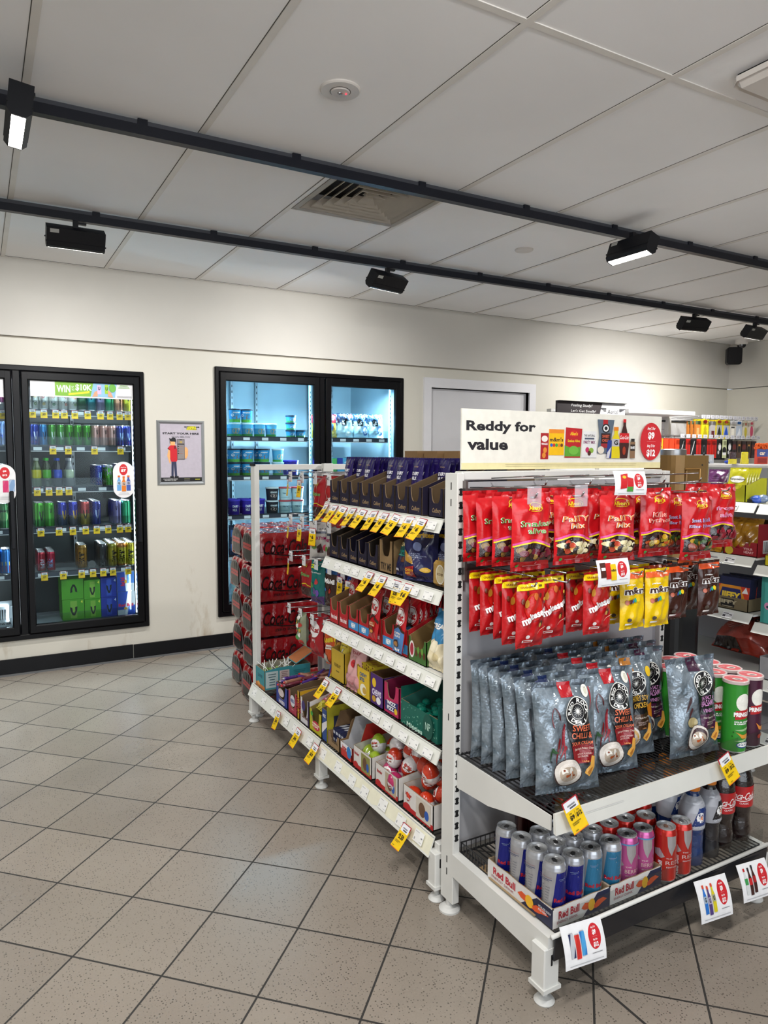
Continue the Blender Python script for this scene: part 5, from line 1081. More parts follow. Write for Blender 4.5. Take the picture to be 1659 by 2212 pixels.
for i, (y, p) in enumerate(((2.326, T6), (2.228, T6), (2.133, T20), (2.053, T16))): gp(p, 1.262, y, SH[1]-.002, 'yellow %s ticket on the second shelf, %s from the far end' % (('$6', '$6', '2 for $20', '$16')[i], ORD[i]), 'price ticket', 'yellow tickets on the second shelf', rx=-(.62, .62, .2, .6)[i])
# third shelf: wafer bars
KR = 'b01620'
def wafer(low, els, seed):
    return block(KR, [E(0, .64, .8, .17, 'f4f2f0', 24), E(0, .64, .76, .155, KR, 24), E(0, .64, .70, .14, 'f4f2f0', 24), T('KitKat', 0, .64, .046, .13, 'b8141c', .05), P([(-1, .40), (-.2, .50), (.2, .50), (1, .40), (1, .34), (0, .46), (-1, .34)], '3a1c14')]+els, seed, .072, .195, .018)
WM = wafer('', [T('MILK', 0, .22, .03, .05, 'f0e8e0', .03), R(-.5, .15, .5, .165, 'e0a0a0')], 1)
WP = wafer('', [R(-1, .05, 1, .36, 'd88aa8'), E(-.2, .3, .6, .06, 'efe4cc'), T('MILKY', 0, .12, .035, .06, '6a1a2a', .03)], 2)
WC = wafer('', [R(-.6, .27, .6, .36, 'a84a20'), T('GOOEY\nCARAMEL', 0, .315, .04, .06, 'f0d8b8', .02), E(0, .2, .45, .06, '6a3010'), E(.1, .18, .3, .03, 'd08a40')], 3)
WB_ = wafer('', [P([(-1, 0), (1, 0), (1, .36), (0, .46), (-1, .36)], '4a78b0'), T('COOKIE\nDOUGH', 0, .32, .045, .09, 'f0e8d8', .03), E(0, .16, .5, .07, '2a2028'), E(0, .15, .35, .045, 'a8743c'), T('NEW', 0, .05, .04, .05, 'ffffff', .04)], 4)
def wbox(new=True, col=KR, D=.26, inn='7a5c3a'):
    els = ([R(-1, .12, 1, .45, '3a8cc8'), T('NEW', 0, .285, .035, .2, 'ffffff', .05)] if new else [T('Have a break', 0, .3, .06, .2, 'f4e8e8', .03, .1)])
    return dbox('display_box', .084, D, .16, .10, col, els, inn=inn, notch=(.7, .055), slope=(0, .6))
WX0 = wbox(False); WX1 = wbox(True)
spec = [(2.700, 0, WM, 4, .06), (2.612, 0, WM, 1, .2), (2.523, 1, WP, 3, .05), (2.433, 1, WM, 0, 0), (2.335, 0, WC, 7, .0), (2.240, 1, WM, 2, .12), (2.148, 1, WB_, 9, .0)]
lb = ['milk', 'milk', 'pink', 'milk', 'caramel', 'milk', 'blue and red cookie']
for i, (y, nw, p, n, s) in enumerate(spec):
    gp(WX1 if nw else WX0, 1.288, y, SH[2]+.001, 'red wafer bar display box on the third shelf, '+ORD[i]+' from the far end', 'display box', 'red wafer display boxes')
    for k in range(n): gp(p, (1.300+s+.022*k) if s or k else 1.273, y, SH[2]+.006+(.0 if s else .01), 'red %s wafer bar, %s in the %s third shelf box' % (lb[i], ORD[k], ORD[i]), 'wafer bar', 'wafer bars on the third shelf', rx=-.14-(.25 if i == 2 else 0), rz=.05*(k % 3-1))
gb = dbox('display_box', .115, .27, .17, .085, '3f6a2c', [E(-.6, .5, .28, .35, 'e8e4e0'), E(-.6, .5, .2, .26, 'a83040'), *[E(-.1+.22*k, .4+.15*(k % 2), .12, .14, '6a9a3a' if k % 2 else '5a3018') for k in range(5)]], inn='84693f', notch=(.75, .05), slope=(0, .7)); gp(gb, 1.288, 2.042, SH[2]+.001, 'green display box near the end of the third shelf', 'display box')
cb = bag('chocolate_pouch', .10, .20, .05, '3a86b8', [P([(-1, 0), (1, 0), (1, .5), (.3, .42), (-.3, .52), (-1, .4)], 'e2d6b4'), T('CREAM', .1, .72, .07, .09, 'f4f4f0', .04), E(0, .38, .5, .1, 'efe6ca'), E(.2, .22, .4, .07, 'd8c89a')], None, 16, back='e2d6b4', crimp=.03)
gp(cb, 1.30, 1.938, SH[2]+.004, 'cream and light blue pouch at the near end, third shelf', 'chocolate pouch', rx=-.2)
# fourth shelf
YB = dbox('display_box', .125, .2, .15, .13, 'c0a02c', [T('FUNDAY', 0, .5, .06, .12, '5a4a10', .03), lines(0, .3, .6, 1, .1, '5a4a10', .03)[0]], inn='a88a3c', notch=None, slope=(0, .8)); gp(YB, 1.29, 2.672, SH[3]+.004, 'yellow display box with a fruit lolly bag, fourth shelf', 'display box')
FB = bag('lolly_bag', .115, .20, .04, 'd2b22a', [P([(-.9, .3), (.9, .3), (.6, .75), (-.6, .75)], 'e8d040'), T('FUNDAY', 0, .68, .07, .06, '3a3410', .0, .2), T('sweets', .1, .6, .05, .03, '3a3410', 0, .2), E(-.4, .42, .18, .07, '5a9a3a'), E(.1, .46, .14, .08, 'ece8dc'), E(.35, .38, .18, .06, 'a83028')], None, 17, back='c0a02c', crimp=.04)
gp(FB, 1.305, 2.675, SH[3]+.03, 'yellow fruit lolly bag standing in the yellow box', 'lolly bag', 'lolly bags on the fourth shelf', rx=-.3)
gp(FB, 1.375, 2.675, SH[3]+.03, 'second yellow fruit lolly bag behind the first', 'lolly bag', 'lolly bags on the fourth shelf', rx=-.3)
PK = bag('lolly_bag', .13, .235, .05, 'd2a0a0', [T('FUNDAY', .05, .66, .08, .05, 'a83040', .01, .1), T('NATURAL SWEETS', .05, .6, .06, .015, 'a83040', 0), E(0, .46, .26, .07, 'c02830'), *[E(-.12+.08*k, .47, .03, .012, '8a1820', 8) for k in range(4)], R(-1, .0, 1, .26, 'c98f92'), T('FUNDAY', 0, .13, .06, .05, 'a83040', .0)], None, 18, back='c99a9a', crimp=.04, pinch=.12)
for k in range(4): gp(PK, 1.295+.062*k, 2.53, SH[3]+.004, 'pink fruit lolly pouch, '+ORD[k]+' in the row on the fourth shelf', 'lolly bag', 'pink pouches on the fourth shelf', rx=-.18, rz=.1*(k % 2))
yc = dbox('display_box', .105, .25, .12, .115, 'd8b428', [T('CHEWY\nBITES', 0, .7, .06, .3, '2a5a8a', .04), E(0, .28, .5, .2, 'f0ecd8'), E(.2, .26, .3, .12, 'c8a040')], inn='b0975a', sides=[R(-1, 0, 1, 1, 'c8a424'), T('CHEWY', 0, .5, .12, .3, '2a5a8a', .03)], slope=(0, .9)); gp(yc, 1.288, 2.437, SH[3]+.004, 'yellow carton of chews on the fourth shelf', 'display box')
YR = carton('lolly_stick_pack', .022, .09, .012, 'd8c030', [R(-.5, .2, .5, .8, '8a5a20')], tops=[R(-.8, .2, .8, .5, 'a87a20'), R(-.6, .6, .6, .75, 'e8e0a0')])
for k in range(12): gp(YR, 1.305+.005*(k % 2)+.095*(k//4 % 2), 2.475-.025*(k % 4), SH[3]+.108+.013*(k//8), 'small yellow wrapped chew on the yellow carton, '+ORD[k], 'sweet', 'yellow chews on the fourth shelf')
pc_ = dbox('display_box', .10, .25, .125, .12, '4a2270', [E(-.4, .72, .3, .15, 'e8c020'), T('CHEWS', 0, .42, .07, .2, 'e8e0f4', .04), E(.3, .2, .35, .12, 'f0ecf4'), E(-.4, .2, .3, .1, 'c89a30')], inn='6a4a30', slope=(0, .9)); gp(pc_, 1.288, 2.328, SH[3]+.004, 'purple carton of chews on the fourth shelf', 'display box')
pk_ = dbox('display_box', .11, .25, .135, .115, 'b82458', [P([(-.9, .4), (.9, .5), (.8, .15), (-.8, .1)], '2a2a6a'), T('WIZZ\nFIZZ', 0, .3, .065, .3, 'f4f4f4', .05), E(.6, .2, .2, .1, 'e8c020')], inn='8a2048', notch=(.55, .06), slope=(0, .8)); gp(pk_, 1.288, 2.217, SH[3]+.004, 'deep pink display box on the fourth shelf', 'display box')
mint = [R(-1, 0, 1, 1, '0f6254')]
rr = random.Random(8)
for k in range(46):
    x, y, a = rr.uniform(-.95, .95), rr.uniform(.06, .95), rr.random()*3; dx, dy = .035*math.cos(a), .05*math.sin(a)
    mint.append(P([(x-dx, y-dy), (x+dy*.25, y-dx*.3), (x+dx, y+dy), (x-dy*.25, y+dx*.3)], '8ad0b8'))
gr = dbox('display_box', .235, .24, .13, .085, '0f6254', mint+[T('Minties', -.1, .18, .1, .2, 'c8ecdc', .02), E(.62, .55, .26, .5, '0b5044'), T('NP', .62, .55, .03, .3, 'c8ecdc', .0)], inn='37766a', sides=mint+[T('MINT', 0, .5, .08, .3, 'c8ecdc', .0)], notch=(.55, .04)); gp(gr, 1.288, 2.03, SH[3]+.004, 'big green patterned mint box at the near end, fourth shelf', 'display box')
WR = MB().ell(0, 0, .012, .018, .018, .012, '0f7a66', 8, 5).build('wrapped_mint', GLOS)
for k in range(14): gp(WR, 1.31+.028*(k % 5), 2.10-.05*(k//5)-.01*(k % 2), SH[3]+.05+.008*(k % 3), 'dark green wrapped mint in the green box, '+ORD[k], 'sweet', 'wrapped mints')
for i, y in enumerate((2.719, 2.600)): gp(T4, 1.262, y, SH[3]-.002, ['yellow 2 for $4 ticket at the far end of the fourth shelf', 'yellow 2 for $4 ticket, next one nearer on the fourth shelf'][i], 'price ticket', 'yellow tickets on the fourth shelf', rx=-.6)
# base shelf, far bay
ZG = .206
tl = dbox('display_box', .135, .26, .115, .105, '3a8e98', [T('ZOOPER', 0, .62, .07, .16, '2a5a70', .02), R(-1, 0, 1, .2, 'c8783a'), E(-.3, .2, .3, .1, 'e0a050')], inn='8f8a7a', sides=[R(-.95, .1, -.42, .85, 'b8c8c8'), *lines(-.68, .7, .35, 5, .12, '40606a', .04), R(-.36, .1, .06, .85, 'c8b8b4'), *lines(-.15, .75, .3, 8, .08, '7a5a5a', .03), *lines(.5, .75, .6, 8, .08, '2a7078', .03)], slope=(0, .3)); gp(tl, 1.262, 3.555, ZG, 'teal box of white lollipop sticks at the far end of the base shelf', 'display box')
lid = MB().box(-.065, 0, 0, .065, .12, .003, '3a8e98').box(-.06, .004, .003, .06, .116, .0035, 'b06a3c').build('teal_box_flap', CARD); lid.location = (1.44, 3.555, ZG+.118); lid.rotation_euler = (.5, 0, L90); tag(lid, 'teal printed lid flap raised at the back of the lollipop box', 'box flap')
LP = MB().tube([(0, 0, 0), (0, 0, .06)], .0016, 6, 'f0f0ee').ell(0, 0, -.008, .011, .011, .012, '6a8a3a', 8, 6).build('lollipop', PLAS)
rr = random.Random(5)
for k in range(24): put(LP, (1.275+rr.uniform(0, .15), 3.51+rr.uniform(0, .085), ZG+.075+rr.uniform(0, .02)), 'lollipop with a white stick in the teal box, number %d of the bunch' % (k+1), 'lollipop', 'lollipops in the teal box', rx=rr.uniform(-.9, .9), ry=rr.uniform(-.9, .9))
def candy_tray(W, D, H, hf, out, els, lab, y, notch=(.6, .03), inn='6e5a44', x=1.262, slope=(0, .35), sides=()):
    b = dbox('display_box', W, D, H, hf, out, els, inn=inn, notch=notch, slope=slope, sides=sides); gp(b, x, y, ZG, lab, 'display box'); return b
candy_tray(.15, .36, .12, .10, '2a3a90', [E(-.1, .62, .5, .2, 'd8c8c8'), T('HARIBO', 0, .16, .075, .2, 'e8e0e8', .04)], 'blue tray of red wrapped sticks on the base shelf', 3.245)
SW = [MB().tube([(-.045, 0, 0), (-.03, 0, 0), (.03, 0, 0), (.045, 0, 0)], .0085, 8, c).ell(-.047, 0, 0, .008, .008, .006, c2, 6, 4).ell(.047, 0, 0, .008, .008, .006, c2, 6, 4).build('wrapped_sweet', GLOS) for c, c2 in (('9a6a58', 'b01420'), ('6a2a3a', 'c01828'), ('50348a', 'a0a0b0'))]
rr = random.Random(6)
for k in range(34): put(SW[k % 3], (1.29+rr.uniform(0, .28), 3.19+rr.uniform(0, .11), ZG+.095+rr.uniform(0, .035)), 'brown and red wrapped sweet in the blue tray, number %d' % (k+1), 'sweet', 'wrapped sweets in the blue tray', rz=rr.uniform(-.5, .5), ry=rr.uniform(-.2, .2))
candy_tray(.105, .34, .13, .11, 'a8324a', [E(0, .6, .55, .25, 'd8d4dc'), T('NERDS', 0, .6, .05, .16, '2a4a90', .04), lines(0, .2, .8, 2, .08, 'e0a0a8', .03)[0]], 'pinkish red box on the base shelf with brown inside', 3.105)
candy_tray(.025, .30, .14, .135, 'c89a1e', [T('CHIKO', 0, .5, .07, .5, 'a01820', .04, 0, PI/2)], 'narrow yellow and red box standing on edge', 3.035, notch=None)
CHK = bag('lolly_bag', .10, .16, .03, 'd8a820', [T('CHICO', .1, .78, .07, .12, 'b82020', .05), P([(-.6, .3), (.2, .4), (.6, .3), (.3, .12), (-.4, .15)], '2a1a14'), E(-.4, .55, .2, .07, 'e8d8b8')], None, 19, back='c89a1e', crimp=.03)
gp(CHK, 1.40, 3.10, ZG+.05, 'yellow sweets bag lying in the pinkish red box', 'lolly bag', rx=-1.1, rz=.3)
candy_tray(.10, .34, .15, .12, 'd6d2d6', [E(-.3, .7, .4, .2, '3a2a6a'), T('Choc bars', 0, .3, .07, .15, '5a3020', .04), R(.7, 0, 1, 1, '32204a')], 'white and purple box of bars on the base shelf', 2.96, inn='76614a')
candy_tray(.13, .34, .135, .10, 'b8b01c', [E(.1, .36, .6, .2, 'c82848'), T('NERDS\nROPE', .1, .36, .075, .2, 'f4f0d8', .04), E(-.6, .8, .2, .1, '3a9a3a')], 'yellow box packed with yellow rope sweets', 2.84, inn='8a7a3a')
YRp = bag('rope_sweet_pack', .03, .14, .016, 'c2b42c', [P([(-.7, .3), (.7, .35), (.7, .7), (-.7, .65)], 'a83050'), R(-.5, .45, .5, .55, '5a1a28')], None, 20, back='b0a428', g=.3, crimp=.08)
for k in range(20): gp(YRp, 1.29+.035*(k//5)+.01*(k//10), 2.895-.026*(k % 5), ZG+.095+.018*(k//5), 'yellow rope sweet pack, number %d in the yellow box' % (k+1), 'sweet', 'yellow rope sweet packs', rx=-1.1, ry=.1*((k*3) % 3-1))
candy_tray(.05, .30, .16, .14, '2a4a8c', [P([(-1, .2), (1, .5), (1, .7), (-1, .5)], 'e8e4e8'), T('MILK', 0, .8, .03, .1, 'ffffff', .03)], 'narrow blue and yellow box beside the rope sweets', 2.745, notch=None, sides=[R(-1, 0, 1, 1, 'b0a828')])
# base shelf, near bay
candy_tray(.115, .30, .135, .06, '8c7150', [T('ORIGINAL', .2, .5, .06, .2, '3a2c1c', .02)], 'brown cardboard box of dark blue bars on the base shelf', 2.655, inn='86694a', sides=[R(-.2, .1, .8, .85, '1c2440'), *[R(-.1+.09*k, .2, -.06+.09*k, .75, 'b8bcc8') for k in range(9)]], slope=(.1, .2))
MW = carton('chocolate_bar', .022, .12, .03, '20274e', [R(-.8, .3, .8, .7, 'c8ccd8')], tops=[P([(-.8, .2), (.8, .3), (.8, .6), (-.8, .5)], 'c8ccd8'), T('MILKY WAY', 0, .75, .018, .1, 'd8dcf0', .02)])
for k in range(12): gp(MW, 1.285+.125*(k//4 % 2), 2.695-.026*(k % 4), ZG+.008+.032*(k//8), 'dark blue chocolate bar, number %d in the brown box' % (k+1), 'chocolate bar', 'dark blue bars on the base shelf')
candy_tray(.10, .22, .15, .06, 'c03028', [R(-1, .55, 1, 1, 'e8e6ea'), E(.5, .6, .4, .4, '2a7ac0'), T('kinder', -.3, .7, .04, .3, 'b81c20', .04)], 'empty white and red scoop shaped box', 2.535, inn='c8c8cc', slope=(.15, .3))
def kbox(W, lab, y, H=.11, x=1.262, inn='b8b4ac', pic='8a7a3a'):
    candy_tray(W, .22, H, .085, 'dedad6', [R(-1, 0, 1, .2, 'b81c20'), E(-.7, .15, .25, .16, 'b81c20'), T('kinder', -.62, .7, .04, .16, 'b01820', .03), R(-.1, .08, .85, .92, pic), E(.3, .5, .22, .3, '6a4a34'), E(.6, .4, .14, .2, '2a5ab0')], lab, y, inn=inn, notch=None, slope=(0, .9), x=x)
kbox(.15, 'white egg box with a printed animal picture, far one of three', 2.395, pic='8f8c4a'); kbox(.165, 'white egg box in the middle of three on the base shelf', 2.205, pic='b8a890'); kbox(.19, 'white egg box at the near end of the base shelf', 1.99, pic='cfc6b8', H=.10)
def egg(c1, c2): 
    q = MB()
    n = 14; prof = [(0, 0)]+[(.030*math.sin(PI*k/12)*(1.05-.1*k/12), .039-.039*math.cos(PI*k/12)) for k in range(1, 12)]+[(0, .078)]
    q.lathe([(r, z, c1 if z < .038+.0 else c2) for r, z in prof], n, caps=False); q.s = [True]*len(q.s)
    S = sf(lambda a, b, o: ((.0305+o)*math.sin(a*PI/2)*math.cos((b-.5)*1.2), -(.0305+o)*math.cos(a*PI/2)*math.cos((b-.5)*1.2), .039+(.039+o)*math.sin((b-.5)*1.2)), .0305*PI, .05)
    q.art(S, [E(0, .5, .5, .4, 'f0ecec', 12), T('kinder', 0, .6, .03, .2, 'b81c20', .04), R(-.3, .25, .3, .4, '8a5a50')], .0006, .0003, .3)
    o = q.build('foil_egg', GLOS); return o
EG = [egg('e6e2e2', 'c8381c'), egg('c8381c', 'e6e2e2'), egg('d8d4dc', 'b02a60'), egg('8a1820', 'c03a24'), egg('d8d8d8', '96b02c')]
rr = random.Random(11); n = 0
for cy, k0, col_, hz in ((2.395, 7, (4, 4, 0), .03), (2.205, 12, (2, 0, 1, 2), .05), (1.99, 15, (0, 1, 3, 0), .05)):
    for k in range(k0):
        lay = k//6; x = 1.300+.066*(k % 3)+rr.uniform(-.008, .008)+.02*(lay % 2); y = cy+.034*(1 if (k//3) % 2 else -1)+rr.uniform(-.01, .01)
        z = ZG+.01+lay*.055+rr.uniform(0, .006)
        put(EG[col_[k % len(col_)]], (x, y, z), 'foil wrapped surprise egg in the %s egg box, number %d' % ({2.395: 'far', 2.205: 'middle', 1.99: 'near'}[cy], k+1), 'chocolate egg', 'surprise eggs on the base shelf', rz=L90+rr.uniform(-1, 1), rx=rr.uniform(-.6, .6), ry=rr.uniform(-.6, .6)); n += 1
for k in range(21): put(EG[(1, 0, 1, 3, 1)[k % 5]], (1.34+.066*(k % 4)+.01*(k//7), 1.955+.064*(k//4)+.02*(k % 2), ZG+.10+.012*(k % 2)+.012*(k % 4)), 'foil egg heaped above the boxes, number %d' % (k+1), 'chocolate egg', 'surprise eggs on the base shelf', rz=L90+k, rx=.3*(k % 3)-.3, ry=.2*(k % 4)-.3)
for i, (y, p, z) in enumerate(((3.19, T5, .20), (2.935, T5, .20), (2.745, T3, .197), (1.995, T35, .19))): gp(p, 1.226, y, z, 'yellow %s ticket on the base shelf strip' % ['2 for $5 far', '2 for $5 nearer', '2 for $3', '$3.50'][i], 'price ticket', 'yellow tickets on the base shelf', rx=-(.35, .45, .55, .6)[i], ry=(-.1, .1, .05, 0)[i])
# hanging bags in the far bay
def hb(name, W, H, Tk, body, els, seed, **k): return bag(name, W, H, Tk, body, els, None, seed, back=body, crimp=.03, g=.14, **k)
h_wp = hb('lolly_bag', .12, .185, .035, 'b8b4b0', [T('THE NATURAL', 0, .82, .08, .05, '3a3a44', .01), R(-.5, .70, .5, .76, '40465a'), T('PARTYMIX', 0, .58, .10, .085, '9a1a5a', .03), P([(-.4, .35), (0, .45), (.2, .2), (-.3, .2)], '3a1a1c'), E(.4, .33, .25, .09, 'b02848'), E(-.6, .35, .2, .06, '5a8a3a'), R(-.8, .05, .3, .08, '8a8a90')], 41)
h_gr = hb('lolly_bag', .13, .21, .04, '0f6a68', [T('25%', -.1, .86, .07, .09, 'c8d828', .05), T('grape & watermelon', 0, .72, .10, .05, 'dce8e8', .02), E(.2, .52, .2, .07, 'c83a40'), E(-.5, .42, .2, .07, '3a9a4a'), E(-.1, .3, .3, .09, '5a3a8a'), E(.4, .25, .25, .08, '6a4aa0'), P([(-1, 0), (1, 0), (1, .2), (-1, .12)], '4a2a6a')], 42)
h_mm = hb('chocolate_pouch', .11, .20, .04, '3a1c14', [R(-1, .8, 1, .95, '2a5a9a'), T('M&M', 0, .62, .09, .12, 'f0f0f0', .05), E(.2, .4, .2, .06, 'a82a1a'), E(-.4, .42, .13, .04, '2a6ab8')], 43)
h_pw = hb('chocolate_pouch', .14, .205, .05, '3c1a5a', [T('POLLY', 0, .78, .07, .10, 'e8e4f0', .02, .1), T('WAFFLE', 0, .62, .10, .12, 'e8e4f0', .02, .1), T('BITES', 0, .44, .075, .11, 'e8e4f0', .02, .1), E(-.3, .26, .12, .04, 'c8c0d8'), P([(-1, .05), (-.2, .14), (.6, .06), (.7, 0), (-1, 0)], 'b87820'), R(-.5, .9, .5, .97, 'b87820')], 44)
h_kk = hb('chocolate_pouch', .12, .20, .045, 'a01420', [E(0, .68, .75, .2, 'f0ecec', 24), T('KitKat', 0, .68, .08, .14, 'a01420', .05), T('BITES', .1, .4, .04, .06, 'f0d8d8', .02)], 45)
h_re = hb('chocolate_pouch', .115, .205, .045, 'c8501a', [T("Reese's", .05, .64, .10, .16, 'e8c820', .05, 0, .25), R(-.3, .4, .7, .5, 'f0ece4'), T('miniatures', .2, .45, .05, .05, '8a2a10', .02), E(-.4, .15, .4, .12, 'dcd8cc')], 46)
h_rd = hb('chocolate_pouch', .115, .205, .045, '5a1c14', [T("Reese's", .05, .64, .10, .16, 'b88a20', .05, 0, .25), E(-.4, .15, .4, .12, '9a8a70')], 47)
h_cr = hb('chocolate_pouch', .12, .20, .04, '22347e', [T('Violet', 0, .82, .06, .08, 'c8a850', .02, .2), T('CRUMBLE', 0, .64, .10, .12, 'd8b040', .05), E(0, .3, .5, .14, 'b07830'), E(.1, .3, .3, .08, 'd8d0c8')], 48)
h_sn = hb('lolly_bag', .13, .205, .04, '9c1820', [T("Allen's", -.1, .82, .06, .08, 'd8b820', .03), T('Snakes', 0, .58, .09, .09, '6a9a50', .04), band(-1, 1, lambda x: .3+.05*math.cos(x*2), .02, 'd8c020'), R(-1, .06, 1, .28, '3a1a18')], 49)
h_mt = hb('chocolate_pouch', .15, .235, .055, 'a01a1c', [T('maltesers', .0, .56, .13, .12, 'f0ecec', .04, 0, .35), E(-.3, .4, .14, .04, 'b8862a'), E(.3, .85, .5, .06, 'c04a20')], 50)
h_pd = hb('chocolate_pouch', .11, .21, .05, '9a8a72', [R(-1, .62, 1, .95, 'a83a28'), T('Pods', 0, .56, .085, .14, 'f4f0f0', .05), P([(-1, .05), (1, .05), (1, .45), (-1, .35)], '5a3220'), E(0, .3, .4, .08, 'c89a60')], 51)
def hg(p, y, z, H, lab, cat, n=2, rz=0, grp='bags hanging on the far pegs', x0=1.44, st_=.055):
    for k in range(n): gp(p, x0+st_*k, y, z-H*.955, lab+('' if k == 0 else ', %s back' % ORD[k]), cat, grp, rz=rz+.04*k)
hg(h_sn, 3.175, 1.325, .205, 'dark red snakes lolly bag on the far top peg', 'lolly bag', 2)
hg(h_mt, 3.01, 1.325, .235, 'large dark red malt ball bag on a top peg', 'chocolate pouch', 2, .12)
hg(h_pd, 2.86, 1.325, .21, 'brown and red Pods pouch on a top peg by the boxes', 'chocolate pouch', 2)
hg(h_wp, 3.03, 1.105, .185, 'white natural party mix pouch on a middle peg', 'lolly bag', 3, .15)
hg(h_wp, 3.16, 1.105, .185, 'white party mix pouch turned sideways on its peg', 'lolly bag', 1, 1.0)
hg(h_pd, 2.88, 1.105, .21, 'cream and brown pouch on a middle peg by the boxes', 'chocolate pouch', 2)
hg(h_sn, 3.32, .91, .205, 'dark red lolly bag behind the teal one', 'lolly bag', 2, .1)
hg(h_gr, 3.20, .91, .21, 'teal and purple grape lolly bag with yellow 25% lettering', 'lolly bag', 3, .12)
hg(h_mm, 3.04, .91, .20, 'brown candy pouch with white letters between teal and purple bags', 'chocolate pouch', 2, .1)
hg(h_pw, 2.90, .91, .205, 'purple Polly Waffle pouch hanging above the base shelf', 'chocolate pouch', 2, .15)
hg(h_cr, 2.80, .905, .20, 'dark blue pouch squeezed beside the wafer boxes', 'chocolate pouch', 1, .2)
hg(h_kk, 3.21, .632, .20, 'dark red KitKat bag on a low peg', 'chocolate pouch', 2, .1)
hg(h_re, 3.04, .632, .205, 'orange peanut cup bag on a low peg', 'chocolate pouch', 1, .15)
hg(h_rd, 2.95, .632, .205, 'dark brown peanut cup bag beside the orange one', 'chocolate pouch', 2, .15, x0=1.45)
hg(h_cr, 2.83, .632, .20, 'dark blue crumble bag on the nearest low peg', 'chocolate pouch', 2, .1)
cl = hb('clear_sweet_bag', .09, .17, .05, '8a9078', [*[E(.5*math.cos(k*2.4), .12+.065*k, .28, .07, ('b83a30', 'c8b040', '4a8a4a', 'd8d4cc')[k % 4], 10) for k in range(12)]], 52); gp(cl, 1.42, 3.35, .632-.165, 'clear bag of mixed lollies at the far low peg', 'lolly bag')
cs = carton('comic_sweet_box', .11, .02, .16, '1c3a90', [P([(-.8, .1), (.3, .2), (.6, .9), (-.5, .8)], 'd8c020'), T('WHAM', -.1, .5, .08, .2, 'c82020', .05), R(-1, .0, 1, .1, '14286a')]); gp(cs, 1.42, 3.02, ZG+.12, 'thin blue and yellow carton leaning above the base shelf', 'carton', rx=-.15, ry=.25)
for i, (y, z) in enumerate(((3.47, 1.30), (3.32, 1.30), (2.85, 1.305), (3.47, 1.08), (3.32, 1.08), (3.16, 1.075), (3.47, .89), (2.86, .885), (2.77, .88))):
    gp((T7, T5, T6)[i % 3], 1.392, y, z+.01, 'small yellow ticket on a far bay peg, %s of nine' % ORD[i], 'price ticket', 'yellow tickets on the far pegs', rz=.25*((i % 3)-1))
# ================= DRINK MULTIPACKS ON THE FLOOR =================
def multipack():
    W, D, H = .44, .30, .195; q = MB(); nx, ny = 6, 4
    def outl(k, bul):
        pts = []; N = 96
        for i in range(N):
            t = i/N; per = 2*(W+D); s = t*per
            if s < W: x, y, n = -W/2+s, 0, (0, -1); u = s/W*nx
            elif s < W+D: x, y, n = W/2, s-W, (1, 0); u = (s-W)/D*ny
            elif s < 2*W+D: x, y, n = W/2-(s-W-D), D, (0, 1); u = (s-W-D)/W*nx
            else: x, y, n = -W/2, D-(s-2*W-D), (-1, 0); u = (s-2*W-D)/D*ny
            b = bul*(abs(math.sin(u*PI))-.5)
            x = x*k; y = D/2+(y-D/2)*k
            pts.append((x+n[0]*b, y+n[1]*b))
        return pts
    lev = [(0, .94, .008), (.012, 1.0, .012), (.07, 1.0, .012), (.115, .985, .012), (.15, .965, .008), (.175, .93, .006), (.185, .89, .004)]
    rings = [outl(k, b) for z, k, b in lev]; N = 96; vs = [(x, y, lev[j][0]) for j, r in enumerate(rings) for x, y in r]
    q.add(vs, [(j*N+i, j*N+(i+1) % N, (j+1)*N+(i+1) % N, (j+1)*N+i) for j in range(len(lev)-1) for i in range(N)], '8e0c14', 0, True)
    q.add([(x, y, .185) for x, y in rings[-1]], [tuple(range(N))], '5a2430')
    for i in range(nx):
        for j in range(ny): q.ell(-W/2*.86+(W*.86)*(i+.5)/nx, D/2+(D*.86)*((j+.5)/ny-.5), .183, .016, .016, .009, '6e5262' if (i+j) % 3 else '7a1a26', 8, 4)
    S = sf(lambda a, b, o: (a*W/2*.97, -.0085-o+ (0 if b < .6 else (b-.6)*.035), b*.19), W, .19)
    q.art(S, [T('Coca-Cola', -.27, .56, .27, .42, '14080a', .01, .2), band(-.8, .1, lambda x: .33-.06*math.cos(x*3), .03, '14080a'), T('ZERO SUGAR', -.2, .2, .16, .07, '2a0c10', .02)], .004, .0003, .12)
    o = q.build('drink_multipack', GLOS)
    e = MB(); S2 = sf(lambda a, b, o_: (-W/2-.007-o_, D/2-a*D/2, b*.19), D, .19)
    e.art(S2, [E(0, .5, .70, .44, '6a6466', 28), E(0, .5, .60, .40, '1c181a', 28)]+[x for k in range(4) for x in (P([(-.52+.27*k, .14), (-.30+.27*k, .14), (-.30+.27*k, .64), (-.36+.27*k, .86), (-.46+.27*k, .86), (-.52+.27*k, .64)], '0a0606'), R(-.53+.27*k, .44, -.29+.27*k, .62, 'a81820'), R(-.50+.27*k, .52, -.32+.27*k, .545, '1a0c0c'))], .003, .0004, .2)
    e.build('end_opening', PLAS, o); return o
MP = multipack()
for c_, (x, y) in enumerate(((1.553, 3.79), (1.60, 4.13), (2.03, 3.80))):
    for k in range(5): put(MP, (x+.006*((k*5) % 3-1), y+.004*(k % 2), .202*k+.002), ['red shrink wrapped cola multipack, front stack', 'red shrink wrapped cola multipack, stack behind the front one', 'red shrink wrapped cola multipack, right hand stack'][c_]+', '+['bottom', 'second', 'third', 'fourth', 'top'][k]+' layer', 'drinks multipack', 'stacked cola multipacks', rz=.02*((k*3) % 3-1))
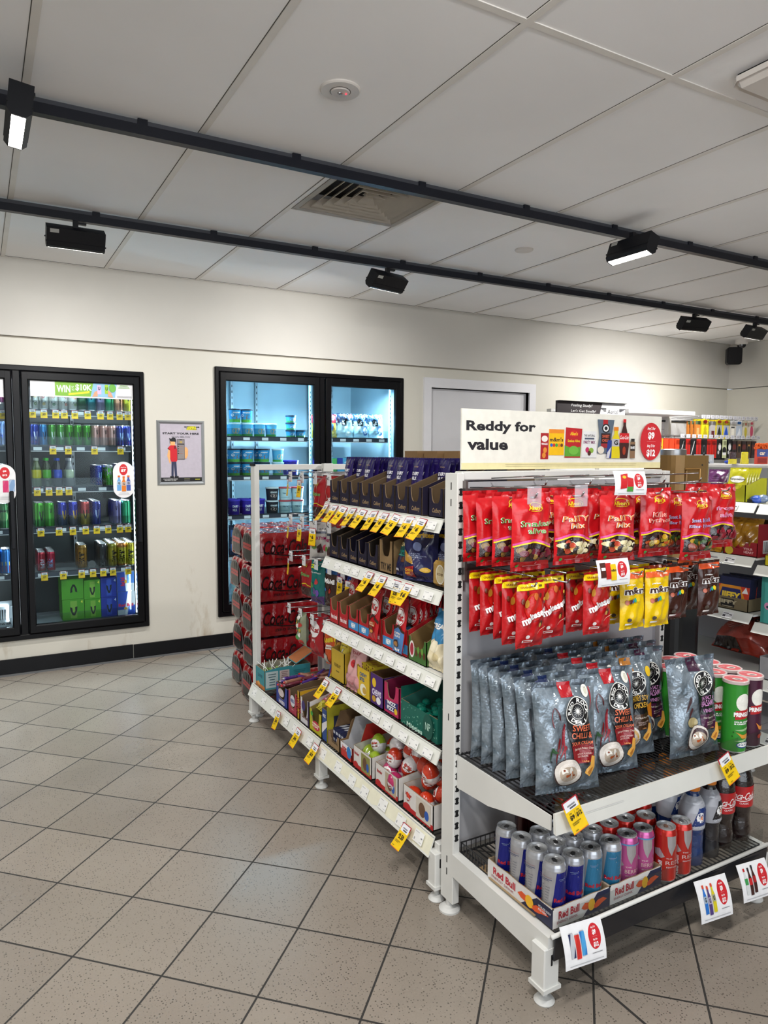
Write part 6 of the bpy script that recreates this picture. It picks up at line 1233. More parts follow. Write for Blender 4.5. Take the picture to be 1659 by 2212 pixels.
# ================= GOODS IN THE LEFT DRINKS COOLER =================
CY = WY+.155
def vmark(c='10141c', x=.1, y=.5, s=1): return [P([(x-.3*s, y+.16*s), (x-.12*s, y+.12*s), (x-.08*s, y-.05*s), (x+.02*s, y-.12*s), (x+.12*s, y+.0*s), (x+.1*s, y+.14*s), (x+.3*s, y+.17*s), (x+.26*s, y-.04*s), (x+.08*s, y-.22*s), (x-.1*s, y-.2*s), (x-.26*s, y-.02*s)], c)]
def ccan(body, els, R_=.0262, H=.145, bands=()): return can('drink_can', R_, H, body, els, bands, n=18, detail=False, g=.3)
FC = [ccan('c4c8c4', [E(.1, .6, .4, .12, c, 12), R(-.4, .3, .5, .36, '4a4a50'), E(.3, .25, .2, .06, c2, 8)], .029, .155) for c, c2 in (('c88a20', '6a8a3a'), ('c83a48', 'd8b040'), ('c86a50', '3a7a4a'), ('8a4a5a', 'c85a40'), ('d8502a', '6a9a30'))]
PLN = {c: ccan(c, vmark('14181c', .1, .62, .6), .029, .155) for c in ('1f4a2a', '1c6a74', '6a6484', '1d8a58', 'c0886a', 'a8a820')}
V = {'green': ccan('3f9a22', vmark(), bands=((0, .2, '2f8a24'),)), 'blue': ccan('1c3fae', vmark('c8d0e8')+[R(-.5, .14, .6, .2, 'e0508a')]), 'light blue': ccan('2f84c8', vmark('14284a')), 'pink': ccan('c89a92', vmark('14181c', .2, .68, .55)), 'teal green': ccan('4a9a3a', vmark('a8b8b0'), bands=((0, .5, '3a8a3a'),)), 'deep blue': ccan('182c90', vmark('8ab0d8')+[R(-.5, .14, .4, .2, 'b83a7a')])}
def crow(x, z, pr, name, shelf, n, dep=.0, step=.056, cat='can', rz=None, grp='cans in the drinks cooler', lab='can'):
    for k in range(n):
        put(pr, (x, CY+dep+step*k, z+.002), '%s %s, %s on the %s cooler shelf%s' % (name, lab, POSN.setdefault((shelf,), []).append(0) or ORD[len([1 for a in POSN[(shelf,)] if a == 0])-1] if k == 0 else CUR[0], shelf, '' if k == 0 else ', %s row' % ORD[k]), cat, grp, rz=(rz if rz is not None else random.Random(int(x*1000)+k).uniform(-.5, .3)))
        if k == 0: CUR[0] = ORD[len(POSN[(shelf,)])-1]
POSN = {}; CUR = ['']
z1 = SZ1
cs1 = FC+[PLN[c] for c in ('1f4a2a', '1c6a74', '6a6484', '1d8a58', 'c0886a', 'a8a820')]
nm1 = ['white mango', 'white cherry', 'white peach', 'white plum', 'white orange', 'dark green', 'teal', 'lilac', 'bright green', 'peach', 'yellow green']
for i, p in enumerate(cs1): crow(.340+.0592*i, z1[0], p, nm1[i], 'top', 2, step=.062)
for x, c in zip((.338, .390, .444, .497, .550, .604, .662, .716, .770, .824, .878, .928), ('blue', 'light blue', 'teal green', 'teal green', 'green', 'green', 'green', 'pink', 'pink', 'pink', 'deep blue', 'deep blue')): crow(x, z1[1], V[c], c, 'second', 4, rz=.1)
def sbottle(cap, lab, liq):
    pr = [(.022, 0, liq), (.028, .006, liq), (.028, .05, liq), (.026, .06, lab), (.0275, .07, lab), (.0275, .105, lab), (.0255, .115, liq), (.024, .13, liq), (.0125, .165, liq), (.011, .18, liq)]
    return bottle('drink_bottle', pr, 16, [(.0125, .176, cap), (.0125, .192, cap), (.011, .194, cap)], None, [GLOS, PLAS, PLAS])
SBs = [('yellow labelled', sbottle('a8b0a0', 'b8b020', '4a5a2a')), ('green capped', sbottle('2fae2c', '4aa02a', '2a3a20')), ('blue capped', sbottle('1f4ac0', '2a4ab8', '1a1c2c')), ('clear', sbottle('c8c8d0', 'a8b8a0', '6a6e72'))]
for i, (x, (n_, p)) in enumerate(zip((.345, .405, .472, .545), SBs)): crow(x, z1[2], p, n_, 'third', 3, step=.06, cat='bottle', lab='bottle', grp='bottles in the drinks cooler')
crow(.728, z1[2], V['deep blue'], 'purple blue', 'third', 5, step=.055); crow(.797, z1[2], ccan('54b030', [R(-2, .5, 2, 1, 'a8b0b0'), *vmark('3a6a3a')]), 'green and silver', 'third', 5, step=.055); crow(.862, z1[2], PLN['6a6484'], 'pale', 'third', 3, step=.06)
def tcan(body, els, bands=(), R_=.031, H=.168): return can('drink_can', R_, H, body, els, bands, n=18, detail=False, g=.3)
TCs = [(.350, 'tall lime', tcan('3fa81e', vmark(), ((0, .3, '2c8a30'),)), 3), (.412, 'tall green', tcan('42b020', vmark('14181c', .3, .68, .5)), 3), (.490, 'tall blue', tcan('1a28a8', vmark('b89a2a'), ((0, .5, '2a3a60'),)), 2), (.560, 'tall blue and grey', tcan('2a34b0', vmark('b8902a'), ((0, .45, '5a5a68'),)), 2),
       (.635, 'tall pink and yellow', tcan('c84a4a', vmark('3a3020'), ((0, .5, 'a8942a'),)), 3), (.706, 'tall navy', tcan('14288a', vmark('8a9ac0')), 5), (.845, 'tall lilac', tcan('8a80b4', vmark('1a1c30', .1, .7, .45)), 4), (.905, 'tall mint', tcan('4ac890', vmark('1a6a4a', .6, .8, .4)), 3)]
for x, n_, p, k in TCs: crow(x, z1[3], p, n_, 'fourth', k, step=.066)
def moth(c, c2): return tcan(c, [T('Mother', -.05, .45, .085, .33, '1a1610', .05, 0, PI/2)], ((0, .12, c2), (.8, 1, c2)))
crow(.352, z1[4], can('drink_can', .026, .135, 'a82838', [T('Red Bull', .0, .4, .06, .2, 'c8c8e0', .04, 0, PI/2)], n=16, detail=False, g=.3), 'small red', 'fifth', 4, step=.055)
crow(.412, z1[4], can('drink_can', .026, .135, 'b02040', [T('Red Bull', -.1, .4, .06, .3, '8ab0e8', .04, 0, PI/2)], n=16, detail=False, g=.3), 'small red and pink', 'fifth', 5, step=.055)
crow(.608, z1[4], moth('a87a28', '8a6420'), 'tall gold', 'fifth', 3, step=.066); crow(.742, z1[4], tcan('3a3c40', [R(-.3, .05, .3, .25, '8a8c90'), R(-.4, .5, .4, .8, '26282c')]), 'tall black', 'fifth', 4, step=.066)
crow(.806, z1[4], moth('a8982c', '8a8430'), 'tall yellow', 'fifth', 5, step=.066); crow(.870, z1[4], moth('b0a82c', 'a86a2a'), 'tall lemon', 'fifth', 5, step=.066); crow(.928, z1[4], moth('bcb42a', 'b0a02c'), 'tall bright yellow', 'fifth', 5, step=.066)
coin = MB().lathe([(.026, 0, 'ffffff'), (.026, .003, 'ffffff')], 24).build('wire_disc', CHROME); coin.location = (.668, CY-.012, z1[4]+.030); coin.rotation_euler = (PI/2, 0, 0); tag(coin, 'round silver disc leaning behind the clear strip, fifth cooler shelf', 'disc')
def vbox(W, H, body, num, els=None): return carton('drink_multipack', W, .22, H, body, els or [R(-.28, .08, .34, .92, '7fb040' if body[0] == '4' else '2f50b8'), *vmark('14201a', .03, .45, 1.15), T(num, .78, .86, .012, .14, 'e8e850' if body[0] == '4' else 'c8d8f4', .04)])
G = '4c9a1c'; Bq = '16309a'
g2 = vbox(.138, .138, G, '4', vmark('14201a', .1, .5, -1.1)); g1 = vbox(.138, .142, G, '4'); gs = vbox(.105, .132, G, '4'); bb = vbox(.104, .135, Bq, '4')
def mpk(p, x, z, lab): return put(p, (x, CY-.02, z), lab, 'drinks multipack', 'multipacks on the cooler floor')
mpk(g1, .54, z1[5]+.002, 'large green energy drink box at the bottom of the cooler'); mpk(g2, .538, z1[5]+.146, 'large green box with upside down mark, on top of the other'); mpk(gs, .665, z1[5]+.002, 'small green energy drink box at the bottom'); mpk(gs, .663, z1[5]+.136, 'small green energy drink box, upper one')
mpk(bb, .772, z1[5]+.002, 'blue energy drink box at the bottom'); mpk(bb, .772, z1[5]+.139, 'blue energy drink box, upper one')
rbx = carton('drink_multipack', .118, .22, .165, 'd0d8e0', [P([(-1, 0), (-.2, 0), (-.1, .4), (.2, 1), (-1, 1)], '2446a8'), P([(.1, 0), (1, 0), (1, .4), (.3, .4)], '2a50b8'), T('Red Bull', -.05, .42, .10, .13, 'c02040', .04), E(-.1, .27, .2, .05, 'e0a820'), R(-1, .0, -.2, .22, 'b8c4d0')])
mpk(rbx, .888, z1[5]+.002, 'blue and white energy drink carton at the bottom right'); mpk(carton('drink_multipack', .115, .22, .14, 'd0d8e0', [P([(-1, 0), (0, 0), (-.1, 1), (-1, 1)], '2446a8'), P([(.2, .4), (1, .4), (1, 1), (.2, 1)], '4a80d0'), T('Red Bull', -.35, .5, .06, .2, 'c02040', .04, 0, PI/2), E(.0, .5, .14, .1, 'e0a820')]), .886, z1[5]+.169, 'blue and white energy drink carton stacked on top')
# cropped left hand door
for i, (z, n_, p) in enumerate(((1.752, 'magenta', ccan('6a2050', [], .029, .155)), (1.482, 'silver and blue', ccan('8aa0c8', [P([(-.6, 0), (.2, 0), (.4, .5), (-.4, .5)], '3a5ab0'), P([(-.3, .5), (.6, .5), (.7, 1), (-.2, 1)], '6a90d0')], .029, .155)), (1.208, 'pale blue', ccan('5a9ac0', [], .029, .155)), (.938, 'green fruit', tcan('3a8a4a', [E(0, .5, .5, .2, '8ac070'), T('SMART', 0, .7, .05, .1, '14301c', .04)])), (.64, 'blue and yellow striped', tcan('2f7ac8', [R(-2, .1, 2, .35, 'b82a20'), R(-2, .35, 2, .5, 'd8c020')])))):
    for k, x in enumerate((.075, .137)):
        for d in range(2): put(p, (x+(.003 if i > 2 else 0), CY+.064*d, z+.002), '%s can behind the cropped left door, %s of the %s' % (n_, ('left', 'right')[k], ('front pair', 'back pair')[d]), 'can', 'cans behind the cropped cooler door')
mb = carton('drink_multipack', .14, .2, .135, 'b4bcc4', [*[P([(-.3+.22*k, .85), (-.15+.22*k, .85), (-.2+.22*k, .3), (-.27+.22*k, .4)], '1c2024') for k in range(3)], T('MONSTER', 0, .15, .10, .12, '1c2024', .03)]); put(mb, (.11, CY-.02, z1[5]+.002), 'silver white energy multipack at the cropped door bottom', 'drinks multipack')
def ctags(z, xs, t, shelf):
    for i, x in enumerate(xs): put(t, (x, WY+.1035, z+.002), 'small yellow ticket under the %s cooler shelf, %s from the left' % (shelf, ORD[i]), 'price ticket', 'yellow tickets in the drinks cooler', sc=(.78, 1, .66))
def cx(a): return .316+(60+.1447*a-68)*.00295
T55 = ticket('2 5'); T77 = ticket('2 7'); T8 = ticket('2 8'); T66 = ticket('2 6')
ctags(z1[0], [cx(a) for a in (80, 240, 405, 530, 680, 870, 1060, 1205, 1350, 1475)], T55, 'top'); ctags(z1[1], [cx(a) for a in (350, 570, 955, 1350)], T55, 'second'); ctags(z1[2], [cx(a) for a in (110, 275, 420, 560)], T77, 'third')
ctags(z1[3], [cx(a) for a in (140, 400, 600, 790, 955, 1130, 1310, 1440)], T8, 'fourth'); ctags(z1[4], [cx(a) for a in (170, 440, 710, 880, 1035, 1185, 1425)], T66, 'fifth'); put(T66, (.155, WY+.1035, z1[0]-.01), 'small yellow ticket behind the cropped left cooler door', 'price ticket', sc=(.78, 1, .66))

# ================= GOODS IN THE FREEZER =================
def tub(name, body, lid, els, Rr=.046, H=.10):
    q = MB().lathe([(Rr*.84, 0, body), (Rr*.98, H-.012, body), (Rr*.98, H-.011, lid), (Rr*1.04, H-.010, lid), (Rr*1.04, H, lid), (Rr*.98, H+.001, lid)], 20)
    q.art(sf(lambda x, y, o: ((Rr*(.84+.14*y)+o)*math.sin(x*PI/2), -(Rr*(.84+.14*y)+o)*math.cos(x*PI/2), y*(H-.012)), Rr*PI, H), els, .0005, .0002, .25); return q.build(name, CARD)
bj = tub('ice_cream_tub', '2a9ad8', '1c2438', [E(0, .4, .5, .3, '8a6a4a', 12), R(-2, 0, 2, .25, '5ab040'), T("BEN&JERRY", 0, .8, .06, .14, 'f4f4f4', .04), E(-.5, .6, .2, .12, 'f0f0f4', 8)])
bj2 = tub('ice_cream_tub', '58b8e8', 'c8e8f4', [E(0, .45, .4, .25, 'e8c890', 12), E(.5, .6, .3, .15, 'f0f4f8', 8), R(-2, 0, 2, .2, '48a850')])
mn = tub('ice_cream_tub', '3aa0dc', '18304a', [E(0, .5, .5, .3, 'e8f0f4', 10), R(-2, 0, 2, .3, '3a9a5a')], .04, .055)
dt = tub('ice_cream_tub', '2c1c9a', '4a3ad0', [T('DAIRY\nMILK', -.1, .5, .05, .45, 'f0f0ff', .04), E(.6, .4, .15, .3, 'e8e4f0', 8)], .045, .115)
gt = tub('ice_cream_tub', '20202a', 'd8e4e8', [T('GYM BOD', 0, .7, .06, .16, 'e8f0f4', .05), E(0, .4, .4, .16, 'c8b0a8', 10)], .05, .10)
wt = tub('ice_cream_tub', 'c4e4ec', 'c0505a', [T('Weis bar', 0, .6, .05, .12, '3a6a8a', .03), R(-.5, .2, .5, .26, '8ac0d0')], .05, .10)
def ic(p, x, z, lab, dep=.0, grp='ice cream tubs in the freezer'): return put(p, (x, CY+dep, z+.002), lab, 'ice cream tub', grp, rz=random.Random(int(x*999)).uniform(-.3, .3))
def rep(p, xs, z, levels, h, lab, deep=1, dd=.1):
    for i, x in enumerate(xs):
        for l in range(levels):
            for d in range(deep): ic(p, x, z+l*h, '%s, %s from the left%s%s' % (lab, ORD[i], '' if levels == 1 else (', lower one', ', upper one', ', topmost')[l], '' if d == 0 else ', row behind'), dd*d)
S2 = SZ2
rep(bj2, (1.70, 1.80), S2[0], 1, .1, 'pale blue tub on the top freezer shelf', 2); rep(bj, (1.705, 1.795), S2[0]+.105, 1, .1, 'blue tub stacked high on the top freezer shelf'); rep(bj2, (1.895, 1.99), S2[0], 1, .1, 'short pale tub right of the stacked tubs'); rep(mn, (2.155,), S2[0], 3, .057, 'small tub in the stack of three'); rep(mn, (2.235,), S2[0], 1, .057, 'small lone tub by the light strip')
rep(bj, (1.695, 1.80, 1.93), S2[1], 2, .104, 'blue tub on the second freezer shelf', 2); rep(bj2, (2.045,), S2[1], 2, .104, 'pale blue tub on the second freezer shelf'); rep(dt, (2.17,), S2[1], 1, .12, 'purple tub on the second freezer shelf', 2)
rep(dt, (1.69, 1.79, 1.89), S2[2], 1, .12, 'purple tub on the third freezer shelf', 2); rep(gt, (1.995,), S2[2], 2, .103, 'black and white tub on the third freezer shelf'); rep(wt, (2.10, 2.205), S2[2], 2, .103, 'pale tub with a red lid, third freezer shelf')
def fbag(body, els, W=.13, H=.19, sd=1): return bag('frozen_food_bag', W, H, .05, body, els, None, sd, back=body, crimp=.04, g=.25)
f1 = fbag('c8a840', [R(-1, .62, 1, 1, 'c83040'), T('Alamos', 0, .78, .08, .1, 'f4f0f0', .04), R(-.5, .3, .4, .58, '3a80c8'), E(.5, .2, .4, .12, 'd8c060')]); f2 = fbag('c0dce4', [P([(-1, .6), (1, .75), (1, 1), (-1, 1)], '22304a'), R(-.6, .5, .1, .75, '14202c'), T('NO\nBAD', -.25, .62, .03, .18, 'f0f0f0', .05), T('classic', .1, .36, .07, .05, '4a3a50', .0), E(.3, .16, .4, .1, 'e8ece8'), E(.8, .9, .3, .08, 'd05060')], .14, .2, 2)
f3 = fbag('b8dce8', [P([(-1, .7), (1, .6), (1, 1), (-1, 1)], '2a4a6a'), R(-.6, .5, .1, .75, '14202c'), T('NO\nBAD', -.25, .62, .03, .18, 'f0f0f0', .05), E(.4, .3, .4, .2, '3a6ab0'), E(.4, .3, .3, .14, 'd8e4f0')], .14, .2, 3)
for i, (x, p, l) in enumerate(((2.49, f1, 'red and yellow frozen bag'), (2.63, f2, 'white pouch with a red top corner'), (2.78, f3, 'white and blue pouch in the middle'), (2.92, f3, 'white and blue pouch at the right'))):
    for d in range(3 if i < 2 else 2): put(p, (x-.02*d, CY+.06*d, S2[0]+.002), l+' on the top freezer shelf'+('' if d == 0 else ', %s back' % ORD[d]), 'frozen food', 'frozen pouches in the freezer', rx=-.08)
def fbx(W, H, c, els, x, z, lab, dep=0): put(carton('frozen_food_box', W, .16, H, c, els), (x, CY+dep, z+.002), lab, 'frozen food', 'frozen boxes in the freezer')
fbx(.13, .13, '5ac068', [E(0, .8, .3, .12, 'e8d040'), T('drip', 0, .5, .06, .2, 'f0f8f0', .04)], 2.49, S2[1], 'green frozen food box on the second freezer shelf'); fbx(.14, .135, '58b0d8', [R(-1, .3, -.3, 1, '2a3aa0'), *lines(.3, .7, .9, 3, .15, 'e8f4f8', .06)], 2.63, S2[1], 'blue frozen food box beside the green one')
fbx(.19, .14, 'b8dce8', [T('FUN SIZE', 0, .45, .16, .2, '4a5a78', .04), E(-.2, .85, .2, .12, 'd8c040')], 2.80, S2[1], 'pale box with grey SIZE lettering'); fbx(.12, .14, 'a8d8e8', [E(0, .8, .5, .15, 'd8c860'), lines(0, .5, .8, 1, .1, '3a6a90', .06)[0]], 2.96, S2[1], 'pale cyan frozen food box at the right')
for i, x in enumerate((1.74, 2.0)):
    for l in range(2): fbx(.17, .105, '182c4a', [E(.1, .5, .3, .4, 'd8e4e8'), E(.1, .5, .18, .24, '203040'), R(-.95, .3, -.6, .8, '3a6ab0')], x, S2[3]+.002+l*.108, 'dark blue cookie ice cream box, %s, %s' % (('left pile', 'right pile')[i], ('lower', 'upper')[l]))
put(fbag('bce4ea', [T('Splice', 0, .6, .07, .08, '3a9aa8', .02), E(.1, .2, .5, .12, 'c860a0'), E(-.4, .26, .2, .08, 'd888b8'), R(-.7, .8, .7, .83, '7ac0c8')], .17, .25, 5), (1.74, CY, S2[4]+.002), 'pale cyan frozen bag with pink print at the freezer bottom', 'frozen food')
for i, x in enumerate((2.55, 2.72, 2.9)): put(f2, (x, CY, S2[2]+.002), 'white pouch on the third freezer shelf, '+ORD[i], 'frozen food', 'frozen pouches in the freezer')
# ================= GOODS ON THE SECOND GONDOLA (facing -X) =================
def g2p(pr, x, y, z, lab, cat, grp=None, rx=0, rz=0, ry=0): return put(pr, (x, y, z), lab, cat, grp, rz=L90+rz, rx=rx, ry=ry)
ct = dbox('display_box', .125, .16, .11, .08, 'a8a818', [T('cat', 0, .3, .03, .2, '3a6a2a', .03)], inn='a8a030', slope=(.1, .7), notch=(.7, .06)); g2p(ct, 3.045, 2.10, 1.227, 'lime yellow display box of cat treats', 'display box')
tp = bag('treat_pouch', .105, .15, .016, 'bcb81c', [E(0, .62, .75, .11, 'f4f4ec', 20), T('Temptations', 0, .62, .085, .09, '1c1c1c', .02, .2), T('classic', 0, .42, .05, .04, '7a7a1c', .0), R(-.6, .12, .5, .28, 'e8e8d8'), E(-.3, .2, .12, .05, '3a3a2a', 8), E(.2, .2, .12, .05, '6a4a2a', 8)], None, 61, back='a8a418', crimp=.03)
for k in range(5): g2p(tp, 3.055+.02*k, 2.10, 1.24, 'lime yellow cat treat pouch, '+ORD[k]+' in its display box', 'treat pouch', 'cat treat pouches', rx=-.28)
pp = bag('treat_pouch', .11, .15, .03, '5a2a5a', [E(.2, .4, .3, .1, 'a87ab0'), *lines(0, .7, 1, 4, .06, 'b890b8')], None, 62, back='5a2a5a'); g2p(pp, 3.12, 2.25, 1.227, 'purple pouch beside the cat treats', 'treat pouch', rx=-.2)
q = MB().ell(0, .03, .03, .06, .035, .03, '2a5ac8', 12, 8).ell(.04, .035, .035, .045, .03, .032, '7a8fb0', 10, 6).box(-.10, .0, 0, -.02, .07, .028, '20242a'); bp = q.build('wrapped_toy', GLOS); bp.scale = (.62,)*3; bp.location = (3.06, 2.0, 1.226); bp.rotation_euler = (0, 0, L90); tag(bp, 'clear bag with a shiny blue pet toy and black base', 'pet toy')
bl = carton('leaflet_stack', .2, .1, .012, 'c8c8c0', [], top='b8bcb0', tops=[*lines(0, .8, 1.4, 5, .15, '6a6a6a', .03)]); g2p(bl, 3.05, 1.84, 1.224, 'flat pale leaflets at the edge of the top right shelf', 'leaflets')
for k in range(4):
    o = bag('snack_bag', .12, .17, .05, 'a8781c', [E(0, .4, .5, .12, '8a5a1a')], None, 63, back='8a5a14') if k == 0 else o
    g2p(o, 3.10, 2.27-.075*k, .984, 'golden yellow snack pouch, '+ORD[k]+' in the row under the top shelf', 'treat pouch', 'golden pouches', rx=-.1)
rb = dbox('display_box', .17, .26, .15, .065, '8e1824', [E(-.65, .3, .25, .3, 'c8b030'), T('YOUR\nHEART', .5, .4, .05, .4, 'd8a8a8', .03)], inn='7a6040', sides=[R(-1, 0, 1, 1, '8e1824'), R(-.7, .1, -.2, .5, 'd8d8dc'), *[R(-.66+.06*k, .14, -.63+.06*k, .46, '202024') for k in range(8)], T('RIBBONS', .4, .8, .08, .12, 'b86a70', .02)], slope=(.0, .5), notch=(.6, .03)); g2p(rb, 3.05, 2.055, .982, 'dark red open box of treats on the second shelf', 'display box')
dg = bag('treat_pouch', .12, .165, .04, 'd8a020', [R(-1, .55, 1, .72, '2a4a7a'), E(.1, .28, .55, .18, 'b8864a', 14), E(.1, .3, .4, .14, 'e0c090', 12), E(-.1, .34, .05, .02, '181818', 8), E(.25, .34, .05, .02, '181818', 8), E(.1, .25, .1, .03, '3a2020', 8), R(-1, .0, 1, .1, 'b8861a')], None, 64, back='b8861a'); g2p(dg, 3.06, 2.215, .984, 'yellow pouch with a puppy photograph', 'treat pouch', rx=-.1)
rp = bag('treat_pouch', .10, .12, .02, '9a2030', [R(-.6, .4, .6, .6, 'e8d8d8')], None, 65, back='7a1824')
for k in range(6): g2p(rp, 3.07+.03*k, 2.055+.02*(k % 2), .99, 'small red and white pouch in the dark red box, '+ORD[k], 'treat pouch', 'pouches in the dark red box', rx=-.5)
ylb = dbox('display_box', .14, .24, .10, .045, 'c8b818', [T('schmackos', 0, .4, .09, .3, '8a3a1a', .03)], inn='a89820', slope=(0, .6)); g2p(ylb, 3.045, 1.86, .953, 'yellow open box on the near right shelf', 'display box')
gp3 = bag('treat_pouch', .12, .10, .04, '3a8a2a', [E(0, .5, .5, .2, '8ac040')], None, 66, back='3a8a2a'); g2p(gp3, 3.09, 1.87, .97, 'green pouch lying in the yellow box', 'treat pouch', rx=-.5)
gk = bag('treat_pouch', .14, .12, .05, '22301c', [E(0, .6, .6, .15, '3a6a24')], None, 67, back='22301c'); g2p(gk, 3.18, 2.24, .725, 'dark green pouch at the back of the third shelf', 'treat pouch')
jb = dbox('display_box', .2, .22, .065, .058, '75694f', [P([(-.35, .15), (.3, .15), (.34, .5), (.3, .85), (-.35, .85), (-.4, .5)], '1c1c1c'), T('JIFFY', -.03, .55, .10, .4, 'b8ae90', .05), R(-.3, .2, .25, .26, 'b8ae90')], inn='5a4e38', slope=(0, .9)); g2p(jb, 3.045, 2.10, .724, 'plain brown firelighter tray on the third shelf', 'display box')
jf = carton('firelighter_pack', .185, .05, .135, '1c2248', [R(-1, .0, 1, .72, 'd88a20'), P([(-1, 0), (-.6, .72), (-1, .72)], 'c83a20'), P([(1, 0), (.5, .72), (1, .72)], 'c83a20'), P([(-.55, .05), (.55, .05), (.6, .35), (.5, .62), (-.5, .62), (-.6, .35)], '1f2560'), T('JIFFY', 0, .33, .10, .32, 'e8c83a', .05), R(-.9, .78, -.65, .98, '101018'), T('12', -.78, .88, .012, .1, 'f0f0f0', .03), P([(.6, .5), (.8, .72), (.95, .5)], 'e8e8e8')])
for k in range(3): g2p(jf, 3.055+.055*k, 2.10, .738, 'orange and navy firelighter pack, '+ORD[k]+' in the tray', 'firelighters', 'firelighter packs', rx=-.12)
tc = carton('toy_box', .15, .10, .205, '4aa8a0', [R(-.55, .72, 1, .98, '7a8a98'), T('PUGS', .5, .86, .06, .1, '2a1c14', .05), R(-.5, .42, 1, .68, '5ab8b0'), E(-.6, .38, .2, .08, 'd890b8'), E(-.6, .36, .08, .03, '20404a', 8), T('bubble', .2, .22, .10, .12, 'c85aa0', .03), *lines(.3, .62, .8, 4, .05, 'c87ab0', .02), R(-1, 0, -.8, 1, '3a9088')]); g2p(tc, 3.05, 1.865, .694, 'teal toy box with pink print on the right hand shelf', 'toy')
bq = bag('charcoal_bag', .28, .32, .11, '8a2a1c', [P([(-.7, .62), (.7, .62), (.85, .75), (.7, .88), (-.7, .88), (-.85, .75)], '16100e'), T('HEAT BEADS\nBBQ BRIQUETTES', 0, .75, .17, .10, 'a83a2a', .02), *[E(-.5+.45*k, .50, .18, .06, '1c1210', 16) for k in range(3)], *[T('BBQ', -.5+.45*k, .50, .03, .03, 'b8968a', .02) for k in range(3)], R(-.8, .28, .2, .4, 'a84a3c'), *lines(-.3, .37, .8, 3, .03, 'd8b0a8'), T('4kg', .6, .32, .05, .06, 'f0e4e0', .04), P([(-.9, 0), (.2, 0), (-.1, .14), (-.9, .2)], '1a1412'), R(-1, .14, 1, .3, 'a8483c')], None, 68, back='8a2a1c', crimp=.04, pinch=.03)
g2p(bq, 3.10, 2.08, .44+.075, 'large red and black 4kg charcoal bag slumped on the low shelf', 'charcoal bag', rx=-.85)
q = MB().box(-.13, 0, 0, .13, .003, .10, 'a8a8ac').box(-.13, .2, 0, .13, .203, .10, 'a8a8ac').box(-.13, 0, 0, -.127, .2, .10, 'a8a8ac').box(.127, 0, 0, .13, .2, .10, 'a8a8ac').box(-.13, 0, 0, .13, .2, .003, 'a8a8ac'); gt_ = q.build('grey_tub', PLAS); gt_.location = (3.04, 1.80, .442); gt_.rotation_euler = (0, 0, L90); tag(gt_, 'pale grey open plastic tub on the low right shelf', 'tub')
wb = bag('plastic_bag', .12, .13, .10, 'bcbcba', [], None, 69, back='bcbcba'); bb2 = bag('plastic_bag', .12, .10, .08, '6a8ac0', [], None, 70, back='6a8ac0')
g2p(wb, 3.09, 1.87, .455, 'crumpled white plastic bag in the grey tub', 'plastic bag', 'plastic bags in the grey tub', rx=-.3); g2p(bb2, 3.08, 1.77, .455, 'crumpled pale blue plastic bag in the grey tub', 'plastic bag', 'plastic bags in the grey tub', rx=-.3); g2p(wb, 3.16, 1.80, .465, 'second white plastic bag behind, in the grey tub', 'plastic bag', 'plastic bags in the grey tub')
fe = empty('fire_extinguisher', (2.92, 2.50, 0)); MB().lathe([(.06, 0, 'ffffff'), (.065, .01, 'ffffff'), (.065, .42, 'ffffff'), (.05, .47, 'ffffff'), (.02, .5, 'ffffff')], 20).build('cylinder_body', mat('extinguisher_red', '8a1018', .25, coat=.5), fe); MB().box(-.02, -.02, .49, .02, .02, .56).box(-.01, -.09, .53, .01, .02, .545).build('valve_handle', BLACKM, fe); MB().box(-.03, -.067, .2, .03, -.064, .34).build('instruction_label', mat('extinguisher_label', 'c8b020', .5), fe); tag(fe, 'red fire extinguisher standing behind the bronze bin', 'fire extinguisher')
# goods behind the light panels and on the corner pegs (facing the camera)
def card(W, H, c, els, D=.018, name='blister_pack'): return carton(name, W, D, H, c, els)
air = [('orange air freshener card', card(.06, .15, 'c87a30', [R(-1, .8, 1, 1, '5a6a4a'), R(-.5, .15, .5, .6, 'e0a868')])), ('yellow tree air freshener', card(.085, .17, 'e8d81c', [E(0, .85, .6, .1, 'c83020'), P([(0, .7), (.5, .45), (.3, .45), (.6, .2), (-.6, .2), (-.3, .45), (-.5, .45)], 'b8a810')])), ('yellow card with a dark tree', card(.085, .17, 'e0cc18', [R(-.8, .08, .8, .7, 'a8a8a8'), P([(0, .65), (.4, .4), (.6, .2), (-.6, .2), (-.4, .4)], '202424'), E(0, .87, .6, .08, 'c84020')])), ('yellow card with a blue tree', card(.085, .17, 'e0cc18', [R(-.8, .08, .8, .7, 'b0b4b8'), P([(0, .65), (.4, .4), (.6, .2), (-.6, .2), (-.4, .4)], '2050c0'), E(0, .87, .6, .08, 'c84020')])),
       ('dark red air freshener vial', card(.06, .15, 'b8b4b4', [R(-.6, .05, .6, .45, '5a1a24')])), ('white cup shaped air freshener', card(.08, .16, 'd0ccc4', [R(-.5, .1, .4, .6, 'f0ece0'), R(-.6, .6, .5, .68, '3a3a3a'), R(-1, .85, 1, 1, 'e8e8ec')])), ('white and blue air freshener', card(.08, .17, 'b8c4d4', [R(-.9, .7, .9, 1, 'f0f0f4'), R(-.6, .78, .6, .92, '2a6ab0'), P([(-.8, .1), (.6, .2), (.2, .6)], 'e8ecf4')])), ('cream card with a yellow thong', card(.06, .16, 'd8d0b8', [E(0, .4, .55, .28, 'c8b838'), E(0, .85, .4, .08, 'c86a58')])), ('cream card with a pink thong', card(.07, .17, 'dccfc4', [E(0, .42, .6, .3, 'c8486a'), E(0, .85, .5, .08, 'e05a70')]))]
xs = [6.25, 6.36, 6.58, 6.69, 6.48, 6.80, 6.90, 7.01, 7.11]
order = [0, 1, 2, 3, 4, 5, 6, 7, 8]
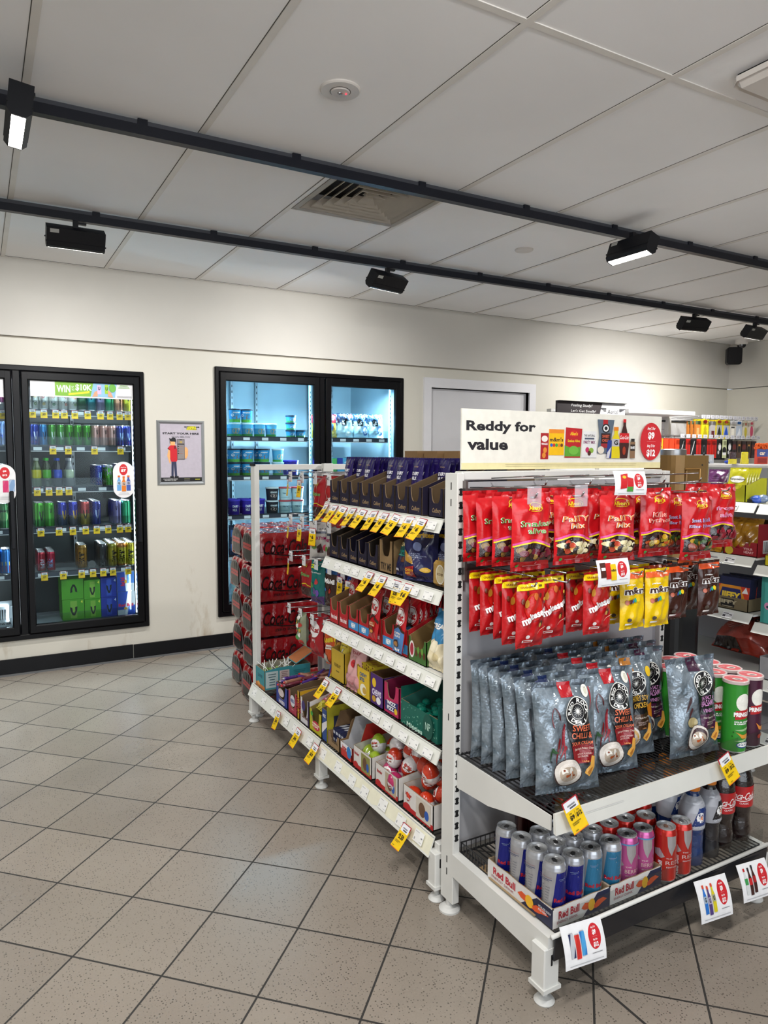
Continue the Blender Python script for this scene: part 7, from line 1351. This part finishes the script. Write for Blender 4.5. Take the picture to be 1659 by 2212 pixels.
for i, x in enumerate(xs):
    n_, p = air[i]
    for k in range(3): put(p, (x-.012*k, 4.72+.035*k, 1.775-.17), n_+' on the top corner pegs'+('' if k == 0 else ', %s back' % ORD[k]), 'air freshener', 'air fresheners on the top corner pegs', sc=(1.25, 1, 1.15))
phone = [('yellow accessory card', card(.08, .17, 'e8a020', [T('ZZ', 0, .5, .04, .2, '2a2018', .04)])), ('orange red accessory card', card(.075, .17, 'e0401c', [R(-1, 0, 1, .1, '8a8a5a')])), ('black cable pack', card(.11, .17, '1c1c20', [P([(-.7, .2), (.2, .9), (.4, .9), (-.5, .2)], 'd8d8d8'), R(.85, 0, 1, 1, 'c82020')])), ('black charger pack with a round print', card(.10, .17, '141418', [E(0, .45, .5, .25, '5a5a60'), E(0, .45, .38, .18, '141418')])), ('red cable pack', card(.075, .17, 'c82018', [R(-.5, .2, .5, .8, 'a01818')])), ('black and white earphone pack', card(.10, .17, '1c1c20', [E(.1, .6, .5, .2, 'e8e8e8'), E(-.3, .3, .3, .1, 'c8c8c8')])), ('pale green card with a black case', card(.12, .17, 'c8d0a0', [E(0, .4, .6, .2, '14141a'), R(-.5, .15, .5, .3, 'e8e8ec')])), ('dark sunglasses card', card(.10, .16, '3a2c30', [R(-.6, .5, .6, .8, '6a2a2a'), R(-.5, .2, .5, .45, '14141a')])), ('brown clip pack', card(.10, .16, '5a4238', [E(0, .5, .5, .2, '1c1a18'), R(-.3, .7, .4, .8, 'd89a4a')]))]
seq = [0, 1, 1, 1, 2, 4, 2, 4, 3, 4, 4, 5, 6, 5, 7, 8, 7, 8, 7]
for i, s in enumerate(seq):
    n_, p = phone[s]
    for k in range(2): put(p, (5.70+.080*i-.008*k, 4.71+.04*k, 1.585-.175), n_+' on the second peg row, %s from left%s' % (ORD[i] if i < 18 else 'last', '' if k == 0 else ', rear'), 'accessory pack', 'accessory packs on the second row of pegs', sc=(.9, 1, 1.1))
tg = MB(); 
LH = carton('peg_label', .055, .004, .035, 'd0d0d8', [*lines(0, .6, 1.2, 2, .25, '70707a', .08)])
for i in range(13): put(LH, (6.25+.07*i, 4.66, 1.80), 'small white peg label over the air fresheners, '+ORD[i], 'peg label', 'white peg labels in the corner')
for i in range(15): put(LH, (5.95+.085*i, 4.66, 1.605), 'small white peg label over the accessory packs, '+ORD[i], 'peg label', 'white peg labels in the corner')
for i in range(9): hook(WB, xs[i], 5.06, 4.67, 1.79, False, .006)
for i in range(13): hook(WB, 5.72+.12*i, 5.06, 4.67, 1.60, False, .006)
# mop glove, cloths and small boxes in front of the corner, standing on the gondola ledge
mg = MB(); rr = random.Random(3)
for k in range(150): mg.ell(rr.uniform(-.055, .055), rr.uniform(-.03, .03), .135+rr.uniform(0, .05), .007, .007, .009, 'd85a10', 5, 3)
mg.box(-.05, -.02, .0, .05, .02, .135, 'b83a28').art(flat(.1, .135, -.021), [R(-1, .5, 1, 1, '3a4a8a'), T('car', 0, .7, .05, .2, 'f0d8b8', .04), R(-.8, .1, .8, .4, '8a2018')])
o = mg.build('wash_mitt', CARD); o.location = (3.40, 2.20, 1.399); o.rotation_euler = (0, 0, -.5); o.scale = (.55,)*3; tag(o, 'orange shaggy car wash mitt in its red sleeve', 'wash mitt')
for i, (dx, c, l) in enumerate(((-.11, 'd8c818', 'bright yellow cloth pack next to the orange mitt'), (-.19, '3a2024', 'dark bottle shaped pack with a yellow foot'))):
    q = MB().bev(-.028, -.015, 0, .028, .015, .11, .005, c); q.box(-.031, -.016, 0, .031, .016, .045, 'd8c818'); o = q.build('car_care_pack', GLOS); o.location = (3.40+dx*.6, 2.20-dx*.4, 1.399); o.rotation_euler = (0, 0, -.5); o.scale = (.55,)*3; tag(o, l, 'car care pack')
for i in range(3):
    o = carton('blister_pack', .07, .03, .085, 'b0b6c0', [P([(-1, 0), (0, 0), (-1, .8)], '22305a'), *lines(.2, .7, .8, 4, .14, 'e0e4e8', .04)]); o.location = (3.31-.075*i*.3, 2.42+.05*i, 1.399); o.rotation_euler = (0, 0, -.5); o.scale = (.55,)*3; tag(o, 'white and navy blister pack on the grey ledge, '+ORD[i], 'blister pack', 'blister packs on the ledge')
o = MB().ell(0, 0, .016, .03, .02, .016, '1c3fae', 10, 6).build('blue_sponge', PLAS); o.location = (3.32, 2.33, 1.399); o.scale = (.55,)*3; tag(o, 'small bright blue sponge on the grey ledge', 'sponge')
o = carton('small_box', .05, .03, .03, '8a1824', [R(-.5, .3, .5, .7, 'd8a8a8')]); o.location = (3.36, 2.08, 1.399); o.rotation_euler = (0, 0, -.5); o.scale = (.55,)*3; tag(o, 'little dark red box at the right of the mitt', 'box')
o = carton('small_box', .06, .04, .06, '2a3a6a', [R(-.6, .3, .5, .8, 'e0e0e8')]); o.location = (3.33, 1.985, 1.399); o.rotation_euler = (0, 0, -.5); o.scale = (.55,)*3; tag(o, 'navy and white box on the ledge at the picture edge', 'box')
# ================= checks =================
for k, v in _labels.items():
    n = len(k.split())
    if len(v) > 1 or not 4 <= n <= 16: print('LABEL', n, k, v)
for o in list(COL.objects):
    if o.parent is None and o.type in ('MESH', 'EMPTY') and 'category' not in o and 'kind' not in o:
        print('UNUSED', o.name); 
        for c in list(o.children_recursive): bpy.data.objects.remove(c)
        bpy.data.objects.remove(o)
